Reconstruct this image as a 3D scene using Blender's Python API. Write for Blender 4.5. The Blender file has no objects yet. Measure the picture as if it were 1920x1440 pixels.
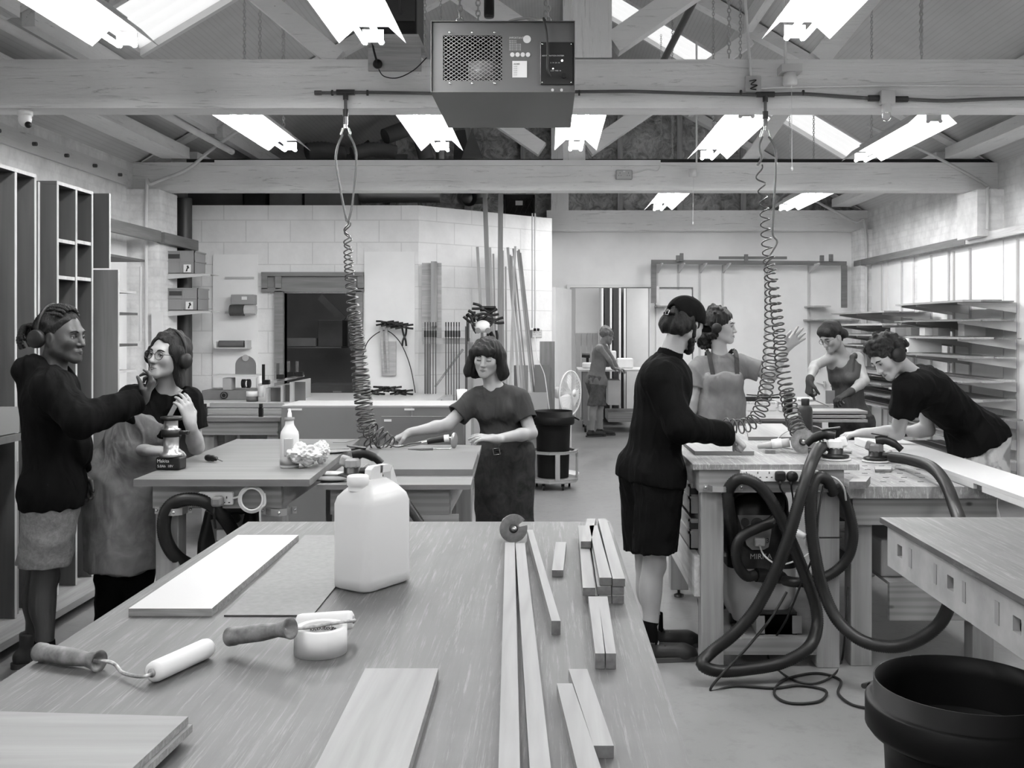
import bpy, bmesh, math, random
import numpy as np
from mathutils import Vector, Matrix, Euler, noise
R = random.Random(7)
PI = math.pi
V = Vector
# ---------- camera calibration: the lens looks straight down the room (+Y), 1.6 m above the floor
F, VX, VY, EYE = 1867.0, 1025.0, 616.0, 1.6
def W(px, py, Y): return V(((px - VX) * Y / F, Y, EYE - (py - VY) * Y / F))
def WZ(px, py, z): return W(px, py, F * (EYE - z) / (py - VY))
def XY(px, Y): return (px - VX) * Y / F
C = bpy.context.scene.collection
# ---------- materials
MATS = {}
def nd(nt, typ, **kw):
    n = nt.nodes.new(typ)
    for k, v in kw.items():
        if k in n.inputs: n.inputs[k].default_value = v
        else: setattr(n, k, v)
    return n
def ramp(nt, fac, stops):
    r = nt.nodes.new('ShaderNodeValToRGB')
    e = r.color_ramp.elements
    while len(e) < len(stops): e.new(0.5)
    for i, (p, c) in enumerate(stops):
        e[i].position = p; e[i].color = (c, c, c, 1)
    nt.links.new(fac, r.inputs[0]); return r.outputs[0]
def coords(nt, scale=(1, 1, 1), swap=None, gen='Object'):
    tc = nt.nodes.new('ShaderNodeTexCoord'); out = tc.outputs[gen]
    if swap:
        s = nt.nodes.new('ShaderNodeSeparateXYZ'); c = nt.nodes.new('ShaderNodeCombineXYZ')
        nt.links.new(out, s.inputs[0])
        for i, a in enumerate(swap): nt.links.new(s.outputs['XYZ'.index(a)], c.inputs[i])
        out = c.outputs[0]
    m = nt.nodes.new('ShaderNodeMapping'); m.inputs['Scale'].default_value = scale
    nt.links.new(out, m.inputs[0]); return m.outputs[0]
def noi(nt, vec, scale=5, detail=4, rough=.55, dist=0):
    n = nd(nt, 'ShaderNodeTexNoise', Scale=scale, Detail=detail, Roughness=rough, Distortion=dist)
    nt.links.new(vec, n.inputs['Vector']); return n.outputs[0]
def mixv(nt, a, b, fac=.5, op='MIX'):
    m = nt.nodes.new('ShaderNodeMix'); m.data_type = 'RGBA'; m.blend_type = op
    if isinstance(fac, (int, float)): m.inputs[0].default_value = fac
    else: nt.links.new(fac, m.inputs[0])
    for s, x in ((6, a), (7, b)):
        if isinstance(x, (int, float)): m.inputs[s].default_value = (x, x, x, 1)
        else: nt.links.new(x, m.inputs[s])
    return m.outputs[2]
def bump(nt, bs, h, strength=.3, dist=.01, prev=None):
    b = nd(nt, 'ShaderNodeBump', Strength=strength, Distance=dist)
    nt.links.new(h, b.inputs['Height'])
    if prev is not None: nt.links.new(prev, b.inputs['Normal'])
    nt.links.new(b.outputs[0], bs.inputs['Normal']); return b.outputs[0]
def new_mat(name):
    m = bpy.data.materials.new(name); m.use_nodes = True
    nt = m.node_tree; bs = nt.nodes['Principled BSDF']; return m, nt, bs
def M(name, v=.5, rough=.6, kind='plain', metal=0, ax='X', amt=None, sc=None, spec=None, bs_=None, alpha=None, trans=0):
    """a cached procedural grey material"""
    if name in MATS: return MATS[name]
    m, nt, bs = new_mat(name)
    bs.inputs['Roughness'].default_value = rough
    bs.inputs['Metallic'].default_value = metal
    if spec is not None: bs.inputs['Specular IOR Level'].default_value = spec
    if trans: bs.inputs['Transmission Weight'].default_value = trans
    L = nt.links
    st = {'X': (.06, 1, 1), 'Y': (1, .06, 1), 'Z': (1, 1, .06)}[ax]
    col = None
    if kind == 'plain':
        if v < .03 and spec is None: bs.inputs['Specular IOR Level'].default_value = .3
        a = .12 if amt is None else amt
        n = noi(nt, coords(nt), sc or 3, 5)
        col = ramp(nt, n, [(.3, v * (1 - a)), (.7, min(1, v * (1 + a)))])
    elif kind == 'wood':
        a = .16 if amt is None else amt
        s = sc or 28
        n = noi(nt, coords(nt, st), s, 5, .6, .6)
        n2 = noi(nt, coords(nt, (st[0] * 3, st[1] * 3, st[2] * 3)), 7, 2, .5, 1.0)
        c1 = ramp(nt, n, [(.32, v * (1 - a)), (.68, min(1, v * (1 + a)))])
        c2 = ramp(nt, n2, [(.3, .86), (.6, 1.06)])
        col = mixv(nt, c1, c2, 1.0, 'MULTIPLY')
        bump(nt, bs, n, .12, .003)
    elif kind == 'pine':          # knots and strong growth rings
        n2 = noi(nt, coords(nt, st), 6, 3, .5, 1.4)
        w = nd(nt, 'ShaderNodeTexWave', Scale=sc or 9, Distortion=6.0, Detail=3.0)
        w.bands_direction = 'Z' if ax != 'Z' else 'X'
        L.new(coords(nt, st), w.inputs['Vector'])
        vo = nd(nt, 'ShaderNodeTexVoronoi', Scale=7.5)
        L.new(coords(nt, (.8, .8, 1.3)), vo.inputs['Vector'])
        k = ramp(nt, vo.outputs['Distance'], [(.05, .25), (.13, 1.0)])
        c1 = ramp(nt, w.outputs[1], [(.1, v * .84), (.8, v * 1.1)])
        col = mixv(nt, mixv(nt, c1, ramp(nt, n2, [(.3, .85), (.7, 1.1)]), 1, 'MULTIPLY'), k, 1, 'MULTIPLY')
    elif kind == 'paintwood':     # old gloss paint over open grain
        n = noi(nt, coords(nt, tuple(x * 1.0 for x in st)), sc or 20, 8, .72, 2.2)
        n2 = noi(nt, coords(nt), 1.4, 5, .6)
        vo = nd(nt, 'ShaderNodeTexVoronoi', Scale=9.0)
        L.new(coords(nt), vo.inputs['Vector'])
        k = ramp(nt, vo.outputs['Distance'], [(.012, .25), (.03, 1.0)])
        g = ramp(nt, n, [(.33, .60), (.42, 1.0)])
        col = mixv(nt, mixv(nt, ramp(nt, n2, [(.3, v * .92), (.7, min(.92, v * 1.06))]), g, 1, 'MULTIPLY'), k, 1, 'MULTIPLY')
        bump(nt, bs, n, .7, .012)
    elif kind in ('brick', 'block'):
        sw = {'X': 'XZY', 'Y': 'YZX'}[ax]
        b = nt.nodes.new('ShaderNodeTexBrick')
        big = kind == 'block'
        b.offset = .5
        for k_, x in dict(Scale=1.0, **{'Mortar Size': .006 if big else .012, 'Mortar Smooth': .4,
                    'Brick Width': .45 if big else .225, 'Row Height': .225 if big else .075}).items(): b.inputs[k_].default_value = x
        d1 = .03 if big else .05
        b.inputs['Color1'].default_value = (v * (1 - d1),) * 3 + (1,); b.inputs['Color2'].default_value = (v * (1 + d1 * .3),) * 3 + (1,)
        b.inputs['Mortar'].default_value = (v * (.80 if big else .93),) * 3 + (1,)
        cv = coords(nt, swap=sw)
        if not big:
            nn = nd(nt, 'ShaderNodeTexNoise', Scale=3.0, Detail=3.0)
            L.new(cv, nn.inputs['Vector'])
            cv = mixv(nt, cv, nn.outputs[1], .02, 'ADD')
        L.new(cv, b.inputs['Vector'])
        n = noi(nt, coords(nt), 2.2 if big else 5, 7, .65)
        col = mixv(nt, b.outputs[0], ramp(nt, n, [(.28, .88 if big else .76), (.6, 1.04)]), 1, 'MULTIPLY')
        pr = bump(nt, bs, b.outputs[1], -.5 if big else -.7, .012)
        bump(nt, bs, noi(nt, coords(nt), 30, 5), .25, .01, pr)
    elif kind == 'concrete':
        n = noi(nt, coords(nt), 1.1, 8, .65, .3)
        n2 = noi(nt, coords(nt), 14, 6, .7)
        c1 = ramp(nt, n, [(.3, v * .82), (.62, v * 1.08)])
        col = mixv(nt, c1, ramp(nt, n2, [(.25, .8), (.5, 1.02)]), 1, 'MULTIPLY')
        L.new(ramp(nt, n, [(.3, rough * .8), (.7, min(1, rough * 1.3))]), bs.inputs['Roughness'])
    elif kind == 'lining':        # ribbed roof lining board
        n = noi(nt, coords(nt), 1.5, 4)
        w = nd(nt, 'ShaderNodeTexWave', Scale=sc or 9.0, Distortion=.15)
        w.bands_direction = ax
        L.new(coords(nt), w.inputs['Vector'])
        col = mixv(nt, ramp(nt, n, [(.3, v * .9), (.7, v * 1.08)]), ramp(nt, w.outputs[1], [(.02, .9), (.2, 1)]), 1, 'MULTIPLY')
    elif kind == 'rockwool':
        n = noi(nt, coords(nt, (1, 1, 1)), 7, 9, .72, 1.2)
        w = nt.nodes.new('ShaderNodeTexVoronoi'); w.inputs['Scale'].default_value = 2.2
        L.new(coords(nt), w.inputs['Vector'])
        col = mixv(nt, ramp(nt, n, [(.34, v * .35), (.66, v * 1.5)]), ramp(nt, w.outputs[0], [(.1, 1.1), (.6, .75)]), 1, 'MULTIPLY')
        bump(nt, bs, n, 1.0, .12)
    elif kind == 'scratch':       # worn worktop: grain plus fine random scratches
        n = noi(nt, coords(nt, (1, .05, 1)), 26, 6, .65, .4)
        n2 = noi(nt, coords(nt), 2.3, 6, .6, .5)
        c = mixv(nt, ramp(nt, n, [(.3, v * .72), (.7, v * 1.18)]), ramp(nt, n2, [(.28, .72), (.6, 1.06)]), 1, 'MULTIPLY')
        for rz, s_ in ((.08, 7), (-.5, 5), (.35, 6), (1.35, 4.5)):
            tc = nt.nodes.new('ShaderNodeTexCoord'); mp = nt.nodes.new('ShaderNodeMapping')
            mp.inputs['Rotation'].default_value = (0, 0, rz); mp.inputs['Scale'].default_value = (s_, s_ * .035, 1)
            L.new(tc.outputs['Object'], mp.inputs[0])
            nn = noi(nt, mp.outputs[0], 14, 8, .78, .2)
            c = mixv(nt, c, min(1, v * 2.1), ramp(nt, nn, [(.57, 0), (.66, .75)]), 'MIX')
        col = c
    elif kind == 'cloth':
        n = noi(nt, coords(nt), sc or 6, 6, .6, .8)
        a = .15 if amt is None else amt
        col = ramp(nt, n, [(.3, v * (1 - a)), (.7, min(1, v * (1 + a)))])
        w = nd(nt, 'ShaderNodeTexNoise', Scale=9.0, Detail=2.0, Distortion=1.5)
        L.new(coords(nt, (1, 1, .45)), w.inputs['Vector'])
        pr = bump(nt, bs, w.outputs[0], .45, .03)
        bump(nt, bs, noi(nt, coords(nt), 420, 2), .25, .002, pr)
        bs.inputs['Specular IOR Level'].default_value = .08
    elif kind == 'tiedye':
        n = noi(nt, coords(nt), 5, 3, .5, 1.0)
        col = ramp(nt, n, [(.45, v * .5), (.53, v * 1.15)])
        bump(nt, bs, noi(nt, coords(nt, (1, 1, .4)), 10, 3, .5, 1.5), .5, .03)
    elif kind == 'skin':
        n = noi(nt, coords(nt), 11, 5)
        col = ramp(nt, n, [(.3, v * .92), (.7, v * 1.06)])
        bs.inputs['Subsurface Weight'].default_value = .06
        bs.inputs['Subsurface Radius'].default_value = (.01, .01, .01)
        bump(nt, bs, noi(nt, coords(nt), 160, 3), .08, .002)
    elif kind == 'hair':
        bs.inputs['Specular IOR Level'].default_value = .25
        n = noi(nt, coords(nt, (1, 1, .25)), 90, 5, .7, 1.0)
        col = ramp(nt, n, [(.3, v * .4), (.75, v * 2.0)])
        bump(nt, bs, n, .9, .01)
    elif kind == 'emit':
        bs.inputs['Base Color'].default_value = (.9, .9, .9, 1)
        bs.inputs['Emission Color'].default_value = (1, 1, 1, 1)
        bs.inputs['Emission Strength'].default_value = v
    if col is not None:
        L.new(col, bs.inputs['Base Color'])
    if alpha is not None: bs.inputs['Alpha'].default_value = alpha
    MATS[name] = m; return m
# ---------- mesh building
def rotm(rx=0, ry=0, rz=0): return Euler((rx, ry, rz)).to_matrix()
class MB:
    def __init__(s): s.v = []; s.f = []; s.sm = []
    def add(s, vs, fs, smooth=False):
        b = len(s.v); s.v += [V(p) for p in vs]; s.f += [tuple(b + i for i in f) for f in fs]; s.sm += [smooth] * len(fs); return s
    def box(s, c, d, rot=None, bev=0):
        """box centred at c with full sizes d"""
        c = V(c); hx, hy, hz = d[0] / 2, d[1] / 2, d[2] / 2
        m = rot if isinstance(rot, Matrix) else (rotm(*rot) if rot else Matrix.Identity(3))
        if bev <= 0:
            vs = [c + m @ V((x * hx, y * hy, z * hz)) for z in (-1, 1) for y in (-1, 1) for x in (-1, 1)]
            return s.add(vs, [(0, 2, 3, 1), (4, 5, 7, 6), (0, 1, 5, 4), (2, 6, 7, 3), (0, 4, 6, 2), (1, 3, 7, 5)])
        b = min(bev, hx * .99, hy * .99, hz * .99)
        bm = bmesh.new(); bmesh.ops.create_cube(bm, size=1)
        for v in bm.verts: v.co = V((v.co.x * 2 * hx, v.co.y * 2 * hy, v.co.z * 2 * hz))
        bmesh.ops.bevel(bm, geom=bm.edges[:] , offset=b, segments=2 if b > .004 else 1, profile=.5, affect='EDGES')
        bm.verts.index_update()
        s.add([c + m @ v.co for v in bm.verts], [tuple(v.index for v in f.verts) for f in bm.faces]); bm.free(); return s
    def lohi(s, lo, hi, bev=0): return s.box([(a + b) / 2 for a, b in zip(lo, hi)], [abs(b - a) for a, b in zip(lo, hi)], None, bev)
    def prism(s, pts, vec):
        """extrude a planar 3-D outline along vec"""
        n = len(pts); vec = V(vec)
        return s.add([V(p) for p in pts] + [V(p) + vec for p in pts],
            [tuple(range(n - 1, -1, -1)), tuple(range(n, 2 * n))] + [(i, (i + 1) % n, n + (i + 1) % n, n + i) for i in range(n)])
    def bar(s, a, b, w, h, up=(0, 0, 1)):
        a, b = V(a), V(b); d = (b - a); L = d.length; d.normalize()
        up = V(up); sx = d.cross(up)
        if sx.length < 1e-4: sx = d.cross(V((1, 0, 0)))
        sx.normalize(); uz = sx.cross(d).normalized()
        return s.box((a + b) / 2, (w, L, h), Matrix((sx, d, uz)).transposed())
    def tube(s, pts, r, n=10, cap=True, closed=False, smooth=True):
        pts = [V(p) for p in pts]; k = len(pts)
        rr = r if hasattr(r, '__len__') else [r] * k
        rings = []; up = None
        for i, p in enumerate(pts):
            if closed: t = pts[(i + 1) % k] - pts[i - 1]
            else: t = pts[min(i + 1, k - 1)] - pts[max(i - 1, 0)]
            if t.length < 1e-9: t = V((0, 0, 1))
            t.normalize()
            if up is None:
                up = V((0, 0, 1)) if abs(t.z) < .9 else V((1, 0, 0))
            x = t.cross(up)
            if x.length < 1e-5: x = t.cross(V((0, 1, 0)))
            x.normalize(); y = x.cross(t).normalized(); up = y
            rings.append([p + (x * math.cos(2 * PI * j / n) + y * math.sin(2 * PI * j / n)) * rr[i] for j in range(n)])
        vs = [q for g in rings for q in g]; fs = []
        for i in range(k if closed else k - 1):
            a, b = i * n, ((i + 1) % k) * n
            fs += [(a + j, a + (j + 1) % n, b + (j + 1) % n, b + j) for j in range(n)]
        s.add(vs, fs, smooth)
        if cap and not closed:
            s.add(rings[0], [tuple(range(n - 1, -1, -1))]); s.add(rings[-1], [tuple(range(n))])
        return s
    def cyl(s, a, b, r, r2=None, n=20, smooth=True): return s.tube([a, b], [r, r if r2 is None else r2], n, True, False, smooth)
    def lathe(s, c, prof, n=32, axis=(0, 0, 1), closed=False, smooth=True):
        """prof: (radius, height) pairs round an axis through c"""
        ax = V(axis).normalized(); x = ax.orthogonal().normalized(); y = ax.cross(x); c = V(c)
        vs = [c + ax * h + (x * math.cos(2 * PI * j / n) + y * math.sin(2 * PI * j / n)) * max(r, 1e-5) for r, h in prof for j in range(n)]
        m = len(prof); fs = []
        for i in range(m if closed else m - 1):
            a, b = i * n, ((i + 1) % m) * n
            fs += [(a + j, a + (j + 1) % n, b + (j + 1) % n, b + j) for j in range(n)]
        s.add(vs, fs, smooth)
        if not closed:
            if prof[0][0] > 1e-4: s.add(vs[:n], [tuple(range(n - 1, -1, -1))])
            if prof[-1][0] > 1e-4: s.add(vs[-n:], [tuple(range(n))])
        return s
    def ball(s, c, r, n=12, m=8, rot=None):
        rr = r if hasattr(r, '__len__') else (r, r, r); c = V(c)
        mt = rot if isinstance(rot, Matrix) else (rotm(*rot) if rot else Matrix.Identity(3))
        vs = [c + mt @ V((0, 0, -rr[2]))]
        for i in range(1, m):
            t = PI * i / m - PI / 2
            vs += [c + mt @ V((math.cos(t) * math.cos(2 * PI * j / n) * rr[0], math.cos(t) * math.sin(2 * PI * j / n) * rr[1], math.sin(t) * rr[2])) for j in range(n)]
        vs.append(c + mt @ V((0, 0, rr[2]))); e = len(vs) - 1
        fs = [(0, 1 + (j + 1) % n, 1 + j) for j in range(n)]
        for i in range(m - 2):
            a, b = 1 + i * n, 1 + (i + 1) * n
            fs += [(a + j, a + (j + 1) % n, b + (j + 1) % n, b + j) for j in range(n)]
        fs += [(1 + (m - 2) * n + j, 1 + (m - 2) * n + (j + 1) % n, e) for j in range(n)]
        return s.add(vs, fs, True)
    def build(s, name, mat, parent=None, world=False, keep=False):
        """one mesh object; world=True: coordinates are world ones and are brought into the parent's space"""
        vs = s.v
        org = None
        if parent is not None and world:
            inv = wmat(parent).inverted(); vs = [inv @ p for p in vs]
        if parent is None and not keep and vs:
            lo = V([min(p[i] for p in vs) for i in range(3)]); hi = V([max(p[i] for p in vs) for i in range(3)])
            org = V(((lo.x + hi.x) / 2, (lo.y + hi.y) / 2, lo.z)); vs = [p - org for p in vs]
        me = bpy.data.meshes.new(name)
        me.from_pydata([tuple(p) for p in vs], [], s.f); me.update()
        me.polygons.foreach_set('use_smooth', s.sm)
        bm = bmesh.new(); bm.from_mesh(me); bmesh.ops.recalc_face_normals(bm, faces=bm.faces); bm.to_mesh(me); bm.free()
        o = bpy.data.objects.new(name, me); C.objects.link(o)
        if mat is not None: me.materials.append(mat)
        if parent is not None: o.parent = parent
        elif org is not None: o.location = org
        return o
def wmat(o):
    m = o.matrix_basis.copy()
    while o.parent is not None: o = o.parent; m = o.matrix_basis @ m
    return m
def T(name, label, cat, loc=(0, 0, 0), rz=0, group=None, rot=None):
    o = bpy.data.objects.new(name, None); C.objects.link(o); o.empty_display_size = .1
    o.location = loc; o.rotation_euler = rot if rot else (0, 0, rz)
    return tag(o, label, cat, group)
def tag(o, label, cat, group=None, kind=None):
    o['label'] = label; o['category'] = cat
    if group: o['group'] = group
    if kind: o['kind'] = kind
    return o
def lab(o, l): o['label'] = l; return o
def struct(o, label, cat): return tag(o, label, cat, None, 'structure')
def copy_tree(o, parent=None):
    c = o.copy(); C.objects.link(c)
    if parent is not None: c.parent = parent
    for ch in list(o.children): copy_tree(ch, c)
    return c
def dup(o, loc, rz=None, label=None, rot=None):
    c = copy_tree(o); c.location = loc
    if rz is not None: c.rotation_euler = (0, 0, rz)
    if rot is not None: c.rotation_euler = rot
    if label: c['label'] = label
    return c
def smooth_path(pts, n=12, closed=False):
    """Catmull-Rom through pts"""
    P = [V(p) for p in pts]; k = len(P); out = []
    rng = k if closed else k - 1
    for i in range(rng):
        if closed: a, b, c, d = P[(i - 1) % k], P[i], P[(i + 1) % k], P[(i + 2) % k]
        else: a, b, c, d = P[max(i - 1, 0)], P[i], P[i + 1], P[min(i + 2, k - 1)]
        for j in range(n):
            t = j / n
            out.append(.5 * ((2 * b) + (c - a) * t + (2 * a - 5 * b + 4 * c - d) * t * t + (3 * b - a - 3 * c + d) * t ** 3))
    if not closed: out.append(P[-1])
    return out
def resample(pts, step):
    out = [pts[0].copy()]; acc = 0.0
    for a, b in zip(pts, pts[1:]):
        L = (b - a).length
        while acc + L >= step and L > 1e-9:
            t = (step - acc) / L; a = a.lerp(b, t); out.append(a.copy()); L = (b - a).length; acc = 0
        acc += L
    return out
def ribbed(pts, r, pitch=.008, amp=.09, n=14):
    p = resample(smooth_path(pts, 16), pitch / 2)
    return MB().tube(p, [r * (1 + (amp if i % 2 else -amp * .3)) for i in range(len(p))], n)
def coil(pts, R0, turns, r=.004, taper=None, n=8, per=14, w=1.0):
    """a coiled hose whose helix follows the path pts; R0 a number or a function of 0..1"""
    p = smooth_path(pts, 24); p = resample(p, sum((b - a).length for a, b in zip(p, p[1:])) / (turns * per))
    k = len(p); out = []; up = V((1, 0, 0))
    for i in range(k):
        t = (p[min(i + 1, k - 1)] - p[max(i - 1, 0)]).normalized()
        x = (up - t * up.dot(t)); x = x.normalized() if x.length > 1e-5 else t.orthogonal().normalized()
        up = x; y = t.cross(x); f = i / (k - 1)
        rad = R0(f) if callable(R0) else R0
        a = 2 * PI * turns * f ** w
        out.append(p[i] + (x * math.cos(a) + y * math.sin(a)) * rad)
    return out
def text(body, size, mat, parent, loc, rot=(PI / 2, 0, 0), name='lettering', ext=.0006, align='LEFT'):
    cu = bpy.data.curves.new(name, 'FONT'); cu.body = body; cu.size = size; cu.extrude = ext; cu.align_x = align
    cu.materials.append(mat)
    tmp = bpy.data.objects.new('tmp', cu); me = bpy.data.meshes.new_from_object(tmp); bpy.data.objects.remove(tmp)
    o = bpy.data.objects.new(name, me); C.objects.link(o); o.parent = parent; o.location = loc; o.rotation_euler = rot
    return o
# ================= the room shell =================
XL, XR, YB, YF = -3.9, 4.25, 13.4, -3.2       # left wall, right wall, back wall, wall behind the camera
XC, ZR, SL = .175, 5.6, .6                     # ridge position, height and roof slope
def roofz(x): return ZR - SL * abs(x - XC)
mBrick = M('painted_brick_y', .80, .55, 'brick', ax='Y'); mBrickX = M('painted_brick_x', .82, .55, 'brick', ax='X')
mBlock = M('painted_block', .80, .6, 'block', ax='X')
mWhite = M('white_board_wall', .86, .6, 'plain', amt=.04)
mPW = M('old_white_paint_x', .88, .5, 'paintwood', ax='X'); mPWY = M('old_white_paint_y', .84, .5, 'paintwood', ax='Y'); mPWZ = M('old_white_paint_z', .88, .5, 'paintwood', ax='Z')
mLin = M('roof_lining', .6, .7, 'lining', ax='X'); mFloor = M('sealed_concrete', .21, .42, 'concrete')
mRock = M('mineral_wool', .85, .95, 'rockwool'); mDark = M('dark_recess', .05, .8)
mTrimW = M('white_trim', .78, .5, 'plain', amt=.05)
tn = [0]
def trim(mb, mat, label, cat='trim'):
    tn[0] += 1
    return struct(mb.build('trim_%d' % tn[0], mat), label, cat)
struct(MB().lohi((XL - .3, YF - .3, -.1), (XR + .3, 19, 0)).build('floor', mFloor), 'worn pale sealed concrete workshop floor', 'floor')
struct(MB().lohi((XL - .25, YF, 0), (XL, YB, 3.2)).build('wall_left', mBrick), 'white painted brick wall behind the tall dark racks', 'wall')
struct(MB().lohi((XR, YF, 0), (XR + .25, YB, 3.2)).build('wall_right', mBrick), 'white painted brick wall behind the bracket shelves', 'wall')
struct(MB().prism([(XL, YF, 0), (XR, YF, 0), (XR, YF, 3.2), (XC, YF, ZR), (XL, YF, 3.2)], (0, -.2, 0)).build('wall_front', mBrickX), 'white painted brick gable wall behind the viewer', 'wall')
# back wall with the doorway
DX0, DX1, DZ = .31, 1.38, 2.15
b = MB()
b.lohi((.0, YB, 0), (DX0, YB + .12, 3.0)).lohi((DX1, YB, 0), (XR, YB + .12, 3.0)).lohi((DX0, YB, DZ), (DX1, YB + .12, 3.0))
struct(b.build('wall_back', mWhite), 'smooth white boarded back wall with an open doorway', 'wall')
# rock wool gable above the back tie beam
b = MB(); b.prism([(XL, YB + .02, 2.8), (XR, YB + .02, 2.8), (XR, YB + .02, 3.15), (XC, YB + .02, ZR), (XL, YB + .02, 3.15)], (0, .2, 0))
struct(b.build('wall_gable', mRock), 'gable end stuffed with rumpled mineral wool insulation', 'wall')
mBat = M('batten_dark', .33, .7, 'wood', ax='Z')
for x in (-2.1, -1.1, -.35, .95, 1.75, 2.6, 3.3):
    trim(MB().lohi((x, YB - .06, 3.18), (x + .07, YB + .01, roofz(x + (.07 if x > XC else 0)) - .02)), mBat, 'upright timber batten across the mineral wool gable', 'batten')
# partition of blockwork round the machine room
P0, P1, ZP = V((-1.30, 10.1, 0)), V((.06, 11.3, 0)), 2.85
JX0, JX1, JZ = -2.66, -1.93, 1.96
b = MB()
b.lohi((XL, 10.1, 0), (JX0, 10.2, ZP)).lohi((JX1, 10.1, 0), (P0.x, 10.2, ZP)).lohi((JX0, 10.1, JZ), (JX1, 10.2, ZP))
struct(b.build('wall_partition', mBlock), 'white painted blockwork partition with the dark opening', 'wall')
# angled wall: its own rotated frame so the block courses follow it
ang = math.atan2(P1.y - P0.y, P1.x - P0.x); La = (P1 - P0).length
o = MB().lohi((0, 0, 0), (La, .1, ZP)).build('wall_angled', mBlock, keep=True); o.location = P0; o.rotation_euler = (0, 0, ang)
struct(o, 'white painted blockwork wall set at an angle behind the timber lengths', 'wall')
struct(MB().lohi((P1.x - .08, P1.y, 0), (P1.x, YB, ZP)).build('wall_return', mWhite), 'short white return wall beside the open door', 'wall')
b = MB(); b.prism([(XL, 10.2, ZP - .06), (P0.x, 10.2, ZP - .06), (P1.x - .08, P1.y + .08, ZP - .06), (P1.x - .08, YB, ZP - .06), (XL, YB, ZP - .06)], (0, 0, .05))
struct(b.build('ceiling_mezzanine', M('mezzanine_board', .22, .8, 'wood')), 'board deck on top of the block room used for storage', 'ceiling')
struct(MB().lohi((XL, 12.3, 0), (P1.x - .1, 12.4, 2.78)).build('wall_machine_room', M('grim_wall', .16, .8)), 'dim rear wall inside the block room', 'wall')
# ---- roof slopes with skylight openings: (side, y0, y1, x0, x1)
SKY = [(-1, 6.64, 7.5, -3.05, -.35), (1, 10.85, 11.75, .55, 3.6), (1, 2.2, 3.1, .6, 3.5), (-1, .3, 1.2, -3.05, -.4)]  # the last two lie out of view, added for daylight fill
b = MB()
def slab(b, xa, xb, ya, yb, t=.06, off=0.0):
    b.prism([(xa, ya, roofz(xa) + off), (xb, ya, roofz(xb) + off), (xb, ya, roofz(xb) + off + t), (xa, ya, roofz(xa) + off + t)], (0, yb - ya, 0))
for side in (-1, 1):
    xo, xi = (XL - .25, XC) if side < 0 else (XC, XR + .25)
    y = YF - .2
    for s, y0, y1, x0, x1 in sorted([k for k in SKY if k[0] == side], key=lambda k: k[1]):
        slab(b, xo, xi, y, y0); slab(b, xo, x0, y0, y1); slab(b, x1, xi, y0, y1); y = y1
    slab(b, xo, xi, y, YB + .2)
struct(b.build('ceiling', mLin), 'grey ribbed lining boards under the pitched roof', 'ceiling')
# skylight sheets: translucent corrugated panels lit by the sky
m, nt, bs = new_mat('translucent_sheet')
tr = nt.nodes.new('ShaderNodeBsdfTranslucent'); tr.inputs[0].default_value = (.95, .95, .95, 1)
mx = nt.nodes.new('ShaderNodeMixShader'); mx.inputs[0].default_value = .12
bs.inputs['Base Color'].default_value = (.9, .9, .9, 1); bs.inputs['Roughness'].default_value = .3
nt.links.new(tr.outputs[0], mx.inputs[1]); nt.links.new(bs.outputs[0], mx.inputs[2])
nt.links.new(mx.outputs[0], nt.nodes['Material Output'].inputs[0]); mSheet = m
for i, (s, y0, y1, x0, x1) in enumerate(SKY):
    b = MB(); n = 36; nx = 2; vs = []; fs = []
    for k in range(n + 1):
        y = y0 + (y1 - y0) * k / n; h = .05 + .016 * math.sin(2 * PI * k / n * 5)
        vs += [(x0, y, roofz(x0) + h), (x1, y, roofz(x1) + h)]
    fs = [(2 * k, 2 * k + 1, 2 * k + 3, 2 * k + 2) for k in range(n)]
    b.add(vs, fs, True)
    w = b.build('window_%d' % (i + 1), mSheet)
    struct(w, ['long translucent corrugated skylight high in the roof over the left bench', 'translucent skylight strip in the roof over the far benches',
               'unseen translucent skylight added for daylight above the front benches', 'unseen translucent skylight added for daylight at the near end of the roof'][i], 'skylight')
    f = MB()
    for y in (y0 - .02, y1 - .03):
        f.prism([(x0, y, roofz(x0) - .02), (x1, y, roofz(x1) - .02), (x1, y, roofz(x1) + .06), (x0, y, roofz(x0) + .06)], (0, .05, 0))
    trim(f, mTrimW, ['white side boards of the skylight over the left bench', 'white side boards of the skylight over the far benches', 'white side boards of the added skylight above the front benches', 'white side boards of the added skylight at the near end of the roof'][i])
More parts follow.
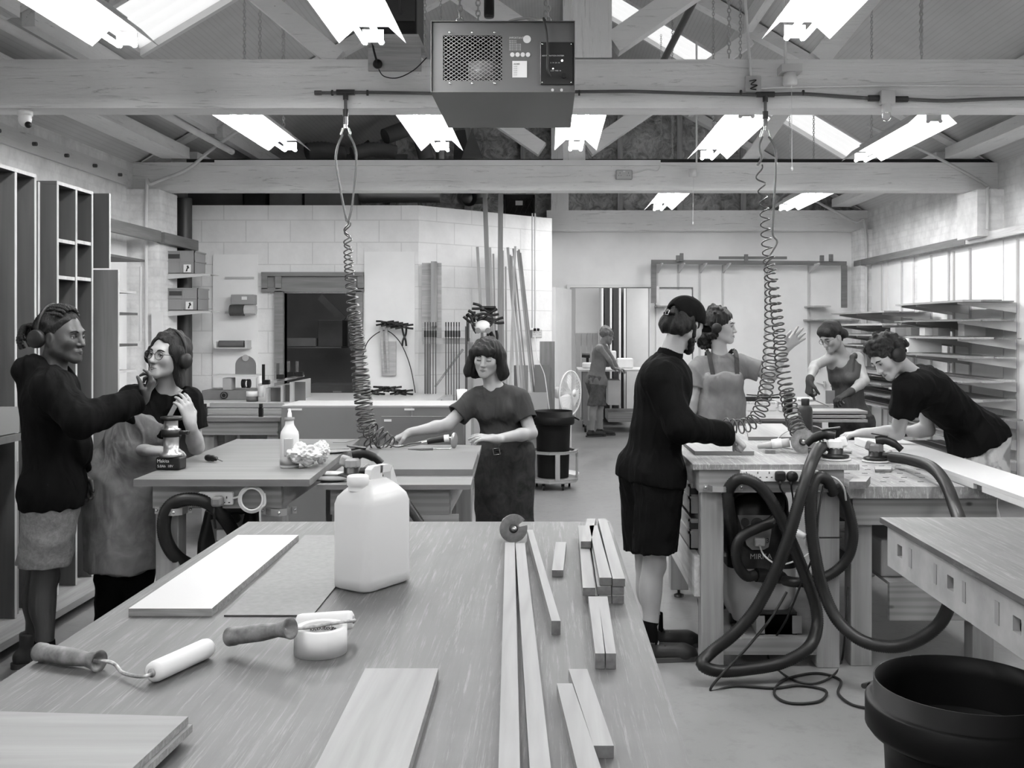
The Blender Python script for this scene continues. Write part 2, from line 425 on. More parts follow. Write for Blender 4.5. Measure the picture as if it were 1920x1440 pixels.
# ---- roof trusses
names = ['nearest', 'middle', 'farthest']
for ti, (y, th) in enumerate(((5.87, .19), (9.38, .19), (13.18, .2), (1.6, .19))):
    nm = (names + ['overhead'])[ti]
    xb0 = XL if ti < 2 or ti == 3 else -.0
    if ti == 2: xb0 = .0
    g = MB().lohi((xb0, y, 2.9), (XR, y + th, 3.165))
    if ti == 0: g.lohi((XL + .02, y + .01, 3.165), (XR, y + .12, 3.19))
    trim(g, mPW, nm + ' white painted timber tie beam across the room', 'beam')
    ym = y + th / 2
    if ti == 2:
        trim(MB().lohi((.06, y + .02, 3.166), (.29, y + th - .02, ZR - .3)), mPWZ, 'white post rising from the farthest tie beam', 'post'); 
    else:
        trim(MB().lohi((XC - .02, y + .01, 3.2 if ti == 0 else 3.166), (XC + .21 - .02 * ti, y + th - .01, ZR - .12)), mPWZ, nm + ' white king post under the roof ridge', 'post')
    for sd in (-1, 1):
        x0, x1 = XC + sd * .15, XC + sd * 4.0
        g = MB()
        if not (ti == 2 and sd < 0):
            g.prism([(x0, y + .02, roofz(x0) - .02), (x1, y + .02, roofz(x1) - .02), (x1 , y + .02, max(3.17, roofz(x1) - .24)), (x0, y + .02, roofz(x0) - .24)], (0, th - .04, 0))
            trim(g, mPW, nm + ' white principal rafter on the ' + ('left' if sd < 0 else 'right') + ' slope', 'rafter')
            # inner strut from the foot of the king post, outer strut off the tie beam
            a = V((XC + sd * .22, ym, 3.3)); c = V((XC + sd * 1.75, ym, roofz(XC + 1.75) - .2))
            if ti != 2: trim(MB().bar(a, c, th * .7, .13, (0, 1, 0)), mPW, nm + ' sloping strut beside the king post, ' + ('left' if sd < 0 else 'right') + ' side', 'strut')
    if ti == 0:
        for sd in (-1, 1):
            a = V((XC + sd * 1.42, ym, 3.2)); c = V((XC + sd * 2.35, ym, roofz(XC + 2.35) - .22))
            if sd > 0: a, c = V((1.62, ym, 3.2)), V((2.35, ym, roofz(2.35) - .2))
            trim(MB().bar(a, c, .12, .12, (0, 1, 0)), mPW, 'outer raking strut on the nearest beam, ' + ('left' if sd < 0 else 'right') + ' side', 'strut')
    if ti == 1:
        a, c = V((1.9, ym, 3.17)), V((2.5, ym, roofz(2.5) - .2)); trim(MB().bar(a, c, .12, .12, (0, 1, 0)), mPW, 'raking strut rising from the middle beam', 'strut')
# purlins and ridge
for i, x in enumerate((-3.15, -1.55, 1.9, 3.5)):
    z = roofz(x) - .02
    for k, (ya, yb) in enumerate(((YF, 5.88), (6.05, 9.39), (9.56, 13.17))):
        trim(MB().prism([(x - .04, ya, z), (x + .04, ya, z - (.0 if x < 0 else .04)), (x + .04, ya, z - .15), (x - .04, ya, z - .15)], (0, yb - ya, 0)), mPWY,
             ('outer left', 'inner left', 'inner right', 'outer right')[i] + ' roof purlin of the ' + ('near', 'middle', 'far')[k] + ' bay', 'purlin')
trim(MB().lohi((XC - .05, YF, ZR - .25), (XC + .05, 5.87, ZR - .03)), mPWY, 'ridge board over the near bay', 'ridge board')
# wall plates at the eaves and the bolted rail on the left wall
for k, (ya, yb) in enumerate(((YF, 5.86), (6.07, 9.37), (9.58, 13.1))):
    trim(MB().lohi((-3.62, ya, 3.2), (-3.36, yb, 3.3)), mPWY, 'heavy white eaves timber along the left wall, ' + ('near', 'middle', 'far')[k] + ' bay', 'timber')
    trim(MB().lohi((3.75, ya, 3.2), (4.0, yb, 3.3)), mPWY, 'heavy white eaves timber along the right wall, ' + ('near', 'middle', 'far')[k] + ' bay', 'timber')
# brick piers
for (x0, x1, y0, nm) in ((XL, -3.6, 9.25, 'left pier carrying the middle beam'), (4.0, XR, 9.25, 'right pier carrying the middle beam'), (4.1, XR, 13.0, 'right pier carrying the farthest beam')):
    struct(MB().lohi((x0, y0, 2.46 if x0 == 4.0 else 0), (x1, y0 + .45 if y0 < 13 else YB, 2.895)).build('wall_pier', mBrickX), 'white painted brick ' + nm, 'pier')
g = MB().lohi((-3.895, 3, 2.92), (-3.87, 9.2, 3.06)); rail = g.build('trim_90', M('rail_white', .68, .5, 'paintwood', ax='Y')); struct(rail, 'white bolted timber rail along the top of the left wall', 'rail')
for i in range(9):
    MB().cyl((-3.87, 5.0 + i * .5, 2.99), (-3.84, 5.0 + i * .5, 2.99), .016, n=6).build('bolt', M('bolt_dark', .12, .5, metal=.6), rail, True)
# thin black strip on top of the middle beam
trim(MB().lohi((XL + .5, 9.40, 3.166), (XR, 9.5, 3.2)), M('black_edge', .02, .5), 'thin black strip along the top of the middle beam', 'strip')
# architrave of the back doorway and its far room
b = MB().lohi((DX0 - .04, YB - .03, 0), (DX0, YB + .14, DZ + .04)).lohi((DX1, YB - .03, 0), (DX1 + .07, YB + .14, DZ + .04)).lohi((DX0, YB - .03, DZ), (DX1, YB + .14, DZ + .04))
trim(b, mTrimW, 'white door lining round the open back doorway', 'door lining')
for nm, lo, hi in (('wall_far_left', (-.5, YB + .12, 0), (-.4, 18, 2.7)), ('wall_far_right', (3.4, YB + .12, 0), (3.5, 18, 2.7)), ('wall_far_back', (-.5, 18, 0), (3.5, 18.1, 2.7)), ('ceiling_far', (-.5, YB + .12, 2.7), (3.5, 18.1, 2.8))):
    struct(MB().lohi(lo, hi).build(nm, mWhite), 'bright white ' + nm.split('_')[0] + ' of the room beyond the doorway, ' + {'left': 'left side', 'right': 'right side', 'back': 'end', 'far': 'overhead'}[nm.split('_')[-1]], nm.split('_')[0])
# the open white door leaf (door_1) and the closed panel (door_2)
dr = MB().lohi((0, 0, .01), (.86, .045, 2.12)).build('door_1', mTrimW, keep=True); dr.location = (DX0 - .02, YB - .06, 0); dr.rotation_euler = (0, 0, math.radians(-105))
struct(dr, 'white door leaf standing open into the workshop', 'door')
hd = MB().tube([(.75, -.0, .95), (.75, -.05, .95), (.75, -.05, 1.2), (.75, 0, 1.2)], .012).build('door_handle', M('handle_dark', .1, .4, metal=.5), dr)
b = MB().lohi((DX1 + .09, YB - .03, .05), (1.40 + .55, YB - .004, 2.12)); d2 = b.build('door_2', mWhite); struct(d2, 'flush white sliding door panel beside the doorway', 'door')
bb = MB().lohi((1.95, YB - .032, 0), (1.965, YB - .004, 2.14)).lohi((1.0, YB - .034, 2.14), (1.965, YB - .031, 2.155)); bb.build('edge_strip', M('strip_dark', .12, .5), d2, True)
MB().lohi((1.10 + .36, YB - .05, 1.92), (1.10 + .41, YB - .031, 2.17)).build('bolt_latch', M('latch', .5, .4, metal=.8), d2, True)
# timber door frame of the machine room opening
fr = M('frame_timber', .20, .6, 'wood', ax='X')
b = MB().lohi((-2.88, 10.04, 2.13), (-1.85, 10.1, 2.17)).lohi((-2.88, 10.05, 1.97), (-1.85, 10.1, 2.01)).lohi((-2.88, 10.08, 2.0), (-1.85, 10.095, 2.14))
for x in (-2.88, -2.74, -1.91): b.lohi((x, 10.05, 2.0), (x + .06, 10.1, 2.14))
b.lohi((-2.75, 10.05, 0), (JX0, 10.2, 1.98)).lohi((JX1, 10.05, 0), (-1.86, 10.2, 1.98))
trim(b, fr, 'dark timber frame with a boxed head round the machine room opening', 'door frame')
# ================= lamps =================
mRefl = M('lamp_reflector', .62, .45, amt=.01); mTube = M('tube_light', 62.0, kind='emit'); mChain = M('chain_steel', .5, .4, metal=.7); mEnd = M('tube_end', .6, .4)
def chain(b, a, z, r=.0028, link=.03):
    a = V(a); n = max(2, int((z - a.z) / (link * .74)))
    for i in range(n):
        c = a + V((0, 0, (i + .5) * (z - a.z) / n)); h = link / 2; w = link * .3
        d = V((1, 0, 0)) if i % 2 else V((0, 1, 0))
        b.tube([c + d * (w * math.cos(t)) + V((0, 0, h * math.sin(t))) for t in [k * PI / 4 for k in range(8)]], r, 4, closed=True)
def batten_light(x, y0, y1, z, label):
    t = T('hanging_light', label, 'light', (x, (y0 + y1) / 2, z), 0, 'hanging twin tube lights')
    L = (y1 - y0) / 2
    cs = [(-.16, -.040), (-.075, .04), (.075, .04), (.16, -.040)]
    b = MB(); pr = [(p[0], -L, p[1]) for p in cs] + [(p[0], -L, p[1] + .004) for p in reversed(cs)]
    b.prism(pr, (0, 2 * L, 0)); b.lohi((-.03, -L + .05, .0445), (.03, L - .05, .085)); b.build('reflector', mRefl, t)
    for sx in (-.04, .04):
        MB().cyl((sx, -L - .01, -.03), (sx, L + .01, -.03), .013, n=10).build('tube', mTube, t)
    for sy in (-1, 1):
        b = MB()
        for sx in (-.04, .04): b.cyl((sx, sy * (L + .01), -.03), (sx, sy * (L + .028), -.03), .014, n=10)
        b.lohi((-.05, min(sy * (L + .012), sy * (L + .02)), -.03), (.05, max(sy * (L + .012), sy * (L + .02)), .03)); b.build('tube_holder', mEnd, t)
    for sy in (-.7, .7):
        b = MB(); chain(b, (.01, sy * L, .085), roofz(x) - z - .02); b.build('chain', mChain, t)
    ld = bpy.data.lights.new('tube_glow', 'AREA'); ld.shape = 'RECTANGLE'; ld.size = .2; ld.size_y = 2 * L; ld.energy = LAMP_W
    lo = bpy.data.objects.new('tube_glow', ld); C.objects.link(lo); lo.parent = t; lo.location = (0, 0, -.05)
    return t
LAMP_W = 6
LR = [(-2.03, 3.35, 4.8, 'nearest hanging tube light, in the top left corner'), (-.83, 3.35, 4.75, 'hanging tube light beside the grey air filter box, upper left of it'), (1.17, 3.3, 4.68, 'near hanging tube light to the right of the air filter box'),
      (-1.97, 6.25, 7.63, 'leftmost tube light seen between the two nearest beams'), (-.80, 6.25, 7.63, 'tube light just left of and behind the air filter box'), (.22, 6.2, 7.6, 'tube light in the middle behind the air filter box, by the king post'),
      (1.29, 6.45, 8.0, 'tube light seen below the nearest beam, between two skylight ends'), (2.56, 6.6, 8.1, 'rightmost tube light seen between the two nearest beams'),
      (1.28, 10.0, 11.45, 'small distant tube light over the back doorway side'), (2.73, 10.0, 11.45, 'small distant tube light over the far right racks'),
      (2.5, 2.9, 4.3, 'tube light over the near right table'), (-2.0, -.4, 1.0, 'tube light behind the viewer, left'), (0, -.4, 1.0, 'tube light behind the viewer, centre'), (2.2, -.4, 1.0, 'tube light behind the viewer, right')]
for x, y0, y1, l in LR: batten_light(x, y0, y1, 3.0, l)
ld = bpy.data.lights.new('machine_room_fill', 'AREA'); ld.size = .6; ld.energy = 5  # unseen fill light without a fixture, added to lift the dark interior
lo = bpy.data.objects.new('machine_room_fill', ld); C.objects.link(lo); lo.location = (-2.3, 10.9, 2.7)
for (x, y) in ((.9, 15.2), (2.4, 16.6)):
    ld = bpy.data.lights.new('ceiling_panel_light', 'AREA'); ld.size = 1.2; ld.energy = 22
    lo = bpy.data.objects.new('ceiling_panel_light', ld); C.objects.link(lo); lo.location = (x, y, 2.66)
# ================= camera, world =================
cam = bpy.data.objects.new('camera', bpy.data.cameras.new('camera')); C.objects.link(cam)
cam.data.sensor_width = 36; cam.data.lens = F / 1920 * 36; cam.data.shift_x = -(VX - 960) / 1920; cam.data.shift_y = -(720 - VY) / 1920
cam.location = (0, 0, EYE); cam.rotation_euler = (PI / 2, 0, 0); cam.data.clip_end = 100
sc = bpy.context.scene; sc.camera = cam
w = bpy.data.worlds.new('overcast_sky'); sc.world = w; w.use_nodes = True
w.node_tree.nodes['Background'].inputs[0].default_value = (1, 1, 1, 1); w.node_tree.nodes['Background'].inputs[1].default_value = .8
sc.view_settings.view_transform = 'Standard'; sc.view_settings.look = 'None'; sc.view_settings.gamma = 1; sc.view_settings.exposure = 0.55
sc.cycles.use_denoising = True; sc.cycles.max_bounces = 6; sc.cycles.diffuse_bounces = 4; sc.cycles.use_adaptive_sampling = True; sc.cycles.adaptive_threshold = .05; sc.cycles.glossy_bounces = 2; sc.cycles.transparent_max_bounces = 4; sc.cycles.sample_clamp_indirect = 6
# ================= materials of the workshop things =================
mTop = M('worn_worktop', .095, .5, 'scratch'); mPly = M('ply_edge', .42, .6, 'wood', ax='X', sc=60)
mPine = M('knotty_pine_x', .26, .6, 'pine', ax='X'); mPineZ = M('knotty_pine_z', .28, .6, 'wood', ax='Z', sc=22, amt=.14); mPineY = M('knotty_pine_y', .27, .6, 'wood', ax='Y', sc=22)
mBenchTop = M('bench_top_ply', .145, .55, 'wood', ax='X', sc=14, amt=.12); mBenchTopD = M('bench_top_dusty', .28, .6, 'scratch')
mMDF = M('mdf', .17, .6, 'plain', amt=.05); mMDFd = M('mdf_dark', .1, .55, 'plain', amt=.06); mMDFe = M('mdf_edge', .34, .6, 'plain', amt=.05)
mAsh = M('pale_timber_y', .27, .5, 'wood', ax='Y', sc=26, amt=.08); mAshEnd = M('end_grain', .13, .7, 'plain', sc=60, amt=.25); mOak = M('pale_oak_face', .24, .5, 'wood', ax='Y', sc=30, amt=.1)
mOakX = M('pale_oak_face_x', .22, .5, 'wood', ax='X', sc=30, amt=.1)
mWhiteLam = M('white_laminate', .62, .35, amt=.01); mBlack = M('black_plastic', .010, .4, amt=.3); mBlackR = M('black_rubber', .016, .6, amt=.2); mSteel = M('bright_steel', .6, .25, metal=1); mGrey = M('grey_plastic', .3, .5); mGreyL = M('pale_grey_plastic', .5, .5)
mDarkMetal = M('dark_steel', .07, .4, metal=.7); mWhiteP = M('white_plastic', .8, .35, amt=.02); mHose = M('hose_black', .016, .42, amt=.25); mCoil = M('coil_hose', .06, .3, amt=.1)
mShelfM = M('bracket_white', .55, .5, amt=.06)
def leg_post(b, x, y, z1, w, z0=0.0): b.lohi((x, y, z0), (x + w, y + w, z1), .003)
def quad_top(b, c, z, th):
    """c: four xy corners front-left, front-right, back-right, back-left"""
    b.prism([(p[0], p[1], z - th) for p in c], (0, 0, th))
def bench(name, label, c, z, th, topmat, legw=.1, ins=.05, apron=.12, group=None, stretch=.25, legmat=None, front_ins=None):
    cx = sum(p[0] for p in c) / 4; cy = sum(p[1] for p in c) / 4
    t = T(name, label, 'workbench', (cx, cy, 0), 0, group)
    b = MB(); quad_top(b, c, z, th); wt = b.build('worktop', topmat, t, True)
    x0 = max(c[0][0], c[3][0]) + ins; x1 = min(c[1][0], c[2][0]) - ins; y0 = c[0][1] + (front_ins if front_ins is not None else ins); y1 = c[2][1] - ins
    lm = legmat or mPineZ
    for x in (x0, x1 - legw):
        for y in (y0 + .03, y1 - legw - .03):
            b = MB(); leg_post(b, x, y, z - th - .001 - (0), legw, .0); b.build('leg', lm, t, True)
    MB().lohi((x0, y0, z - th - apron), (x1, y0 + .028, z - th - .001)).build('apron', mPine, t, True)
    MB().lohi((x0, y1 - .028, z - th - apron), (x1, y1, z - th - .001)).build('apron', mPine, t, True)
    for x in (x0 - .004, x1 - .024): MB().lohi((x, y0 + .03, z - th - apron), (x + .028, y1 - .03, z - th - .002)).build('apron', mPineY, t, True)
    if stretch:
        MB().lohi((x0 + .01, y0 + .04, stretch), (x1 - .01, y1 - .04, stretch + .025)).build('shelf', mPineY, t, True)
    return t
def p2(px, py, z): q = WZ(px, py, z); return (q.x, q.y)
ZT = .95
# ---------- the big front table
front = bench('worktable', 'large scratched worktable across the foreground with paint rollers and a jug on it', [(-1.005, .92), (.214, .92), (.214, 3.352), (-1.005, 3.352)], ZT, .024, mTop, .09, .08, .12)
# ---------- left bench
c = [p2(250, 899, ZT), p2(580, 899, ZT), p2(675, 823, ZT), p2(444, 823, ZT)]
lbench = bench('workbench', 'left workbench with the white bottle on it and a hose looped under it', c, ZT, .03, mBenchTop, .1, .06, .105, stretch=None)
# ---------- middle bench (slightly lower)
ZM = .90
c = [p2(560, 909, ZM), p2(883, 909, ZM), p2(903, 834, ZM), p2(672, 834, ZM)]
c[0] = (-1.03, c[0][1]); c[3] = (-1.06, c[3][1])
mbench = bench('workbench', 'lower middle workbench with a dark board on it before the woman in a t-shirt', c, ZM, .022, mBenchTop, .09, .05, .12, stretch=.3)
MB().lohi((c[0][0] + .14, c[0][1] + .045, .62), (c[1][0] - .06, c[0][1] + .07, .757)).build('drawer', mPine, mbench, True)
MB().lohi((c[0][0] + .10, c[0][1] + .08, .33), (c[0][0] + .125, c[2][1] - .1, .75)).build('side_panel', mPineZ, mbench, True)
# ---------- right bench with the socket strip
ZR1 = .965
rbench = T('workbench', 'right workbench with a long socket strip and a dust extractor beneath', 'workbench', (1.05, 5.7, 0))
MB().lohi((.684, 4.66, ZR1 - .028), (1.465, 6.5, ZR1), .002).build('worktop', mBenchTopD, rbench, True)
for x, y in ((.729, 4.69), (1.275, 4.69), (.735, 5.9), (1.275, 5.9)):
    b = MB(); leg_post(b, x, y, ZR1 - .135, .105, .0 if y < 5 else .05); b.build('leg', mPineZ, rbench, True)
MB().lohi((.715, 4.672, ZR1 - .134), (1.395, 4.70 - .012, ZR1 - .029)).build('apron', mPine, rbench, True)
for x in (.715, 1.37): MB().lohi((x, 4.69, ZR1 - .133), (x + .02, 6.35, ZR1 - .03)).build('apron', mPineY, rbench, True)
MB().lohi((.715, 6.352, ZR1 - .134), (1.395, 6.37, ZR1 - .029)).build('apron', mPine, rbench, True)
MB().lohi((.70, 4.72, .33), (.727, 6.3, .52)).build('side_rail', M('pale_rail', .5, .6, 'wood', ax='Y'), rbench, True)
MB().lohi((.835, 4.72, .108), (1.274, 5.6, .128)).build('shelf', mPine, rbench, True)
MB().lohi((.835, 4.70, .06), (1.274, 4.719, .137)).build('rail', mPine, rbench, True)
MB().lohi((.728, 4.80, .50), (.865, 5.6, .518)).build('crate_shelf', mPine, rbench, True)
b = MB(); b.lathe((.79, 5.95, 0), [(.03, 0), (.03, .012), (.008, .02), (.008, .052)], 16); b.build('levelling_foot', mDarkMetal, rbench, True)
b = MB().cyl((.87, 5.7, .05), (.90, 5.7, .05), .05, n=20); b.lohi((.865, 5.67, .05), (.905, 5.73, .115)); b.build('castor', mBlackR, rbench, True)
x0, x1 = .765, 1.455
# ---------- bench 2 to the right, lower with dog holes
ZR2 = .86
def s2_(px, py, z): return p2(px, py, z)
c = [(1.402, 4.66), (2.16, 4.66), (2.16, 6.6), (1.402, 6.6)]
m = M('dusty_dog_hole_top', .30, .65, 'scratch')
sbench = bench('workbench', 'low right workbench with slotted top under the long white board', c, ZR2, .055, m, .1, .04, .13, stretch=None, front_ins=.03)
for i in range(5):
    for j in range(7):
        x, y = 1.52 + i * .09 + (j % 2) * .06, 4.80 + j * .14
        MB().lohi((x, y, ZR2 + .0005), (x + .028, y + .009, ZR2 + .0015)).build('slot', mDark, sbench, True)
MB().lohi((1.62, 4.705, .22), (2.01, 4.73, .40)).build('rail', mPine, sbench, True)
MB().lohi((1.62, 4.735, .385), (2.01, 6.2, .40)).build('shelf', mPine, sbench, True)
# ---------- near right table with mortised apron
ZN = .95
tN = T('worktable', 'near right table with square holes cut in its pale apron', 'worktable', (2.0, 2.6, 0))
MB().prism([(1.147, 1.2, ZN - .018), (2.7, 1.2, ZN - .018), (2.7, 3.43, ZN - .018), (1.147, 3.43, ZN - .018)], (0, 0, .018)).build('worktop', mTop, tN, True)
mAp = M('stained_ply', .38, .65, 'plain', sc=7, amt=.22)
def holed_side(x, y0, y1, z0, z1, holes, th, mat, parent, name):
    """panel in the YZ plane with rectangular through holes"""
    b = MB(); ys = sorted(set([y0, y1] + [h[0] for h in holes] + [h[1] for h in holes]))
    for a, c_ in zip(ys, ys[1:]):
        hh = [h for h in holes if h[0] <= a + 1e-6 and h[1] >= c_ - 1e-6]
        if hh:
            b.lohi((x, a, z0), (x + th, c_, hh[0][2])); b.lohi((x, a, hh[0][3]), (x + th, c_, z1))
        else: b.lohi((x, a, z0), (x + th, c_, z1))
    return b.build(name, mat, parent, True)
holes = []
for px, w_, kind in ((1687, 9, 1), (1707, 5, 0), (1754, 5, 0), (1782, 12, 1), (1808, 6, 0), (1870, 8, 0), (1907, 16, 1), (1960, 8, 0), (2040, 8, 0), (2110, 20, 1), (2190, 8, 0)):
    yc = F * 1.165 / (px - VX); dy = w_ * .5 * yc * yc / (F * 1.165)
    holes.append((yc - dy, yc + dy, .845, .885 if kind else .90, kind))
    if not kind: holes[-1] = (yc - dy, yc + dy, .835, .895, 0)
ap = holed_side(1.165, 1.25, 3.40, .79, ZN - .019, sorted([h[:4] for h in holes if h[4]], key=lambda h: h[0]), .018, mAp, tN, 'apron')
for h in holes:
    if not h[4]: MB().lohi((1.163, h[0], h[2]), (1.1645, h[1], h[3])).build('biscuit_slot', M('slot_fill', .3, .7), ap, True)
MB().lohi((1.165, 3.385, .79), (2.65, 3.403, ZN - .019)).build('apron', mAp, tN, True)
MB().lohi((1.30, 1.3, .79), (1.32, 3.38, ZN - .02)).build('inner_rail', mMDFe, tN, True)
MB().lohi((1.185, 1.3, .786), (2.6, 3.38, .79)).build('lower_skin', mMDFe, tN, True)
for x in (1.36, 2.5):
    for y in (2.75, 1.4): 
        b = MB(); leg_post(b, x, y, .68, .08); b.build('leg', mPineZ, tN, True)
    MB().lohi((x - .02, 1.3, .68), (x + .1, 3.05, .785)).build('bearer', mPineY, tN, True)
MB().bar((1.34, 2.83, .30), (2.55, 2.83, .52), .02, .14).build('brace', mPineY, tN, True)
sl = MB().bar((1.86, 3.33, ZN + .004), (1.875, 2.93, ZN + .004), .032, .006).build('wood_strip', mAsh); tag(sl, 'short pale strip of wood lying on the near right table', 'wood strip')
# ---------- rear right bench
c = [(1.05, 7.18), (2.62, 7.18), (2.62, 8.15), (1.05, 8.15)]
c = [(.9, 7.18), (2.05, 7.18), (2.05, 9.0), (.9, 9.0)]
rrb = bench('workbench', 'rear right workbench behind the black flask with jigs and boards on it', c, ZT, .02, mBenchTop, .09, .05, .1, stretch=None)
# ---------- back left bench and the wall bench
c = [(-2.56, 7.28), (-1.95, 7.28), (-1.95, 8.0), (-2.56, 8.0)]
blb = bench('workbench', 'small timber bench behind the woman in the leather apron', c, ZT, .03, mBenchTop, .09, .02, .1, stretch=.5)
wb = T('wall_bench', 'long low bench running along the blockwork wall', 'workbench', (-2.5, 9.3, 0))
MB().lohi((-3.55, 8.62, .925), (-1.0, 9.98, .955)).build('worktop', mWhiteLam, wb, True)
for x in (-3.5, -2.3, -1.1): MB().lohi((x, 8.68, 0), (x + .06, 9.9, .924)).build('support', mPineZ, wb, True)
MB().lohi((-3.5, 8.66, .83), (-1.04, 8.679, .923)).build('fascia', mMDFe, wb, True)
cab = T('cabinet_carcass', 'large grey board carcass standing on the floor behind the left bench', 'cabinet', (-1.2, 7.3, 0))
MB().lohi((-1.865, 7.0, .02), (-.95, 7.02, 1.046)).build('panel', mMDF, cab, True)
MB().lohi((-1.865, 7.0, 1.0465), (-.57, 7.5, 1.058)).build('top_panel', mMDFe, cab, True)
MB().lohi((-.945, 7.004, .02), (-.57, 7.02, 1.046)).build('panel', mMDF, cab, True)
MB().lohi((-1.865, 7.021, 0), (-1.845, 7.5, 1.046)).build('side_panel', mMDFe, cab, True)
MB().lohi((-.59, 7.021, 0), (-.57, 7.5, 1.046)).build('side_panel', mMDFe, cab, True)
for x, w_ in ((-1.82, .1), (-1.0, .07), (-.66, .06)): MB().lohi((x, 6.996, 1.025), (x + w_, 6.9995, 1.038)).build('label_tape', M('paper', .75, .8), cab, True)
pn = T('board', 'grey sheet of board leaning on the front of the carcass', 'board', (-.85, 6.85, 0))
MB().lohi((-1.13, 6.80, 0), (-.57, 6.818, 1.0)).build('sheet', M('mdf_b', .15, .6, amt=.05), pn, True)
MB().lohi((-1.11, 6.797, .965), (-1.06, 6.7995, .98)).build('label_tape', M('paper', .75, .8), pn, True)
# ================= things on the front table =================
def top_obj(name, label, cat, corners, h, mat, base=ZT, group=None, edge=None):
    """flat board given by pixel corners of its TOP face; lies on base"""
    z = base + h
    c = [WZ(x, y, z) for x, y in corners]
    b = MB().prism([(p.x, p.y, base + .0006) for p in c], (0, 0, h - .0006)); o = b.build(name, mat)
    if edge: 
        o.data.materials.append(edge)
        for pl in o.data.polygons:
            if abs(pl.normal.z) < .5: pl.material_index = 1
    return tag(o, label, cat, group)
mPlyE = M('plywood_edge', .25, .65, 'wood', ax='X', sc=90, amt=.35)
top_obj('faced_board', 'bright white faced plywood board on the left of the front table', 'board', [(241, 1141), (397, 1141), (560, 1003), (446, 1003)], .018, mWhiteLam, edge=mPlyE)
top_obj('thin_sheet', 'thin brown hardboard sheet lying beside the white faced board', 'sheet', [(420, 1153), (586, 1153), (708, 1003), (572, 1003)], .004, M('hardboard', .19, .6, 'plain', sc=60, amt=.12), edge=mDark)
top_obj('oak_board', 'pale wood-grain board in the centre foreground of the table', 'board', [(560, 1500), (748, 1500), (822, 1253), (685, 1253)], .019, mOak, edge=mPlyE)
g3 = None
for i, (dx, l) in enumerate(((-14, 'bottom'), (8, 'middle'), (0, 'topmost'))):
    z = ZT + i * .0125
    zt = z + .012
    c = [WZ(x, y, ZT + .0375) for x, y in ((-330, 1560), (118 + dx, 1560), (357 + dx - 4, 1343), (-120, 1330))]
    o = MB().prism([(p.x, p.y, z + .0006) for p in c], (0, 0, .0117)).build('oak_board', mOakX); o.data.materials.append(mPlyE)
    for pl in o.data.polygons:
        if abs(pl.normal.z) < .5: pl.material_index = 1
    tag(o, l + ' pale wood board of the stack at the near left corner of the front table', 'board')
def batten(label, far, near, h, base=ZT, ext=0.0, cat='batten', grp=None):
    """far / near: (xl, xr, y) of the top face in pixels"""
    z = base + h
    a, b_ = WZ(far[0], far[2], z), WZ(far[1], far[2], z); c_, d = WZ(near[1], near[2], z), WZ(near[0], near[2], z)
    b = MB().prism([(p.x, p.y, base + .0006) for p in (d, c_, b_, a)], (0, 0, h - .0008))
    o = b.build('wood_batten', mAsh); o.data.materials.append(mAshEnd)
    for pl in o.data.polygons:
        if pl.normal.y < -.7: pl.material_index = 1
    return tag(o, label, cat, grp)
batten('longest pale wood strip, the left one of the pair running to the viewer', (947, 965, 1017), (931, 978, 1560), .02)
batten('longest pale wood strip, the right one of the pair running to the viewer', (966.5, 984, 1018), (1001, 1047, 1560), .02)
batten('slender pale wood strip lying slantwise with its dark end toward the viewer', (988, 999, 993), (1034, 1051, 1164), .03)
batten('short stubby pale wood block lying alone between strips', (1042, 1062, 1016), (1035, 1056, 1069), .018, cat='wood block')
batten('left of two wood battens lying in front of the batten stack', (1103, 1122, 1118), (1116, 1134, 1225), .03)
batten('right of two wood battens lying in front of the batten stack', (1121.5, 1139, 1118), (1136, 1155, 1225), .03)
batten('nearest wood batten with a square dark end, at the right of the front table', (1066, 1101, 1254), (1113, 1151, 1398), .02)
batten('wood batten running out of the bottom of the view beside the nearest one', (1044, 1073, 1281), (1104, 1158, 1530), .02)
def stackb(x0, x1, yn, lab_, lvl, xf0, xf1, yf, cat='batten'):
    h = .019; base = ZT + lvl * (h + .0006)
    batten(lab_, (xf0, xf1, yf), (x0, x1, yn), h, base)
stackb(1101, 1121.5, 1117, 'left bottom batten of the wood batten stack', 0, 1092, 1107, 995)
stackb(1123, 1146.5, 1117, 'middle bottom batten of the wood batten stack', 0, 1108, 1124, 995)
stackb(1148, 1170, 1117, 'right bottom batten of the wood batten stack', 0, 1125, 1142, 995)
stackb(1093, 1116, 1102, 'left upper batten of the wood batten stack, set back', 1, 1084, 1100, 985)
stackb(1120, 1146, 1100, 'middle batten in the second row of the stack', 1, 1103, 1119, 985)
stackb(1148, 1170, 1100, 'right batten in the second row of the stack', 1, 1121, 1140, 985)
stackb(1124, 1147, 1083, 'slanting middle batten on top of the batten stack', 2, 1105, 1120, 985)
stackb(1149, 1172, 1085, 'right batten on top of the batten stack', 2, 1121, 1137, 972)
stackb(1089, 1108, 1015, 'short far left batten on top of the batten stack', 2, 1101, 1117, 972)
# masking tape
t = T('tape_roll', 'fat roll of white tape standing on edge of its core under the resting roller', 'tape roll', (-.454, 2.0, ZT + .0006))
MB().lathe((0, 0, 0), [(.039, 0), (.0525, 0), (.0525, .051), (.039, .051)], 48, closed=True).build('tape', M('tape_white', .72, .45, amt=.02), t)
core = MB().lathe((0, 0, 0), [(.0375, .001), (.0388, .001), (.0388, .0505), (.0375, .0505)], 48, closed=True).build('core', M('core_card', .55, .6), t)
mInk = M('black_ink', .02, .6)
for k, a in enumerate((62, 92, 122)):
    ar = math.radians(a); tx = text('kite', .014, mInk, core, (0, 0, 0), name='lettering', align='CENTER')
    tx.location = (.0368 * math.cos(ar), .0368 * math.sin(ar), .0335); tx.rotation_euler = (PI / 2, 0, ar - PI / 2)
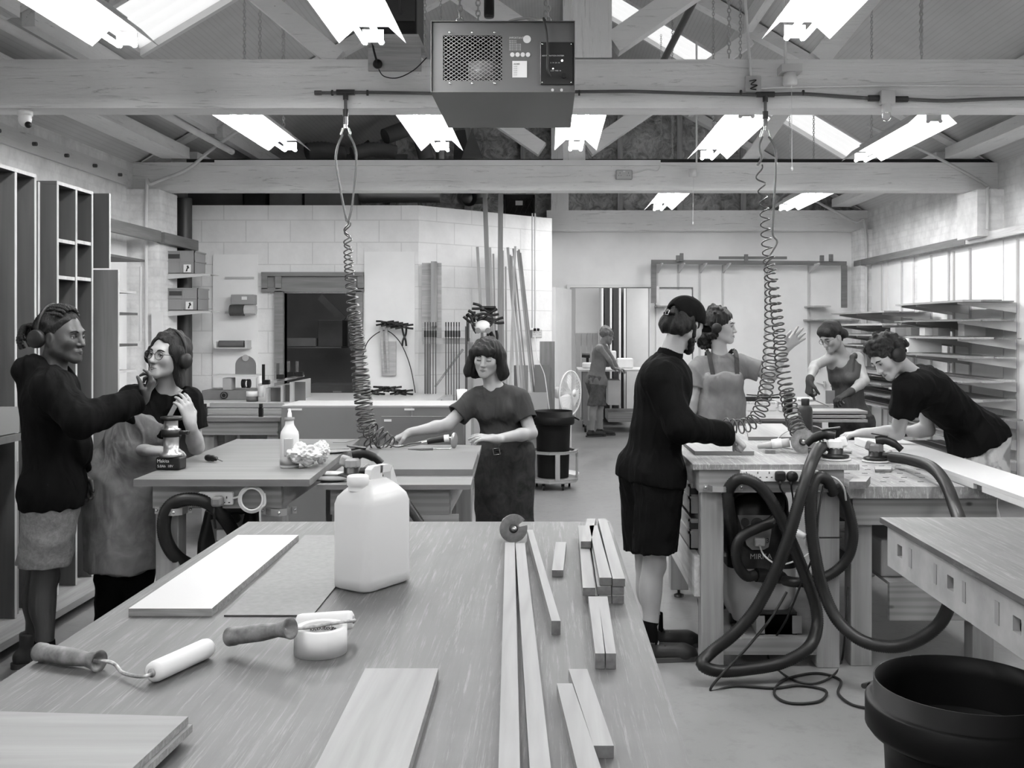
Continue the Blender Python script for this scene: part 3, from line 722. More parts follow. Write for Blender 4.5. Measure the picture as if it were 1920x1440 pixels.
# paint rollers
mHandle = M('roller_handle_smeared', .16, .5, 'plain', sc=45, amt=.55); mSleeve = M('roller_sleeve', .75, .95, 'plain', amt=.02); mWire = M('smeared_wire', .4, .4, 'plain', metal=.5, sc=80, amt=.5)
def roller(label, ha, hb, wire, ra, rb, hr=.018, rr=.0195):
    """ha->hb handle, wire path, ra->rb sleeve, world coordinates"""
    t = T('paint_roller', label, 'paint roller', V(ha) * .5 + V(rb) * .5)
    ha, hb, ra, rb = V(ha), V(hb), V(ra), V(rb); d = (hb - ha).normalized(); L = (hb - ha).length
    b = MB(); b.lathe(ha, [(hr * .62, .012), (hr * .66, 0), (hr, 0), (hr, L * .1), (hr * .93, L * .13), (hr * .93, L * .55), (hr * .8, L * .72), (hr * .72, L * .8), (hr * .95, L * .93), (hr * 1.15, L), (hr * .8, L * .97), (.004, L * .9)], 24, d)
    b.build('handle', mHandle, t, True)
    MB().tube(smooth_path([V(p) for p in wire], 10), .0035, 10).build('wire', mWire, t, True)
    e = (rb - ra).normalized(); l = (rb - ra).length
    MB().lathe(ra, [(.006, .002), (rr * .6, 0), (rr * .93, .004), (rr, .011), (rr, l - .012), (rr * .9, l - .003), (rr * .55, l), (.001, l - .001)], 32, e).build('sleeve', mSleeve, t, True)
    MB().lathe(ra - e * .001, [(.001, 0), (.008, 0), (.008, .004), (.001, .004)], 16, e).build('end_cap', mGrey, t, True)
    return t
z1 = ZT + .0195
roller('smeared paint roller lying flat at the left edge of the front table', WZ(72, 1222, z1), WZ(186, 1240, z1),
       [WZ(176, 1239, z1), WZ(200, 1240, z1), WZ(216, 1246, z1 - .004), WZ(228, 1260, z1 - .008), WZ(250, 1267, z1 - .006), WZ(272, 1268, z1), WZ(286, 1263, z1)], WZ(284, 1262, z1 + .001), WZ(392, 1213, z1 + .001))
zt = ZT + .052 + .0045
A, B = WZ(430, 1194, ZT + .032), WZ(545, 1178, zt + .012)
roller('paint roller with a dark handle resting across the white tape roll', A, B,
       [B - (B - A).normalized() * .02, WZ(575, 1177, zt), WZ(610, 1171, zt + .001), WZ(645, 1166, zt + .002), W(661, 1164, 2.03), W(665, 1163, 2.07), W(658, 1163, 2.074)], W(663, 1162, 2.075), W(556, 1169, 2.075), .0185, .0195)
# jug
jg = T('jerry_can', 'large white plastic jerry can of glue standing on the front table', 'jerry can', (-.443, 2.53, ZT + .0008), math.radians(57))
def sdf_placeholder(): pass
mJug = M('milky_plastic', .70, .3, amt=.01); mJug.node_tree.nodes['Principled BSDF'].inputs['Subsurface Weight'].default_value = .3; mJug.node_tree.nodes['Principled BSDF'].inputs['Subsurface Radius'].default_value = (.02, .02, .02)
def rrect(hx, hy, r, n=5):
    o = []
    for sx, sy, a0 in ((1, 1, 0), (-1, 1, PI / 2), (-1, -1, PI), (1, -1, 3 * PI / 2)):
        for k in range(n + 1):
            a = a0 + k * PI / 2 / n; o.append((sx * (hx - r) + r * math.cos(a), sy * (hy - r) + r * math.sin(a)))
    return o
def loft(b, sections, smooth=True, cap=True):
    """sections: list of (list of xyz)"""
    n = len(sections[0]); vs = [p for s_ in sections for p in s_]; fs = []
    for i in range(len(sections) - 1):
        a, c_ = i * n, (i + 1) * n
        fs += [(a + j, a + (j + 1) % n, c_ + (j + 1) % n, c_ + j) for j in range(n)]
    b.add(vs, fs, smooth)
    if cap: b.add(sections[0], [tuple(range(n - 1, -1, -1))]); b.add(sections[-1], [tuple(range(n))])
    return b
b = MB(); secs = []
for z, hx, hy, r, ox in ((0, .078, .052, .022, 0), (.006, .087, .061, .026, 0), (.03, .0875, .0615, .026, 0), (.05, .0875, .0615, .026, 0), (.21, .0875, .0615, .026, 0), (.228, .083, .057, .028, 0), (.245, .07, .044, .028, 0), (.262, .05, .026, .02, 0), (.268, .04, .018, .014, 0)):
    secs.append([(x + ox, y, z) for x, y in rrect(hx, hy, r)])
loft(b, secs); b.build('body', mJug, jg)
b = MB()   # the integral handle: a flat web with a finger hole at the far end
out = [(-.02, .25), (-.015, .292), (0, .3), (.05, .3), (.062, .296), (.086, .245), (.088, .21)]
hole = [(.018, .262), (.022, .283), (.046, .283), (.056, .262)]
for sy in (-1, 1): pass
b.prism([(x, -.011, z) for x, z in ((-.02, .24), (-.015, .292), (-.004, .3), (.028, .3), (.022, .24))], (0, .022, 0))
b.prism([(x, -.011, z) for x, z in ((.018, .281), (.018, .3), (.05, .3), (.062, .296), (.056, .281))], (0, .022, 0))
b.prism([(x, -.013, z) for x, z in ((.056, .281), (.062, .296), (.087, .235), (.087, .2), (.056, .24))], (0, .026, 0))
b.prism([(x, -.011, z) for x, z in ((.018, .24), (.018, .262), (.056, .262), (.056, .24))], (0, .022, 0))
b.build('handle', mJug, jg)
MB().lathe((-.052, 0, .246), [(.024, 0), (.024, .012), (.027, .013), (.027, .034), (.024, .037), (.001, .038)], 32).build('cap', M('white_cap', .85, .4, amt=.01), jg)
b = MB(); b.add([(0, 0, 0)], []);
# disc tool
def disc_tool(label, loc, rz, r=.043, tilt=0, hoselike=True):
    t = T('disc_sander', label, 'air tool', loc, 0, None, (0, tilt, rz))
    pts = []; n = 40
    for k in range(n + 1):
        a = math.radians(35) + 2 * PI * (k / n) * .93
        pts.append((r * math.cos(a), -.0, r + r * math.sin(a)))
    inner = [(r * .28 * math.cos(math.radians(35) + 2 * PI * (k / n) * .93), 0, r + r * .28 * math.sin(math.radians(35) + 2 * PI * (k / n) * .93)) for k in range(n + 1)]
    b = MB(); vs = [V(p) + V((0, y, 0)) for y in (0, .004) for p in pts] + [V(p) + V((0, y, 0)) for y in (0, .004) for p in inner]; m_ = n + 1; fs = []
    for k in range(n):
        fs += [(k, k + 1, 2 * m_ + k + 1, 2 * m_ + k), (m_ + k, 3 * m_ + k, 3 * m_ + k + 1, m_ + k + 1), (k, m_ + k, m_ + k + 1, k + 1), (2 * m_ + k, 2 * m_ + k + 1, 3 * m_ + k + 1, 3 * m_ + k)]
    b.add(vs, fs); b.build('abrasive_disc', M('abrasive', .20, .8, 'plain', sc=25, amt=.5), t)
    MB().lathe((0, .002, r), [(.001, .006), (r * .3, .006), (r * .34, .001), (r * .34, -.01)], 24, (0, -1, 0)).build('nut', mDarkMetal, t)
    MB().lathe((0, -.006, r), [(r * .2, 0), (r * .2, .004), (.001, .007)], 18, (0, -1, 0)).build('screw', mSteel, t)
    MB().lathe((0, .006, r), [(r * .45, 0), (r * .5, .02), (r * .35, .04), (.015, .05), (.015, .10), (.001, .102)], 20, (0, 1, 0)).build('motor', mGrey, t)
    return t
disc_tool('sanding disc tool standing behind the far ends of the long wood strips', WZ(963, 1018, ZT) + V((0, 0, .0008)), .25)
# ================= bins =================
mBin = M('black_bin', .004, .55, amt=.4, spec=.18); mChalk = mBin
def bin_(label, loc, sc_=1.0, rz=0, h=.66, r=.225):
    t = T('round_bin', label, 'bin', loc, rz)
    pr = [(r * .8, 0), (r * .88, h * .7), (r * .9, h - .135), (r * 1.05, h - .135), (r * 1.10, h - .12), (r * 1.10, h - .055), (r * 1.075, h - .05), (r * 1.0, h - .052), (r * 1.005, h), (r * .985, h), (r * .97, h - .05), (r * .86, h * .7), (r * .78, .012), (.001, .012)]
    MB().lathe((0, 0, 0), pr, 64).build('tub', mBin, t)
    for a in (0, PI):
        cx, sx = math.cos(a), math.sin(a); b = MB()
        def q(x, y, z): return (x * cx - y * sx, x * sx + y * cx, z)
        b.tube([q(r * 1.06, -.085, h - .065), q(r * 1.3, -.05, h - .09), q(r * 1.3, .05, h - .09), q(r * 1.06, .085, h - .065)], .008, 8)
        b.add([q(r * 1.06, -.09, h - .06), q(r * 1.3, -.055, h - .083), q(r * 1.3, .055, h - .083), q(r * 1.06, .09, h - .06)], [(0, 1, 2, 3)])
        b.build('handle', mBin, t)
    return t
bin_('large open black bin at the near right corner beside the table', (1.09, 2.6, 0.0), rz=math.radians(-60), h=.675)
# middle bin in a rolling timber cradle
bx, by = XY(1037, 10.1), 10.0
s_ = F / by
dl = T('bin_dolly', 'pale timber ring dolly on castors round the middle black bin', 'dolly', (bx, by, 0))
ZB = .115
b = MB().lathe((0, 0, 0), [(.001, .075), (.255, .075), (.255, .11), (.001, .11)], 10, smooth=False); b.build('base', mPine, dl)
MB().lathe((0, 0, 0), [(.222, .36), (.255, .36), (.255, .385), (.222, .385)], 10, closed=True, smooth=False).build('ring', mPine, dl)
for a in (-80, 5, 100, 190): 
    ca, sa = math.cos(math.radians(a)), math.sin(math.radians(a)); MB().box((.241 * ca, .241 * sa, .235), (.02, .045, .25), (0, 0, math.radians(a))).build('upright', mPineZ, dl)
for a in (-60, -120, 30, 150):
    ca, sa = .19 * math.cos(math.radians(a)), .19 * math.sin(math.radians(a))
    cs = MB().cyl((ca - .01, sa, .03), (ca + .01, sa, .03), .03, n=14); cs.lohi((ca - .016, sa - .012, .035), (ca + .016, sa + .012, .074)); cs.build('castor', mBlackR, dl)
bin_('black bin standing in the pale timber dolly beyond the middle bench', (bx, by, ZB), rz=.15, h=.66, r=.195)
# ================= air filter box =================
mBox = M('filter_box_paint', .105, .42, 'plain', amt=.04); mPrint = M('pale_print', .55, .6, amt=.02); mStick = M('sticker', .62, .6, amt=.02)
AX0, AX1, AY0, AY1, AZ0, AZ1 = -.492, .120, 4.225, 4.975, 2.603, 2.906
af = T('hanging_air_filter', 'big grey box air filter with a mesh grille hanging on chains under the roof', 'air filter', ((AX0 + AX1) / 2, 4.6, AZ0))
def fx(px): return (px - VX) / 442.0
def fz(py): return EYE + (616 - py) / 442.0
gx0, gx1, gz0, gz1 = fx(830), fx(941), fz(150), fz(65)
b = MB(); y = AY0 + .012
for lo, hi in (((AX0 + .004, y, AZ0 + .004), (gx0, y + .004, AZ1 - .004)), ((gx1, y, AZ0 + .004), (AX1 - .004, y + .004, AZ1 - .004)), ((gx0, y, gz1), (gx1, y + .004, AZ1 - .004)), ((gx0, y, AZ0 + .004), (gx1, y + .004, gz0))): b.lohi(lo, hi)
b.build('front_panel', mBox, af, True)
b = MB()
b.lohi((AX0, AY0, AZ0), (AX1, AY1, AZ0 + .003)).lohi((AX0, AY0, AZ1 - .003), (AX1, AY1, AZ1)).lohi((AX0, AY0, AZ0 + .003), (AX0 + .003, AY1, AZ1 - .003)).lohi((AX1 - .003, AY0, AZ0 + .003), (AX1, AY1, AZ1 - .003)).lohi((AX0 + .003, AY1 - .01, AZ0 + .003), (AX1 - .003, AY1 - .006, AZ1 - .003))
b.build('casing', mBox, af, True)
b = MB(); gw, gh = gx1 - gx0, gz1 - gz0; n = 11; cw = gw / n; rows = 12; ch = gh / rows
for i in range(-rows, n + 1):
    for sgn in (1, -1):
        # clipped diagonal
        pts = []
        for k in range(rows + 1):
            xx = (i + k) if sgn > 0 else (n - i - k)
            if 0 <= xx <= n: pts.append((gx0 + xx * cw, AY0 + .017, gz0 + k * ch))
        if len(pts) > 1: b.bar(pts[0], pts[-1], .0022, .0022, (0, 1, 0))
b.build('mesh_grille', M('grille_wire', .34, .4, metal=.4), af, True)
MB().lohi((gx0 - .02, AY0 + .3, gz0 - .02), (gx1 + .02, AY0 + .31, gz1 + .02)).build('cavity_shade_sheet', mBlack, af, True)  # black sheet stands in for the shade inside the casing
MB().lathe((fx(905), AY0 + .12, (gz0 + gz1) / 2 - .03), [(.001, -.05), (.07, -.05), (.072, .03), (.001, .03)], 28, (0, 0, 1)).build('fan_drum', M('fan_drum', .2, .5), af, True)
MB().lohi((fx(922), AY0 + .06, gz0), (fx(926), AY0 + .1, gz1)).build('motor_bracket', mDarkMetal, af, True)
for px in (843, 885, 927):
    for py in (59, 155): MB().ball((fx(px), AY0 + .011, fz(py)), (.006, .004, .006), 8, 6).build('screw', mSteel, af, True)
cp = MB().box(((fx(1013) + fx(1075)) / 2, AY0 + .008, (fz(78) + fz(158)) / 2), (fx(1075) - fx(1013), .006, fz(78) - fz(158)), None, .002).build('control_panel', M('control_black', .022, .3), af, True)
for px, py in ((1017, 82), (1071, 82), (1017, 154), (1071, 154)): MB().ball((fx(px), AY0 + .0045, fz(py)), (.003, .002, .003), 8, 6).build('screw', mSteel, cp, True)
def wtext(body, size, mat, parent, wl, name='lettering', rot=(PI / 2, 0, 0), al='LEFT'):
    o = text(body, size, mat, parent, wmat(parent).inverted() @ V(wl), rot, name, .0003, al); return o
wtext('AIR FILTRATION SYSTEM', .0085, mPrint, cp, (fx(1016), AY0 + .0045, fz(105)))
wtext('0  1H  2H  4H', .007, mPrint, cp, (fx(1032), AY0 + .0045, fz(118)))
wtext('LOW  MED  HI', .007, mPrint, cp, (fx(1032), AY0 + .0045, fz(133)))
for px, py, r in ((1054, 113, .0045), (1037, 128, .003)): MB().ball((fx(px), AY0 + .0045, fz(py)), (r, .002, r), 10, 6).build('indicator_lamp', M('led', 2.5, kind='emit'), cp, True)
MB().cyl((fx(1057), AY0 + .005, fz(142)), (fx(1057), AY0 - .006, fz(142)), .011, n=16).build('switch', mBlack, cp, True)
MB().tube(smooth_path([(fx(1022), AY0 + .03, AZ1 + .012), (fx(1019), AY0 - .006, fz(36)), (fx(1025), AY0 - .01, fz(62)), (fx(1027), AY0 - .008, fz(100)), (fx(1026), AY0 - .008, fz(128)), (fx(1032), AY0 + .004, fz(143))], 8), .0045, 8).build('power_cord', mBlackR, af, True)
st = MB().lohi((fx(960.5), AY0 + .0098, fz(144)), (fx(988), AY0 + .0118, fz(113))).build('rating_sticker', mStick, af, True)
wtext('AC400', .009, mInk, st, (fx(963), AY0 + .0092, fz(120)))
for k in range(5): wtext('iii ii iiii i', .005, mInk, st, (fx(963), AY0 + .0092, fz(124 + k * 4)))
lb = MB().cyl((fx(988), AY0 + .0115, fz(72)), (fx(988), AY0 + .0105, fz(72)), .0165, n=28).build('round_sticker', mPrint, af, True)
wtext('IMPORTANT', .011, mPrint, lb, (fx(954.5), AY0 + .0108, fz(71)))
for k in range(6): wtext('lllll llll lll llllll ll llll lll'[:(18 if k < 2 else 30)], .0075, mPrint, lb, (fx(954.5), AY0 + .0108, fz(76 + k * 3.4)))
for k in range(4): 
    MB().cyl((fx(960.5 + k * 9.8), AY0 + .0115, fz(101)), (fx(960.5 + k * 9.8), AY0 + .0105, fz(101)), .0095, n=20).build('warning_disc', mPrint, af, True)
for px, py, up in ((860, AY0 + .05, 0), (878, AY0 + .6, 0), (1028, AY0 + .05, 0), (1024, AY0 + .6, 0)):
    b = MB(); x = fx(px) if up == 0 else px; b.lathe((x, py, AZ1 + .02), [(.012, -.004), (.016, 0), (.012, .004)], 16, (0, 1, 0), closed=True); b.build('eye_bolt', mSteel, af, True)
    b = MB(); chain(b, (x, py, AZ1 + .03), roofz(x) - .02, .003, .034); b.build('chain', mChain, af, True)
MB().tube(smooth_path([(fx(944), 4.5, AZ1 + .004), (fx(950), 4.35, AZ1 + .03), (fx(990), 4.3, AZ1 + .035), (fx(1010), 4.28, AZ1 + .02), (fx(1022), AY0 + .03, AZ1 + .012)], 8), .006, 8).build('supply_cable', mGrey, af, True)
for px in (1036, 1053): MB().cyl((fx(px), AY0 + .012, fz(168)), (fx(px), AY0 + .004, fz(168)), .006, n=12).build('gland', mGreyL, af, True)
# ================= compressed air line on the nearest beam =================
YP = 5.845
def bx_(px, py, y=YP): return W(px, py, y)
mPipe = M('air_pipe', .10, .45, 'plain', amt=.15); mFit = M('pipe_fitting', .03, .45)
def tee(px, py, label):
    t = T('air_outlet_tee', label, 'pipe fitting', bx_(px, py), 0)
    MB().cyl(bx_(px - 17, py), bx_(px + 17, py), .0165, n=14).build('tee_body', mFit, t, True)
    MB().cyl(bx_(px, py + 2), bx_(px, py + 14), .015, n=14).build('branch', mFit, t, True)
    MB().cyl(bx_(px, py + 14), bx_(px, py + 32), .0095, n=12).build('stub_pipe', mPipe, t, True)
    MB().cyl(bx_(px, py + 32), bx_(px, py + 46), .0165, n=14).build('collar', mFit, t, True)
    b = MB().cyl(bx_(px, py + 46), bx_(px, py + 60), .0145, n=6, smooth=False).cyl(bx_(px, py + 60), bx_(px, py + 68), .010, n=12); b.build('coupler', mSteel, t, True)
    MB().cyl(bx_(px - 5, py + 67), bx_(px - 9, py + 80), .008, .007, n=10).build('barb', mSteel, t, True)
    MB().cyl(bx_(px + 5, py + 67), bx_(px + 9, py + 80), .008, .007, n=10).build('barb', mSteel, t, True)
tee(648, 173, 'black tee on the air pipe above the pair of coiled hoses by the middle bench')
tee(1435, 177, 'black tee on the air pipe above the coiled hoses over the right bench')
tag(MB().tube([bx_(602, 174), bx_(631, 174)], .0095, 10).tube([bx_(590, 174), bx_(603, 174)], .0135, 10).build('air_pipe', mPipe), 'capped stub end of the dark air pipe on the nearest beam', 'pipe')
tag(MB().tube([bx_(665.5, 173), bx_(740, 174), bx_(808, 175), bx_(1078, 172), bx_(1180, 171), bx_(1300, 175), bx_(1417, 178)], .0095, 10).build('air_pipe', mPipe), 'long dark air pipe running behind the grey filter box along the nearest beam', 'pipe')
tag(MB().tube(smooth_path([bx_(1452.5, 177), bx_(1505, 176), bx_(1580, 181), bx_(1628, 184)], 6), .0105, 10).build('air_pipe', mPipe), 'short dark air pipe between the right tee and the water trap', 'pipe')
tag(MB().tube(smooth_path([bx_(1700, 186), bx_(1770, 189), bx_(1850, 186), bx_(1960, 184), bx_(2250, 184)], 6), .0105, 10).build('air_pipe', mPipe), 'dark air pipe running from the water trap to the right wall', 'pipe')
for px in (623, 689, 1086, 1389, 1506):
    b = MB().lathe(bx_(px, 174), [(.0115, -.005), (.017, -.005), (.017, .005), (.0115, .005)], 14, (1, 0, 0), closed=True); tag(b.build('pipe_clip', mFit), 'small black clip holding the air pipe, ' + {623: 'left of the left tee', 689: 'right of the left tee', 1086: 'just right of the filter box', 1389: 'left of the right tee', 1506: 'right of the right tee'}[px], 'pipe clip')
t = T('hanging_water_trap', 'clear bowl water trap hanging in the air pipe on the right of the nearest beam', 'water trap', bx_(1663, 185))
MB().cyl(bx_(1628, 184), bx_(1652, 184), .018, n=14).build('union', mFit, t, True); MB().cyl(bx_(1674, 186), bx_(1702, 186), .018, n=14).build('union', mFit, t, True)
MB().lohi(bx_(1652, 195, 5.81), bx_(1674, 172, 5.86), .004).build('head', M('trap_head', .5, .4), t, True)
MB().lathe(bx_(1662, 195, 5.835), [(.028, 0), (.026, -.05), (.0245, -.052)], 20).build('collar', mGreyL, t, True)
MB().lathe(bx_(1662, 209, 5.835), [(.0245, 0), (.0245, -.04), (.018, -.052), (.001, -.056)], 20).build('bowl', M('clear_bowl', .8, .1, trans=.85, amt=0), t, True)
tag(MB().tube(smooth_path([bx_(1425, 166), bx_(1500, 163), bx_(1700, 160), bx_(1920, 161), bx_(2250, 162)], 6), .0075, 8).build('conduit_pipe', mTrimW), 'thin white conduit along the nearest beam above the dark air pipe', 'conduit')
# coil hoses
def coil_obj(name, label, pts, R0, turns, r=.0042):
    b = MB().tube(coil(pts, R0, turns, r, per=12), r, 6); return tag(b.build(name, mCoil), label, 'coiled hose')
def hose_thing(label, straight, pts, R0, turns, rs=.0065, r=.0045, tail=None):
    t = T('coil_hose', label, 'coiled hose', V(straight[0]))
    MB().tube(smooth_path(straight, 10), rs, 8).build('lead_hose', mPipe, t, True)
    MB().tube(coil(pts, R0, turns, r, per=16, w=1.3), r, 6).build('coil', mCoil, t, True)
    if tail: MB().tube(smooth_path(tail, 10), r, 7).build('tail', mCoil, t, True)
    return t
y = 5.83
hose_thing('left drop coiled air hose whose end lies heaped on the middle bench', [bx_(643, 252, y), bx_(633, 275, y), bx_(630, 305, y), bx_(640, 365, y), bx_(650, 415, y)],
    [bx_(650, 415, y), bx_(652, 480, y), bx_(660, 560, y), bx_(670, 640, y), bx_(678, 720, y), bx_(684, 780, y), bx_(688, 815, 5.86), bx_(700, 826, 5.86), bx_(716, 825, 5.84), bx_(728, 832, 5.80)], lambda f: .014 + .036 * min(1, f * 1.5), 36)
hose_thing('coiled air hose on the left drop, twisted round its twin and feeding the air tool', [bx_(654, 252, y), bx_(665, 275, y - .01), bx_(668, 305, y - .01), bx_(660, 385, y), bx_(652, 418, y)],
    [bx_(652, 418, y), bx_(655, 500, y), bx_(664, 590, y), bx_(673, 670, y), bx_(681, 750, y), bx_(690, 800, y - .03), bx_(706, 812, y - .06), bx_(722, 829, y - .08)], lambda f: .018 + .032 * min(1, f * 1.5), 30,
    tail=[bx_(728, 833, y - .08), bx_(745, 838, y - .05), bx_(770, 832, y - .03), bx_(790, 830, y - .03)])
hose_thing('coiled air hose curving from above to the hand of the man in the cap', [bx_(1430, 256, y), bx_(1424, 275, y), bx_(1428, 296, y), bx_(1420, 310, y)],
    [bx_(1422, 310, y), bx_(1432, 380, y), bx_(1437, 450, 5.8), bx_(1444, 520, 5.75), bx_(1446, 600, 5.65), bx_(1444, 660, 5.6), bx_(1438, 720, 5.5), bx_(1428, 762, 5.4), bx_(1412, 790, 5.35), bx_(1385, 800, 5.3), bx_(1352, 796, 5.28)], lambda f: .022 + .016 * min(1, f * 1.7), 38)
hose_thing('coiled air hose on the right drop ending at the disc tool on the right bench', [bx_(1441, 256, y), bx_(1452, 275, y), bx_(1455, 310, y), bx_(1450, 400, y), bx_(1449, 438, y), bx_(1457, 452, y), bx_(1450, 468, y), bx_(1442, 480, y)],
    [bx_(1443, 480, y), bx_(1452, 550, 5.75), bx_(1460, 620, 5.65), bx_(1466, 680, 5.55), bx_(1474, 730, 5.5), bx_(1486, 780, 5.4), bx_(1499, 812, 5.3), bx_(1520, 828, 5.22), bx_(1538, 842, 5.15)], lambda f: .026 + .02 * f, 34, r=.005)
tag(MB().tube(smooth_path([bx_(1400, 740, 5.5), bx_(1440, 742, 5.5), bx_(1472, 737, 5.5)], 6), .0035, 6).build('tie_strap', mBlackR), 'dark strap tying the two right coiled hoses together', 'strap')
# ================= electrical bits =================
t = T('hanging_pull_switch', 'round white ceiling pull switch on a bracket at the nearest beam', 'switch', bx_(1478, 145))
MB().lathe(bx_(1481, 160, 5.80), [(.001, 0), (.038, 0), (.042, .01), (.042, .05), (.036, .052), (.036, .09), (.001, .09)], 24).build('switch_body', mWhiteP, t, True)
MB().lohi(bx_(1466, 133, 5.75), bx_(1495, 129, 5.868)).build('bracket', mGreyL, t, True)
b = MB().tube([bx_(1484, 160, 5.8), bx_(1485, 312, 5.8)], .0015, 5).ball(bx_(1485, 316, 5.8), (.006, .006, .012), 8, 6); b.build('pull_cord', mTrimW, t, True)
t = T('hanging_junction_box', 'open square junction box with curled wire on the nearest beam', 'junction box', bx_(1411, 158))
MB().lohi(bx_(1398, 172, 5.835), bx_(1425, 144, 5.865), .003).build('box', mGreyL, t, True)
MB().tube(smooth_path([bx_(1405, 152, 5.828), bx_(1418, 150, 5.826), bx_(1408, 158, 5.826), bx_(1420, 160, 5.826), bx_(1407, 166, 5.826), bx_(1418, 168, 5.828)], 6), .003, 6).build('wire', mBlackR, t, True)
for px0, px1, py1, yy, l in ((1388, 1408, 144, 5.85, 'white conduit dropping at a slant to the junction box'), (1470, 1473, 129, 5.80, 'white conduit dropping straight to the pull switch')):
    q = W(px1, py1, yy); tp = V((XY(px0, yy) - .02, yy, 4.2)) 
    tag(MB().tube([q, tp], .009, 8).build('hanging_conduit', mTrimW), l, 'conduit')
def socket2(name, label, c, mat=mGrey):
    t = T(name, label, 'socket', c); b = MB().box((0, 0, 0), (.155, .035, .09), None, .008); b.build('back_box', mat, t)
    MB().box((0, -.0195, 0), (.14, .003, .078)).build('face_plate', mGreyL, t)
    for sx in (-.04, .04):
        b = MB()
        for dx, dz, w_, h_ in ((0, .015, .004, .01), (-.011, -.008, .008, .004), (.011, -.008, .008, .004)): b.box((sx + dx, -.0215, dz), (w_, .001, h_))
        b.build('pin_holes', mInk, t)
    MB().box((0, -.023, .03), (.02, .006, .012)).build('switch', mWhiteP, t)
    return t
socket2('wall_socket', 'grey metal twin socket on the front of the middle beam', W(1170, 328, 9.36))
tag(MB().tube(smooth_path([W(1185, 326, 9.37), W(1200, 322, 9.37), W(1215, 318, 9.37), W(1232, 320, 9.37), W(1238, 312, 9.37)], 6), .006, 6).build('power_cord', mTrimW), 'white cable running from the twin socket on the middle beam', 'cable')
tag(MB().lohi(W(402, 310, 9.35), W(1238, 301, 9.378)).build('cable_trunking', mTrimW), 'long white cable trunking on the upper edge of the middle beam', 'trunking')
t = T('hanging_pull_switch', 'round white pull switch below the junction of the middle beam', 'switch', W(1299, 322, 9.3))
MB().lathe(W(1299, 331, 9.32), [(.001, 0), (.035, 0), (.035, .07), (.001, .07)], 20).build('switch_body', mWhiteP, t, True)
MB().tube([W(1300, 331, 9.3), W(1299, 415, 9.3)], .002, 5).ball(W(1299, 418, 9.3), (.008, .008, .016), 8, 6).build('pull_cord', mTrimW, t, True)
tag(MB().tube([W(1306, 305, 9.36), V((XY(1306, 9.36), 9.36, 4.3))], .009, 8).build('hanging_conduit', mTrimW), 'white conduit dropping to the switch on the middle beam', 'conduit')
# conduits along the room
def cond(label, pts, r=.012, mat=None): return tag(MB().tube(smooth_path(pts, 6), r, 10).build('conduit', mat or mPW2), label, 'conduit')
mPW2 = M('conduit_white', .62, .45)
cond('fat white pipe under the roof along the left side', [(-2.94, -1, 3.24), (-2.94, 5.8, 3.245), (-2.94, 9.3, 3.25)], .028)
cond('white conduit bent over the left end of the middle beam and down the pier', [W(470, 228, 9.33), W(395, 282, 9.33), W(350, 318, 9.30), W(285, 345, 9.225), W(275, 365, 9.225), W(275, 700, 9.225)], .016)
cond('white conduit bent over the right end of the middle beam and down the wall', [W(1625, 235, 9.33), W(1750, 292, 9.33), W(1845, 345, 9.33), W(1851, 360, 9.23), W(1851, 430, 9.23)], .014)
cond('white conduit bent over the right end of the farthest beam and down the corner', [W(1520, 372, 13.12), W(1600, 415, 12.98), W(1622, 425, 12.97), W(1624, 600, 12.97), W(1625, 800, 12.97)], .016)
cond('first thin conduit running up beside the left pier', [W(264, 500, 9.1), W(263, 640, 9.1)], .012)
tag(MB().tube([W(1242, 118, 6.25), W(1282, 40, 6.25), W(1318, -30, 6.25)], .022, 12).build('hanging_tie_rod', mPipe), 'dark round tie rod slanting up past the skylight right of the king post', 'rod')
# security camera
t = T('hanging_security_camera', 'white dome security camera under the left end of the nearest beam', 'security camera', W(47, 222, 5.95))
MB().lathe(W(47, 217, 5.95), [(.04, .035), (.043, .03), (.043, .0), (.001, .0)], 24).build('mount', mWhiteP, t, True)
MB().ball(W(47, 222, 5.95), (.038, .038, .052), 20, 12).build('housing', mWhiteP, t, True); MB().ball(W(53, 234, 5.925), (.02, .02, .02), 14, 8).build('lens', mBlack, t, True)
# speaker unit on the nearest beam
t = T('hanging_loudspeaker', 'black loudspeaker cabinet on a plywood bracket over the nearest beam', 'loudspeaker', W(742, 90, 5.75))
MB().lohi(W(690, 132, 5.84), W(790, 92, 5.868)).build('bracket_board', mPly, t, True)
MB().lohi((XY(695, 5.7), 5.62, 3.247), (XY(788, 5.7), 6.0, 3.262)).build('shelf', mPly, t, True)
MB().lohi((XY(703, 5.66), 5.64, 3.263), (XY(782, 5.66), 5.98, 3.62), .015).build('cabinet', mBlack, t, True)
b = MB().lohi((XY(725, 5.64), 5.628, 3.34), (XY(778, 5.64), 5.639, 3.56)); b.build('grille', M('speaker_grille', .05, .8), t, True)
MB().tube([(XY(750, 5.6), 5.625, 3.38), (XY(750, 5.6), 5.59, 3.39), (XY(750, 5.6), 5.59, 3.5), (XY(750, 5.6), 5.625, 3.51)], .006, 8).build('handle', mDarkMetal, t, True)
MB().ball(W(708, 120, 5.82), (.028, .025, .028), 14, 10).build('plug', mBlack, t, True)
MB().tube(smooth_path([W(708, 120, 5.80), W(700, 90, 5.8), W(698, 62, 5.8), W(700, 50, 5.8)], 6), .006, 8).build('lead', mBlackR, t, True)
MB().tube(smooth_path([W(710, 130, 5.82), W(720, 143, 5.83), W(745, 146, 5.83), W(775, 132, 5.83), W(800, 108, 5.83)], 6), .003, 6).build('cable', mBlackR, t, True)
t = T('hanging_black_can', 'small black cylindrical can hanging over the filter box', 'pendant', W(917, 15, 5.2))
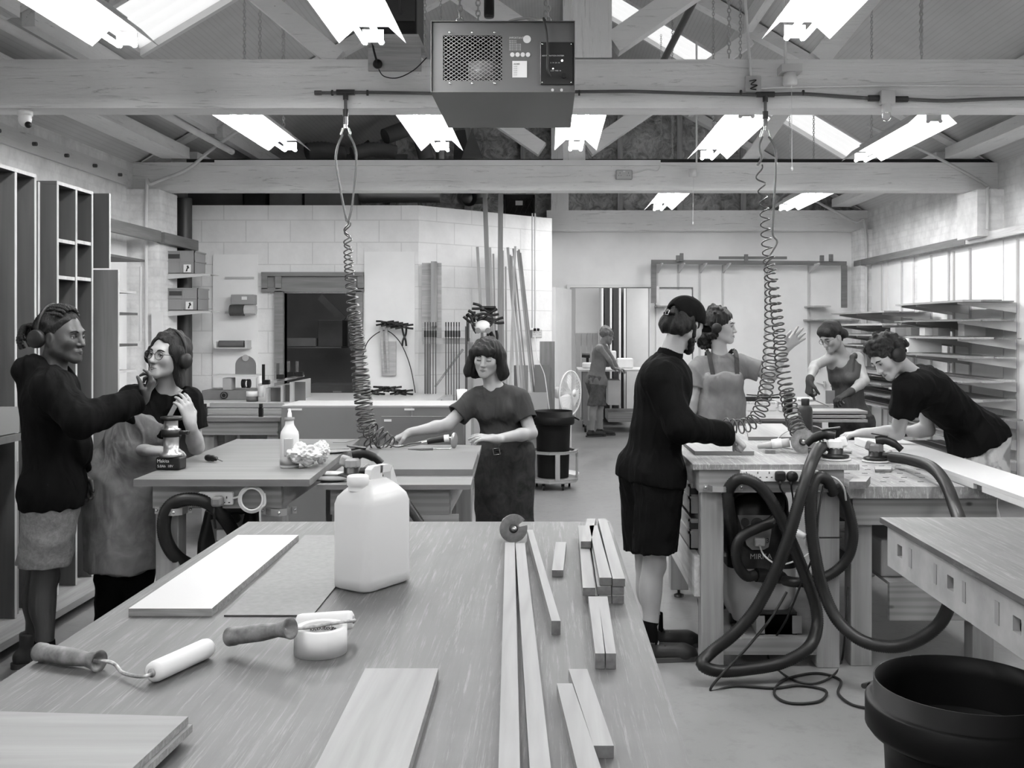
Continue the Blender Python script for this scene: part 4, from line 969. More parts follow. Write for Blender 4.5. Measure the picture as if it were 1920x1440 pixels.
MB().lathe(W(917, 33, 5.2), [(.001, 0), (.024, 0), (.027, .01), (.027, .12), (.001, .12)], 20).build('can', mBlack, t, True); MB().tube([W(917, -10, 5.2), V((XY(917, 5.2), 5.2, roofz(-.3) - .02))], .003, 6).build('cord', mBlackR, t, True)
for px, yy, py, l in ((460, 5.7, 108, 'first'), (506, 6.0, 108, 'second'), (1367, 5.5, 108, 'third'), (1727, 5.7, 100, 'fourth')):
    q = W(px, py, 5.9 if px < 600 else 5.4); b = MB(); zz = roofz(q.x) - .02
    if px > 600: q = W(px, py, 5.4)
    chain(b, (q.x, q.y + .3 if px < 600 else q.y, q.z), zz, .0028, .03)
    tag(b.build('hanging_chain', mChain), {'first': 'thin chain hanging behind the nearest beam, far left one of two', 'second': 'thin chain hanging behind the nearest beam beside a white flex', 'third': 'thin chain hanging right of the post above the nearest beam', 'fourth': 'thin chain hanging at the far right under the roof'}[l], 'chain')
# things stored on the deck over the block room
ZD = 2.80
mDuct = M('galvanised_duct', .35, .35, metal=.8); mStore = M('storage_dark', .06, .6, amt=.3); mStore2 = M('storage_grey', .14, .6, amt=.2)
tag(MB().tube([W(672, 368, 10.6), W(826, 368, 10.6)], .07, 20).build('duct_pipe', mDuct), 'long galvanised duct lying on the block room edge', 'duct')
t = T('duct_elbow', 'open ended silver duct elbow on the block room beside the mesh crate', 'duct', W(872, 385, 10.9))
MB().tube(smooth_path([W(880, 372, 10.65), W(872, 370, 10.9), W(905, 368, 11.2)], 6), .085, 20, cap=False).build('elbow', mDuct, t, True); MB().lathe(W(905, 372, 10.95), [(.07, 0), (.07, .14), (.001, .14)], 18).build('collar', mDuct, t, True)
t = T('mesh_crate', 'black mesh sided crate sitting on the corner of the block room', 'crate', W(970, 395, 11.1))
q0, q1 = W(945, 395, 11.15), W(1002, 366, 11.15)
zc = 2.86
cx0, cx1 = XY(945, 11.3) , XY(1003, 11.3); 
b = MB().lohi((cx0, 11.15, zc), (cx1, 11.17, zc + .03)).lohi((cx0, 11.15, zc + .2), (cx1, 11.17, zc + .24)).lohi((cx0, 11.15, zc), (cx0 + .015, 11.4, zc + .24)).lohi((cx1 - .015, 11.15, zc), (cx1, 11.4, zc + .24)).lohi((cx0, 11.38, zc), (cx1, 11.4, zc + .24)).lohi((cx0, 11.15, zc), (cx1, 11.4, zc + .01))
for k in range(7):
    x = cx0 + (cx1 - cx0) * k / 6; w_ = .09
    if x + w_ < cx1: b.bar((x, 11.155, zc + .02), (x + w_, 11.155, zc + .21), .006, .006, (0, 1, 0))
    if x - w_ > cx0: b.bar((x, 11.155, zc + .02), (x - w_, 11.155, zc + .21), .006, .006, (0, 1, 0))
b.build('lattice_body', mBlack, t, True); MB().lohi(((cx0 + cx1) / 2 - .04, 11.143, zc + .12), ((cx0 + cx1) / 2 + .04, 11.149, zc + .17)).build('label_plate', mGreyL, t, True)
items = [(352, 455, 10.3, .17, mStore, 'low dark crate'), (458, 497, 10.25, .20, mBlack, 'black case'), (505, 566, 10.3, .2, mStore2, 'grey carton'), (571, 664, 10.3, .22, mStore2, 'long grey carton')]
for x0_, x1_, yy, h, m, l in items:
    b = MB().lohi((XY(x0_, yy), yy, 2.8 if yy > 10.2 else 2.86), (XY(x1_, yy), yy + .4, 2.8 + h + .08), .005); t_ = tag(b.build('storage_box', m), l + ' stored in the gap over the block room wall, ' + {352: 'furthest left', 458: 'second from the left', 505: 'third from the left', 571: 'next to the duct'}[x0_], 'box')
def ribhose(label, pts, r, mat=mStore2): return tag(ribbed(pts, r, .04, .06, 14).build('flexible_duct', mat), label, 'flexible duct')
ribhose('fat ribbed hose lying on the deck left of the coiled hose drop', [W(575, 285, 11.5), W(605, 282, 11.6), W(640, 290, 11.8)], .10)
ribhose('fat ribbed hose lying on the deck right of the coiled hose drop', [W(660, 288, 11.3), W(700, 280, 11.4), W(745, 286, 11.5)], .08)
tag(MB().tube([W(722, 256, 12.3), W(770, 238, 12.5)], .10, 18).build('duct_pipe', mStore2), 'dark tube end poking up from the stored ducts', 'duct')
tag(MB().tube([W(790, 262, 11.5), W(800, 300, 11.5)], .09, 18).build('duct_pipe', mStore2), 'short upright duct on the deck beside the left board', 'duct')
tag(MB().tube([W(826, 250, 11.7), W(826, 300, 11.7)], .055, 18).build('duct_pipe', mDuct), 'slim upright silver duct standing on the deck', 'duct')
tag(MB().prism([W(864, 300, 11.8), W(885, 240, 11.9), W(905, 296, 11.8)], (0, .02, 0)).build('board', mStore2), 'pointed dark board leaning on the deck behind the filter box', 'board')
tag(MB().prism([W(850, 300, 12.0), W(853, 245, 12.0), W(872, 243, 12.0), W(882, 300, 12.0)], (0, .02, 0)).build('board', mStore), 'black board leaning on the deck behind the pointed one', 'board')
tag(MB().lohi(W(600, 303, 12.2), W(770, 297, 12.5)).build('board', mStore2), 'flat board lying beneath the ribbed hoses on the deck', 'board')
tag(MB().prism([W(640, 300, 12.6), W(690, 262, 12.7), W(715, 300, 12.7)], (0, .1, 0)).build('tarpaulin', mStore), 'dark heap of sheeting piled behind the ribbed hoses', 'sheeting')
# ================= sheet rack along the left wall =================
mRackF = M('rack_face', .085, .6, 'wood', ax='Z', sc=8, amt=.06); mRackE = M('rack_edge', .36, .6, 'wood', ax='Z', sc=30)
XFR = -2.75; ZTR = 2.43
def edged(lo, hi, parent, name='divider', face=None):
    """board standing across the room with a pale front edge"""
    o = MB().lohi(lo, (hi[0] - .003, hi[1], hi[2])).build(name, face or mRackF, parent, True)
    MB().lohi((hi[0] - .003, lo[1], lo[2]), (hi[0], hi[1], hi[2])).build('edge_lipping', mRackE, o, True); return o
def yr(px): return F * XFR / (px - VX)
ra = T('sheet_rack', 'tall dark open rack at the left edge, nearest of the row', 'rack', (-3.3, 4.9, 0))
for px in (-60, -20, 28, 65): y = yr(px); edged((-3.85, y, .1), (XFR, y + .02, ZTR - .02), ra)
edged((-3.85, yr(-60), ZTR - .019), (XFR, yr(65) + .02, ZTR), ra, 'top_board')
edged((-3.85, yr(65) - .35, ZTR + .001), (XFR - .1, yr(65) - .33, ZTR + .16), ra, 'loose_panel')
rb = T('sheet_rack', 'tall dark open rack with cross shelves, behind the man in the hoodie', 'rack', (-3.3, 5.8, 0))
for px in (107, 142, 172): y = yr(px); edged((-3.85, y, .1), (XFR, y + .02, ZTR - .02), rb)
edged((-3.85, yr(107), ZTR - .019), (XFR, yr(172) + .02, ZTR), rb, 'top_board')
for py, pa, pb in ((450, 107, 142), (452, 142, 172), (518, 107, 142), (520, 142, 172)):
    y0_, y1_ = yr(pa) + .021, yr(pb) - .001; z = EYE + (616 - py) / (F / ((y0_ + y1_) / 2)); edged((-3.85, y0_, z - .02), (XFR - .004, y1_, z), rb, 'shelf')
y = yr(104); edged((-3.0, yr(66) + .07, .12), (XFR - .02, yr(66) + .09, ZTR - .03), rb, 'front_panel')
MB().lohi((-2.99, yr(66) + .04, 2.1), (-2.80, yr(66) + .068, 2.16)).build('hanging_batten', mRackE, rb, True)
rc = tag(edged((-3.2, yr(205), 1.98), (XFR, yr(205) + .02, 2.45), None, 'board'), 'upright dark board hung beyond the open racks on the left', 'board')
rd = tag(edged((-3.2, yr(213) - .05, .1), (-2.70, yr(213) - .03, 1.97), None, 'board', M('brown_board', .19, .55, 'wood', ax='Z', sc=10, amt=.12)), 'tall brown wood-grain board at the far end of the left racks', 'board')
re_ = T('board_stack', 'low upright pale edged board beside the brown board', 'board', (-2.8, 6.4, .1))
edged((-3.2, 6.40, .1), (-2.62, 6.415, 1.16), re_, 'sheet')
b = MB(); pl = T('rack_plinth', 'long pale plinth under the left racks', 'plinth', (-3.2, 5.3, 0))
MB().lohi((-3.85, 3.2, .06), (-2.60, 6.6, .098)).build('deck', mPineY, pl, True); MB().lohi((-3.85, 3.2, 0), (-2.72, 6.6, .059)).build('base', mDark, pl, True)
for i in range(4): tag(MB().lohi((-3.85, yr(48) - .03 + i * .035, .1), (-2.78 - .02 * i, yr(48) - .012 + i * .035, .9 + .18 * i)).build('board', mRackE if i % 2 else mMDF), ('first', 'second', 'third', 'fourth')[i] + ' of the pale edged boards standing upright in the near left rack', 'board')
MB().lohi((-3.4, 4.55, 1.07), (-2.70, 5.1, 1.2)).build('cross_box', mMDF, ra, True)
MB().lohi((-3.4, 4.55, 1.03), (-2.68, 5.1, 1.065)).build('cross_shelf', mRackF, ra, True)
# tool boxes on the floor side, left edge
mCase = M('systainer_light', .62, .4, amt=.05)
for i, (z0, z1_, m, l) in enumerate(((.30, .52, mStore2, 'lowest dark tool case'), (.53, .66, mCase, 'flat pale tool case'), (.67, .92, mCase, 'topmost pale tool case'))):
    t = T('tool_case', l + ' of the stack at the left edge by the rack', 'tool case', (-2.75, 4.25, z0))
    MB().lohi((-3.0, 4.05, z0), (-2.47, 4.4, z1_), .015).build('body', m, t, True); MB().lohi((-2.9, 4.04, z1_ - .06), (-2.6, 4.0495, z1_ - .03)).build('latch', mStore2, t, True)
tag(MB().lohi((-3.0, 4.03, .11), (-2.46, 4.42, .298)).build('wood_crate', mRackF), 'dark low crate under the tool cases at the left edge', 'crate')
# ================= brackets and shelves on the left wall =================
tag(MB().lohi((-3.60, 6.7, 2.395), (-3.56, 9.2, 2.5)).build('wall_rail', M('brown_rail', .17, .6, 'wood', ax='Y')), 'brown timber rail high on the left wall, nearer length', 'rail')
tag(MB().lohi((-3.60, 9.201, 2.39), (-3.53, 10.095, 2.49)).build('wall_rail', M('brown_rail', .17, .6, 'wood', ax='Y')), 'brown timber rail high on the left wall, far length by the crates', 'rail')
tag(MB().lohi((-3.895, 6.8, .9), (-3.88, 9.2, 2.39)).build('backing_board', mWhite), 'white backing board behind the shelf brackets on the left wall', 'board')
for i, (py, w_) in enumerate(((486, .30), (548, .16), (590, .18), (650, .18), (700, .16), (748, .18), (802, .16))):
    yb = 8.0; z = EYE + (616 - py) / (F / yb)
    t = T('wall_shelf_bracket', 'small toothed wall bracket shelf beside the left pier, ' + ('topmost', 'second from top', 'third from top', 'fourth from top', 'fifth from top', 'sixth from top', 'lowest')[i], 'shelf', (-3.8, yb, z))
    MB().lohi((-3.87, yb - .5, z), (-3.87 + .35 + w_ * .5, yb + .35, z + .02)).build('board', mRackF if i in (0, 2, 3) else mShelfM, t, True)
    b = MB()
    for k in range(9): b.lohi((-3.85 + k * .045, yb - .52, z + .021), (-3.835 + k * .045, yb - .5, z + .045))
    b.build('teeth', mShelfM, t, True)
# dark pipe behind the pier, drain
tag(MB().tube([(-3.62, 9.95, 0), (-3.62, 9.95, 2.9)], .075, 18).build('drain_pipe', M('black_pipe', .04, .4)), 'thick black vertical drain pipe in the left corner', 'pipe')
# crates on brackets
mCr = M('grey_crate', .28, .55, amt=.05)
def crate(label, c, w_=.40, d=.3, h=.2, rz=0, mat=mCr, ribs=2):
    t = T('euro_crate', label, 'crate', c, rz); b = MB()
    b.lohi((-w_ / 2, -d / 2, 0), (w_ / 2, -d / 2 + .006, h)).lohi((-w_ / 2, d / 2 - .006, 0), (w_ / 2, d / 2, h)).lohi((-w_ / 2, -d / 2, 0), (-w_ / 2 + .006, d / 2, h)).lohi((w_ / 2 - .006, -d / 2, 0), (w_ / 2, d / 2, h)).lohi((-w_ / 2, -d / 2, 0), (w_ / 2, d / 2, .006))
    b.build('shell', mat, t)
    b = MB()
    for z in (h - .012, h * .52): b.lohi((-w_ / 2 - .008, -d / 2 - .008, z), (w_ / 2 + .008, d / 2 + .008, z + .012)) if False else b.lohi((-w_ / 2 - .008, -d / 2 - .008, z), (w_ / 2 + .008, -d / 2, z + .012)).lohi((w_ / 2, -d / 2 - .008, z), (w_ / 2 + .008, d / 2 + .008, z + .012)).lohi((-w_ / 2 - .008, -d / 2 - .008, z), (-w_ / 2, d / 2 + .008, z + .012)).lohi((-w_ / 2 - .008, d / 2, z), (w_ / 2 + .008, d / 2 + .008, z + .012))
    for k in range(ribs): x = -w_ / 2 + w_ * (k + 1) / (ribs + 1); b.lohi((x - .003, -d / 2 - .007, 0), (x + .003, -d / 2, h))
    b.build('rim', mat, t)
    MB().lohi((-.06, -d / 2 - .002, h * .66), (.06, -d / 2 - .0005, h * .86)).build('hand_hole', mDark, t)
    return t
for i, (py, l) in enumerate(((515, 'upper'), (583, 'lower'))):
    z = EYE + (616 - py) / 193.0; t = crate(l + ' grey plastic crate on the brackets in the left corner', (-3.55 + .02 * i, 9.62, z), .40 if i == 0 else .42, .3, .215)
    lb = MB().lohi((.1, -.1605, .01), (.17, -.1585, .085)).build('label_card', M('paper', .75, .8), t)
    MB().prism([(.12, -.1608, .02), (.135, -.1608, .06), (.128, -.1608, .07), (.145, -.1608, .078), (.155, -.1608, .05), (.14, -.1608, .045), (.135, -.1608, .02)], (0, -.0008, 0)).build('arrow_mark', mInk, lb)
    s_ = T('wall_shelf', l + ' pale shelf board carrying a grey crate in the left corner', 'shelf', (-3.6, 9.6, z - .03))
    MB().prism([(-3.86, 9.46, z - .075), (-3.2, 9.46, z - .02), (-3.2, 9.46, z - .008), (-3.86, 9.46, z - .008)], (0, .02, 0)).build('bracket_arm', mShelfM, s_, True)
    MB().lohi((-3.59 if i else -3.59, 9.46, z - .006), (-3.22, 9.80, z - .001)).build('board', mShelfM, s_, True)
    MB().lohi((-3.25, 10.06, z - .02), (-2.96, 10.075, z)).build('hook_bar', mGreyL, s_, True)
tag(MB().lohi(W(284, 640, 9.2), W(306, 584, 9.205)).build('notice_sheet', M('paper', .75, .8)), 'printed notice sheet fixed to the left pier below the crates', 'notice')
# white panels on the block wall
YW = 10.095
def wpanel(x0_, y0_, x1_, y1_, label, th=.012, m=mWhite):
    return tag(MB().lohi(W(x0_, y1_, YW - th), W(x1_, y0_, YW - .001)).build('wall_panel', m), label, 'panel')
wpanel(399, 477, 484, 727, 'tall white backing panel screwed to the block wall behind the dispensers')
wpanel(683, 472, 778, 752, 'tall white backing panel on the block wall behind the hanging clamps')
t = T('roll_dispenser', 'grey wall dispenser holding a fat dark roll', 'dispenser', W(457, 592, 10.0))
MB().lohi(W(433, 571, 9.96), W(482, 553, 10.08), .004).build('housing', mGrey, t, True)
MB().lohi(W(453, 562, 9.956), W(463, 556, 9.959)).build('label_card', M('paper', .75, .8), t, True)
MB().cyl(W(432, 582, 9.97), W(458, 582, 9.97), .056, n=28).build('dark_roll', mStore, t, True); MB().cyl(W(459, 581, 9.97), W(480, 581, 9.97), .05, n=8, smooth=False).build('end_hub', mGreyL, t, True)
t = T('roll_dispenser', 'slim wall dispenser holding a grey roll on a pale shelf', 'dispenser', W(440, 655, 10.0))
MB().lohi(W(405, 654, 9.94), W(472, 651, 10.08)).build('shelf', mGreyL, t, True)
MB().cyl(W(411, 645, 9.99), W(458, 645, 9.99), .035, n=24).build('roll', mStore2, t, True); MB().lohi(W(459, 652, 9.95), W(471, 638, 10.08)).build('end_plate', mGreyL, t, True)
MB().lohi(W(405, 652, 9.95), W(409, 640, 10.08)).build('end_plate', mWhiteP, t, True)
# belt sander machine etc on the wall bench (top z .955)
ZW = .956
def on(px, Y, z=ZW): return V((XY(px, Y), Y, z))
t = T('bench_machine', 'dark grey bench sander with a round table plate on the wall bench', 'machine', on(425, 9.2))
y = 9.0; s_ = F / y
def zz(py, Y=9.0): return EYE - (py - VY) * Y / F
MB().lohi((XY(378, y), y, ZW), (XY(468, y), y + .25, zz(732)), .006).build('base', mStore2, t, True)
MB().lohi((XY(416, y), y + .02, zz(732) + .001), (XY(432, y), y + .15, zz(709)), .004).build('column', mGrey, t, True)
MB().lohi((XY(397, y), y + .01, zz(706)), (XY(478, y), y + .2, zz(703))).build('table_plate', mGreyL, t, True)
MB().cyl((XY(421, y), y - .02, zz(741)), (XY(421, y), y - .001, zz(741)), .032, n=22).build('hand_wheel', mBlack, t, True)
MB().lathe((XY(421, y), y - .021, zz(741)), [(.024, 0), (.024, .003), (.019, .003), (.019, 0)], 20, (0, -1, 0), closed=True).build('wheel_ring', mStore2, t, True)
for px in (449, 458): MB().cyl((XY(px, y), y + .08, zz(720)), (XY(px + 6, y), y + .08, zz(720)), .04, n=24).build('drum_wheel', mBlack, t, True)
MB().cyl((XY(459, y), y + .045, zz(720)), (XY(460, y), y + .045, zz(720)), .028, n=20).build('wheel_hub', mWhiteP, t, True)
pts = [(XY(441, 9.15), 9.15, zz(702, 9.15)), (XY(441, 9.15), 9.15, zz(686, 9.15))] + [(XY(460, 9.15) + .094 * math.cos(a), 9.15, zz(686, 9.15) + .094 * math.sin(a)) for a in [PI - k * PI / 12 for k in range(1, 12)]] + [(XY(479, 9.15), 9.15, zz(686, 9.15)), (XY(479, 9.15), 9.15, zz(702, 9.15))]
MB().prism(pts, (0, .02, 0)).build('backing_plate', mStore2, t, True); MB().cyl((XY(460, 9.14), 9.14, zz(672)), (XY(460, 9.14), 9.148, zz(672)), .03, n=16).build('disc_cap', mGrey, t, True)
t = T('tape_roll', 'white tape roll lying on the wall bench beside the bench sander', 'tape roll', on(473, 8.9)); MB().lathe(on(473, 8.8), [(.03, .045), (.052, .045), (.052, .09), (.03, .09)], 28, closed=True).build('tape', M('tape_white', .72, .45, amt=.02), t, True); MB().lathe(on(473, 8.8), [(.001, 0), (.05, 0), (.05, .044), (.001, .044)], 24).build('lower_roll', mStore, t, True)
t = T('white_canister', 'white canister on the wall bench beside the dark opening', 'canister', on(487, 9.4)); MB().lathe(on(487, 9.4), [(.001, 0), (.035, 0), (.035, .17), (.02, .19), (.02, .2), (.001, .2)], 20).build('can', mWhiteP, t, True)
# row of upright clamps and panels left of the opening
cr = T('clamp_bench', 'dark panel rack with black clamp heads beside the machine room opening', 'rack', on(530, 8.9, ZW))
for px, pyt, w_ in ((501, 727, 2), (529, 722, 2.2), (546, 716, 2.4)):
    MB().lohi((XY(px, 8.75), 8.70, ZW), (XY(px, 8.75) + .018, 9.4, zz(pyt, 8.75))).build('upright_panel', mMDFe, cr, True)
for px0, px1, pyt in ((503, 527, 727), (531, 545, 722), (548, 572, 716)): MB().lohi((XY(px0, 8.8), 8.80, ZW), (XY(px1, 8.8), 8.82, zz(pyt, 8.8))).build('dark_panel', mRackF, cr, True)
MB().bar(W(484, 722, 8.74), W(570, 704, 8.74), .012, .022).build('slat_rail', mShelfM, cr, True)
for px, pt, pb in ((494, 683, 715), (521, 681, 705), (541, 677, 700), (557, 677, 700)):
    g = MB().lohi(W(px - 3, pb, 8.7), W(px + 3, pt, 8.725)).build('clamp_bar', mBlack if px < 500 else mStore, cr, True)
    MB().lohi(W(px - 3, pb + 6, 8.68), W(px + 13, pb - 3, 8.725), .003).build('clamp_jaw', mBlack, g, True)
# inside of the machine room
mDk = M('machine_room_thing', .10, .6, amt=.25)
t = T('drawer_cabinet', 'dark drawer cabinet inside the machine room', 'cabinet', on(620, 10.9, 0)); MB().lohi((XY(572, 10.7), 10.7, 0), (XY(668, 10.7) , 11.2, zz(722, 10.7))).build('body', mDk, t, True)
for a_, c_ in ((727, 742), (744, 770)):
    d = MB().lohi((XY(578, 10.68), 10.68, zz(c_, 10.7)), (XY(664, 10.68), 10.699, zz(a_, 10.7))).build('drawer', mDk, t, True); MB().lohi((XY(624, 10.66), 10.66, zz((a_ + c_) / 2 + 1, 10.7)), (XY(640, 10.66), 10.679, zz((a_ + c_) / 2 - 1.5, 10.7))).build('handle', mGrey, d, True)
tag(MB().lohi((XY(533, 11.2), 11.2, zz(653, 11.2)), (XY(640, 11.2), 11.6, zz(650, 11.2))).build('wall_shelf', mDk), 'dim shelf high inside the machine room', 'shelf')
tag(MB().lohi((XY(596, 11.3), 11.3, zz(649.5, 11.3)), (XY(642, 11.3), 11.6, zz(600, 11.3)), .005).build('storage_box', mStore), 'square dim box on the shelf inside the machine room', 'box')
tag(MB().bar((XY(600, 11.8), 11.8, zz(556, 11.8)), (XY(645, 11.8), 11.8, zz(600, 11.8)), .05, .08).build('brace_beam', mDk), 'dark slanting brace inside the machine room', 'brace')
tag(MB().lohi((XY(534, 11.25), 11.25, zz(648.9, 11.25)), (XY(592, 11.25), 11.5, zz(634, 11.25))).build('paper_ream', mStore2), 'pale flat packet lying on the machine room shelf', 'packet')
# clamps hanging on the wall
def hung_clamps(x, Y, label, n=4, hz=.16, top=0.0, board=True):
    t = T('hanging_clamps', label, 'clamps', (x, Y, zz(600, Y)))
    return t
t = T('clamp_rack', 'plywood clamp rack on the wall with a black clamp cluster', 'rack', W(733, 700, 10.05))
MB().lohi(W(716, 704, 10.045), W(743, 640, 10.07)).build('back_board', mPly, t, True)
for px in (712, 721): MB().prism([W(px, 612, 10.0), W(px + 5, 612, 10.0), W(px + 9, 700, 10.03), W(px + 5, 700, 10.03)], (0, .02, 0)).build('side_batten', mPly, t, True)
def spring_clamp(name, label, c, rz, parent=None):
    t = T(name, label, 'clamp', c, rz)
    for k in (-1, 1):
        b = MB(); b.tube(smooth_path([(-.09, 0, .02 * k), (-.03, 0, .012 * k + .004), (.03, 0, -.012 * k), (.09, 0, -.02 * k)], 6), [.010] * 19, 8); b.build('jaw_arm', mBlack, t)
    MB().cyl((0, -.016, 0), (0, .016, 0), .011, n=12).build('pivot', mDarkMetal, t)
    return t
for i in range(5):
    q = W(722 + i * 9, 606 + i * 1.6, 9.98 - .012 * i); spring_clamp('hanging_clamp', 'one of the black spring clamps heaped on top of the clamp rack on the wall', q, .3 * (i % 3), None)['group'] = 'black spring clamps on the wall rack'
q = spring_clamp('hanging_clamp', 'black spring clamp hanging straight down beside the clamp rack', W(758, 632, 9.98), 0); q.rotation_euler = (0, PI / 2, .2)
tag(MB().tube(smooth_path([W(680, 668, 10.02), W(690, 640, 10.02), W(712, 622, 10.02), W(730, 622, 10.02), W(752, 645, 10.02), W(770, 690, 10.02), W(781, 752, 10.02)], 8), .005, 6).build('hanging_cable', mBlackR), 'thin dark cable arching over the white panel on the block wall', 'cable')
for i in range(7):
    q = on(694 + i * 10.5, 9.6, ZW + .03 + (.03 if i in (2, 3, 4) else 0)); spring_clamp('spring_clamp', 'one of the black clamps lying in a heap on the wall bench', q, .5 * math.sin(i * 2.1), None)['group'] = 'black clamps lying on the wall bench'
# rack of F clamps in front of the angled wall
mBarC = M('clamp_bar_steel', .06, .45, metal=.4)
fr_ = T('clamp_stand', 'timber stand with rows of long bar clamps in front of the angled wall', 'stand', (XY(835, 9.8), 9.9, 0))
for px in (796, 878): MB().lohi((XY(px, 9.9), 9.88, 0), (XY(px, 9.9) + .05, 9.93, zz(642, 9.9))).build('post', mPineZ, fr_, True)
MB().lohi((XY(793, 9.9), 9.86, zz(645, 9.9)), (XY(882, 9.9), 9.879, zz(634, 9.9))).build('rail', mPly, fr_, True)
MB().bar(W(816, 725, 9.86), W(868, 655, 9.86), .02, .06, (0, 1, 0)).build('brace', mPine, fr_, True)
for i, px in enumerate((797, 802, 807, 812, 817, 836, 841, 846, 851, 856, 861)):
    t = T('bar_clamp', 'one of the long dark bar clamps hanging upright in the timber stand', 'bar clamp', W(px, 745, 9.83), 0, 'bar clamps in the timber stand')
    lo_ = 750 if i < 5 else (752 if i > 7 else 740)
    MB().lohi(W(px - .9, lo_, 9.825), W(px + .9, 606 + (i % 3), 9.83)).build('bar', mBarC, t, True); MB().lohi(W(px - 2, 632, 9.80), W(px + 2.2, 620, 9.835)).build('head', mBlack, t, True)
    MB().cyl(W(px, 612, 9.82), W(px, 604, 9.82), .006, n=8).build('handle_pin', mDarkMetal, t, True)
for px, w_, a_, b__ in ((872, 5, 612, 750), (876, 4, 600, 640)): tag(MB().lohi(W(px, b__, 9.79), W(px + w_, a_, 9.80)).build('steel_bar', mBarC), {872: 'dark flat steel bar standing in front of the clamp stand', 876: 'short dark steel bar above the clamp stand'}[px], 'bar')
t = T('f_clamp', 'big dark clamp lying across the top of the clamp stand', 'clamp', W(905, 592, 9.9)); MB().bar(W(874, 590, 9.86), W(935, 600, 9.86), .02, .02).build('bar', mBarC, t, True); MB().lohi(W(900, 584, 9.84), W(930, 574, 9.88), .004).build('head', mBlack, t, True); MB().lohi(W(884, 604, 9.84), W(892, 584, 9.88)).build('jaw', mBlack, t, True)
MB().cyl(W(876, 640, 9.86), W(876, 592, 9.86), .008, n=8).build('screw', mDarkMetal, t, True)
for i, (px, py, r) in enumerate(((905, 578, .2), (915, 590, -.3), (893, 596, .5), (925, 604, -.2), (915, 622, 1.2), (930, 640, 1.35), (885, 606, .9))):
    q = W(px, py, 9.80 - .01 * i); c_ = spring_clamp('hanging_clamp', 'one of the big black clamps piled on the top of the clamp stand', q, 0); c_.rotation_euler = (0, r, .2); c_.scale = (1.15, 1.15, 1.3); c_['group'] = 'big black clamps on the clamp stand'
t = T('hanging_respirator', 'white respirator mask with black straps hanging above the woman in the t-shirt', 'mask', W(905, 615, 9.6))
MB().ball(W(905, 612, 9.6), (.075, .06, .06), 18, 12).build('shell', mWhiteP, t, True)
for px in (896, 915): MB().cyl(W(px, 620, 9.56), W(px, 620, 9.52), .028, n=16).build('filter', mStore2, t, True)
for k in (-1, 1): MB().tube(smooth_path([W(905 + 14 * k, 612, 9.58), W(905 + 20 * k, 598, 9.6), W(905 + 8 * k, 588, 9.62)], 6), .008, 6).build('strap', mBlackR, t, True)
# tall channel board
t = T('timber_post', 'tall timber channel post fixed on a board on the angled wall', 'post', W(809, 640, 10.0))
MB().lohi(W(791, 640, 10.03), W(828, 493, 10.045)).build('backing', mPly, t, True); MB().lohi(W(808, 612, 9.95), W(820, 491, 10.029)).build('post', mPineZ, t, True)
# leaning lengths of timber
sticks = [(895, 463, 908, 700, 5), (907, 362, 922, 760, 8), (919, 464, 928, 740, 4), (925, 476, 931, 740, 3), (939, 362, 937, 760, 9), (952, 464, 975, 740, 5), (956, 478, 985, 745, 4), (962, 466, 990, 750, 3), (966, 462, 955, 750, 4), (970, 470, 1000, 752, 3), (973, 468, 1004, 760, 3.4), (960, 480, 962, 700, 3), (948, 500, 950, 740, 3), (976, 474, 1008, 756, 2.6), (963, 500, 980, 748, 2.6), (943, 470, 944, 740, 3), (915, 480, 925, 738, 2.6)]
rank = {k: n for n, k in enumerate(sorted(range(len(sticks)), key=lambda k: sticks[k][2]))}
for i, (xa, ya, xb, yb_, w_) in enumerate(sticks):
    Yb = 10.02 + .042 * rank[i]; Yt = Yb + .10
    ya_ = ya
    e = W(xa, ya, Yt)
    if ya < 380: e = W(xa, 300, Yt)
    # project to keep the drawn slope: foot where the line meets the floor
    d = (e - W(xb, yb_, Yb)); 
    f0 = W(xb, yb_, Yb); k = (f0.z - .01) / max(.1, e.z - f0.z); a = f0 - d * min(k, .45)
    o = MB().bar(a, e, w_ / 175, .022, (0, 1, 0)).build('timber_length', [M('stick_a', .36, .6, 'wood', ax='Z'), M('stick_b', .27, .6, 'wood', ax='Z'), M('stick_c', .5, .6, 'wood', ax='Z')][i % 3])
    tag(o, 'one of the slender timber lengths leaning on the angled wall' if ya > 380 else ('left of two very tall timber lengths rising past the block wall' if xa < 920 else 'right of two very tall timber lengths rising past the block wall'), 'timber length', 'timber lengths leaning on the angled wall' if ya > 380 else None)
# sheet offcut trolley by the angled wall
oc = T('offcut_trolley', 'board offcut bin with upright sheets beside the fan', 'offcut bin', (XY(1000, 10.4), 10.4, 0))
MB().lohi((XY(985, 10.35), 10.35, .05), (XY(1027, 10.35), 10.37, zz(736, 10.35))).build('front_panel', mMDFe, oc, True)
tag(MB().lohi((XY(965, 10.6) - .02, 10.66, .0), (XY(990, 10.6), 10.68, zz(686, 10.5))).build('sheet', mMDFe), 'pale sheet standing behind the foot of the leaning timber lengths', 'sheet')
MB().lohi((XY(1002, 10.6), 10.6, .05), (XY(1030, 10.6), 10.62, zz(684, 10.6))).build('sheet', mMDF, oc, True)
MB().lohi((XY(1012, 10.8), 10.72, .05), (XY(1040, 10.8), 10.74, zz(640, 10.8))).build('sheet', M('sheet_brown', .24, .6, 'wood', ax='Z'), oc, True)
MB().lohi((XY(1006, 10.6), 10.371, 0), (XY(1034, 10.6), 10.76, .05)).build('base', mPine, oc, True)
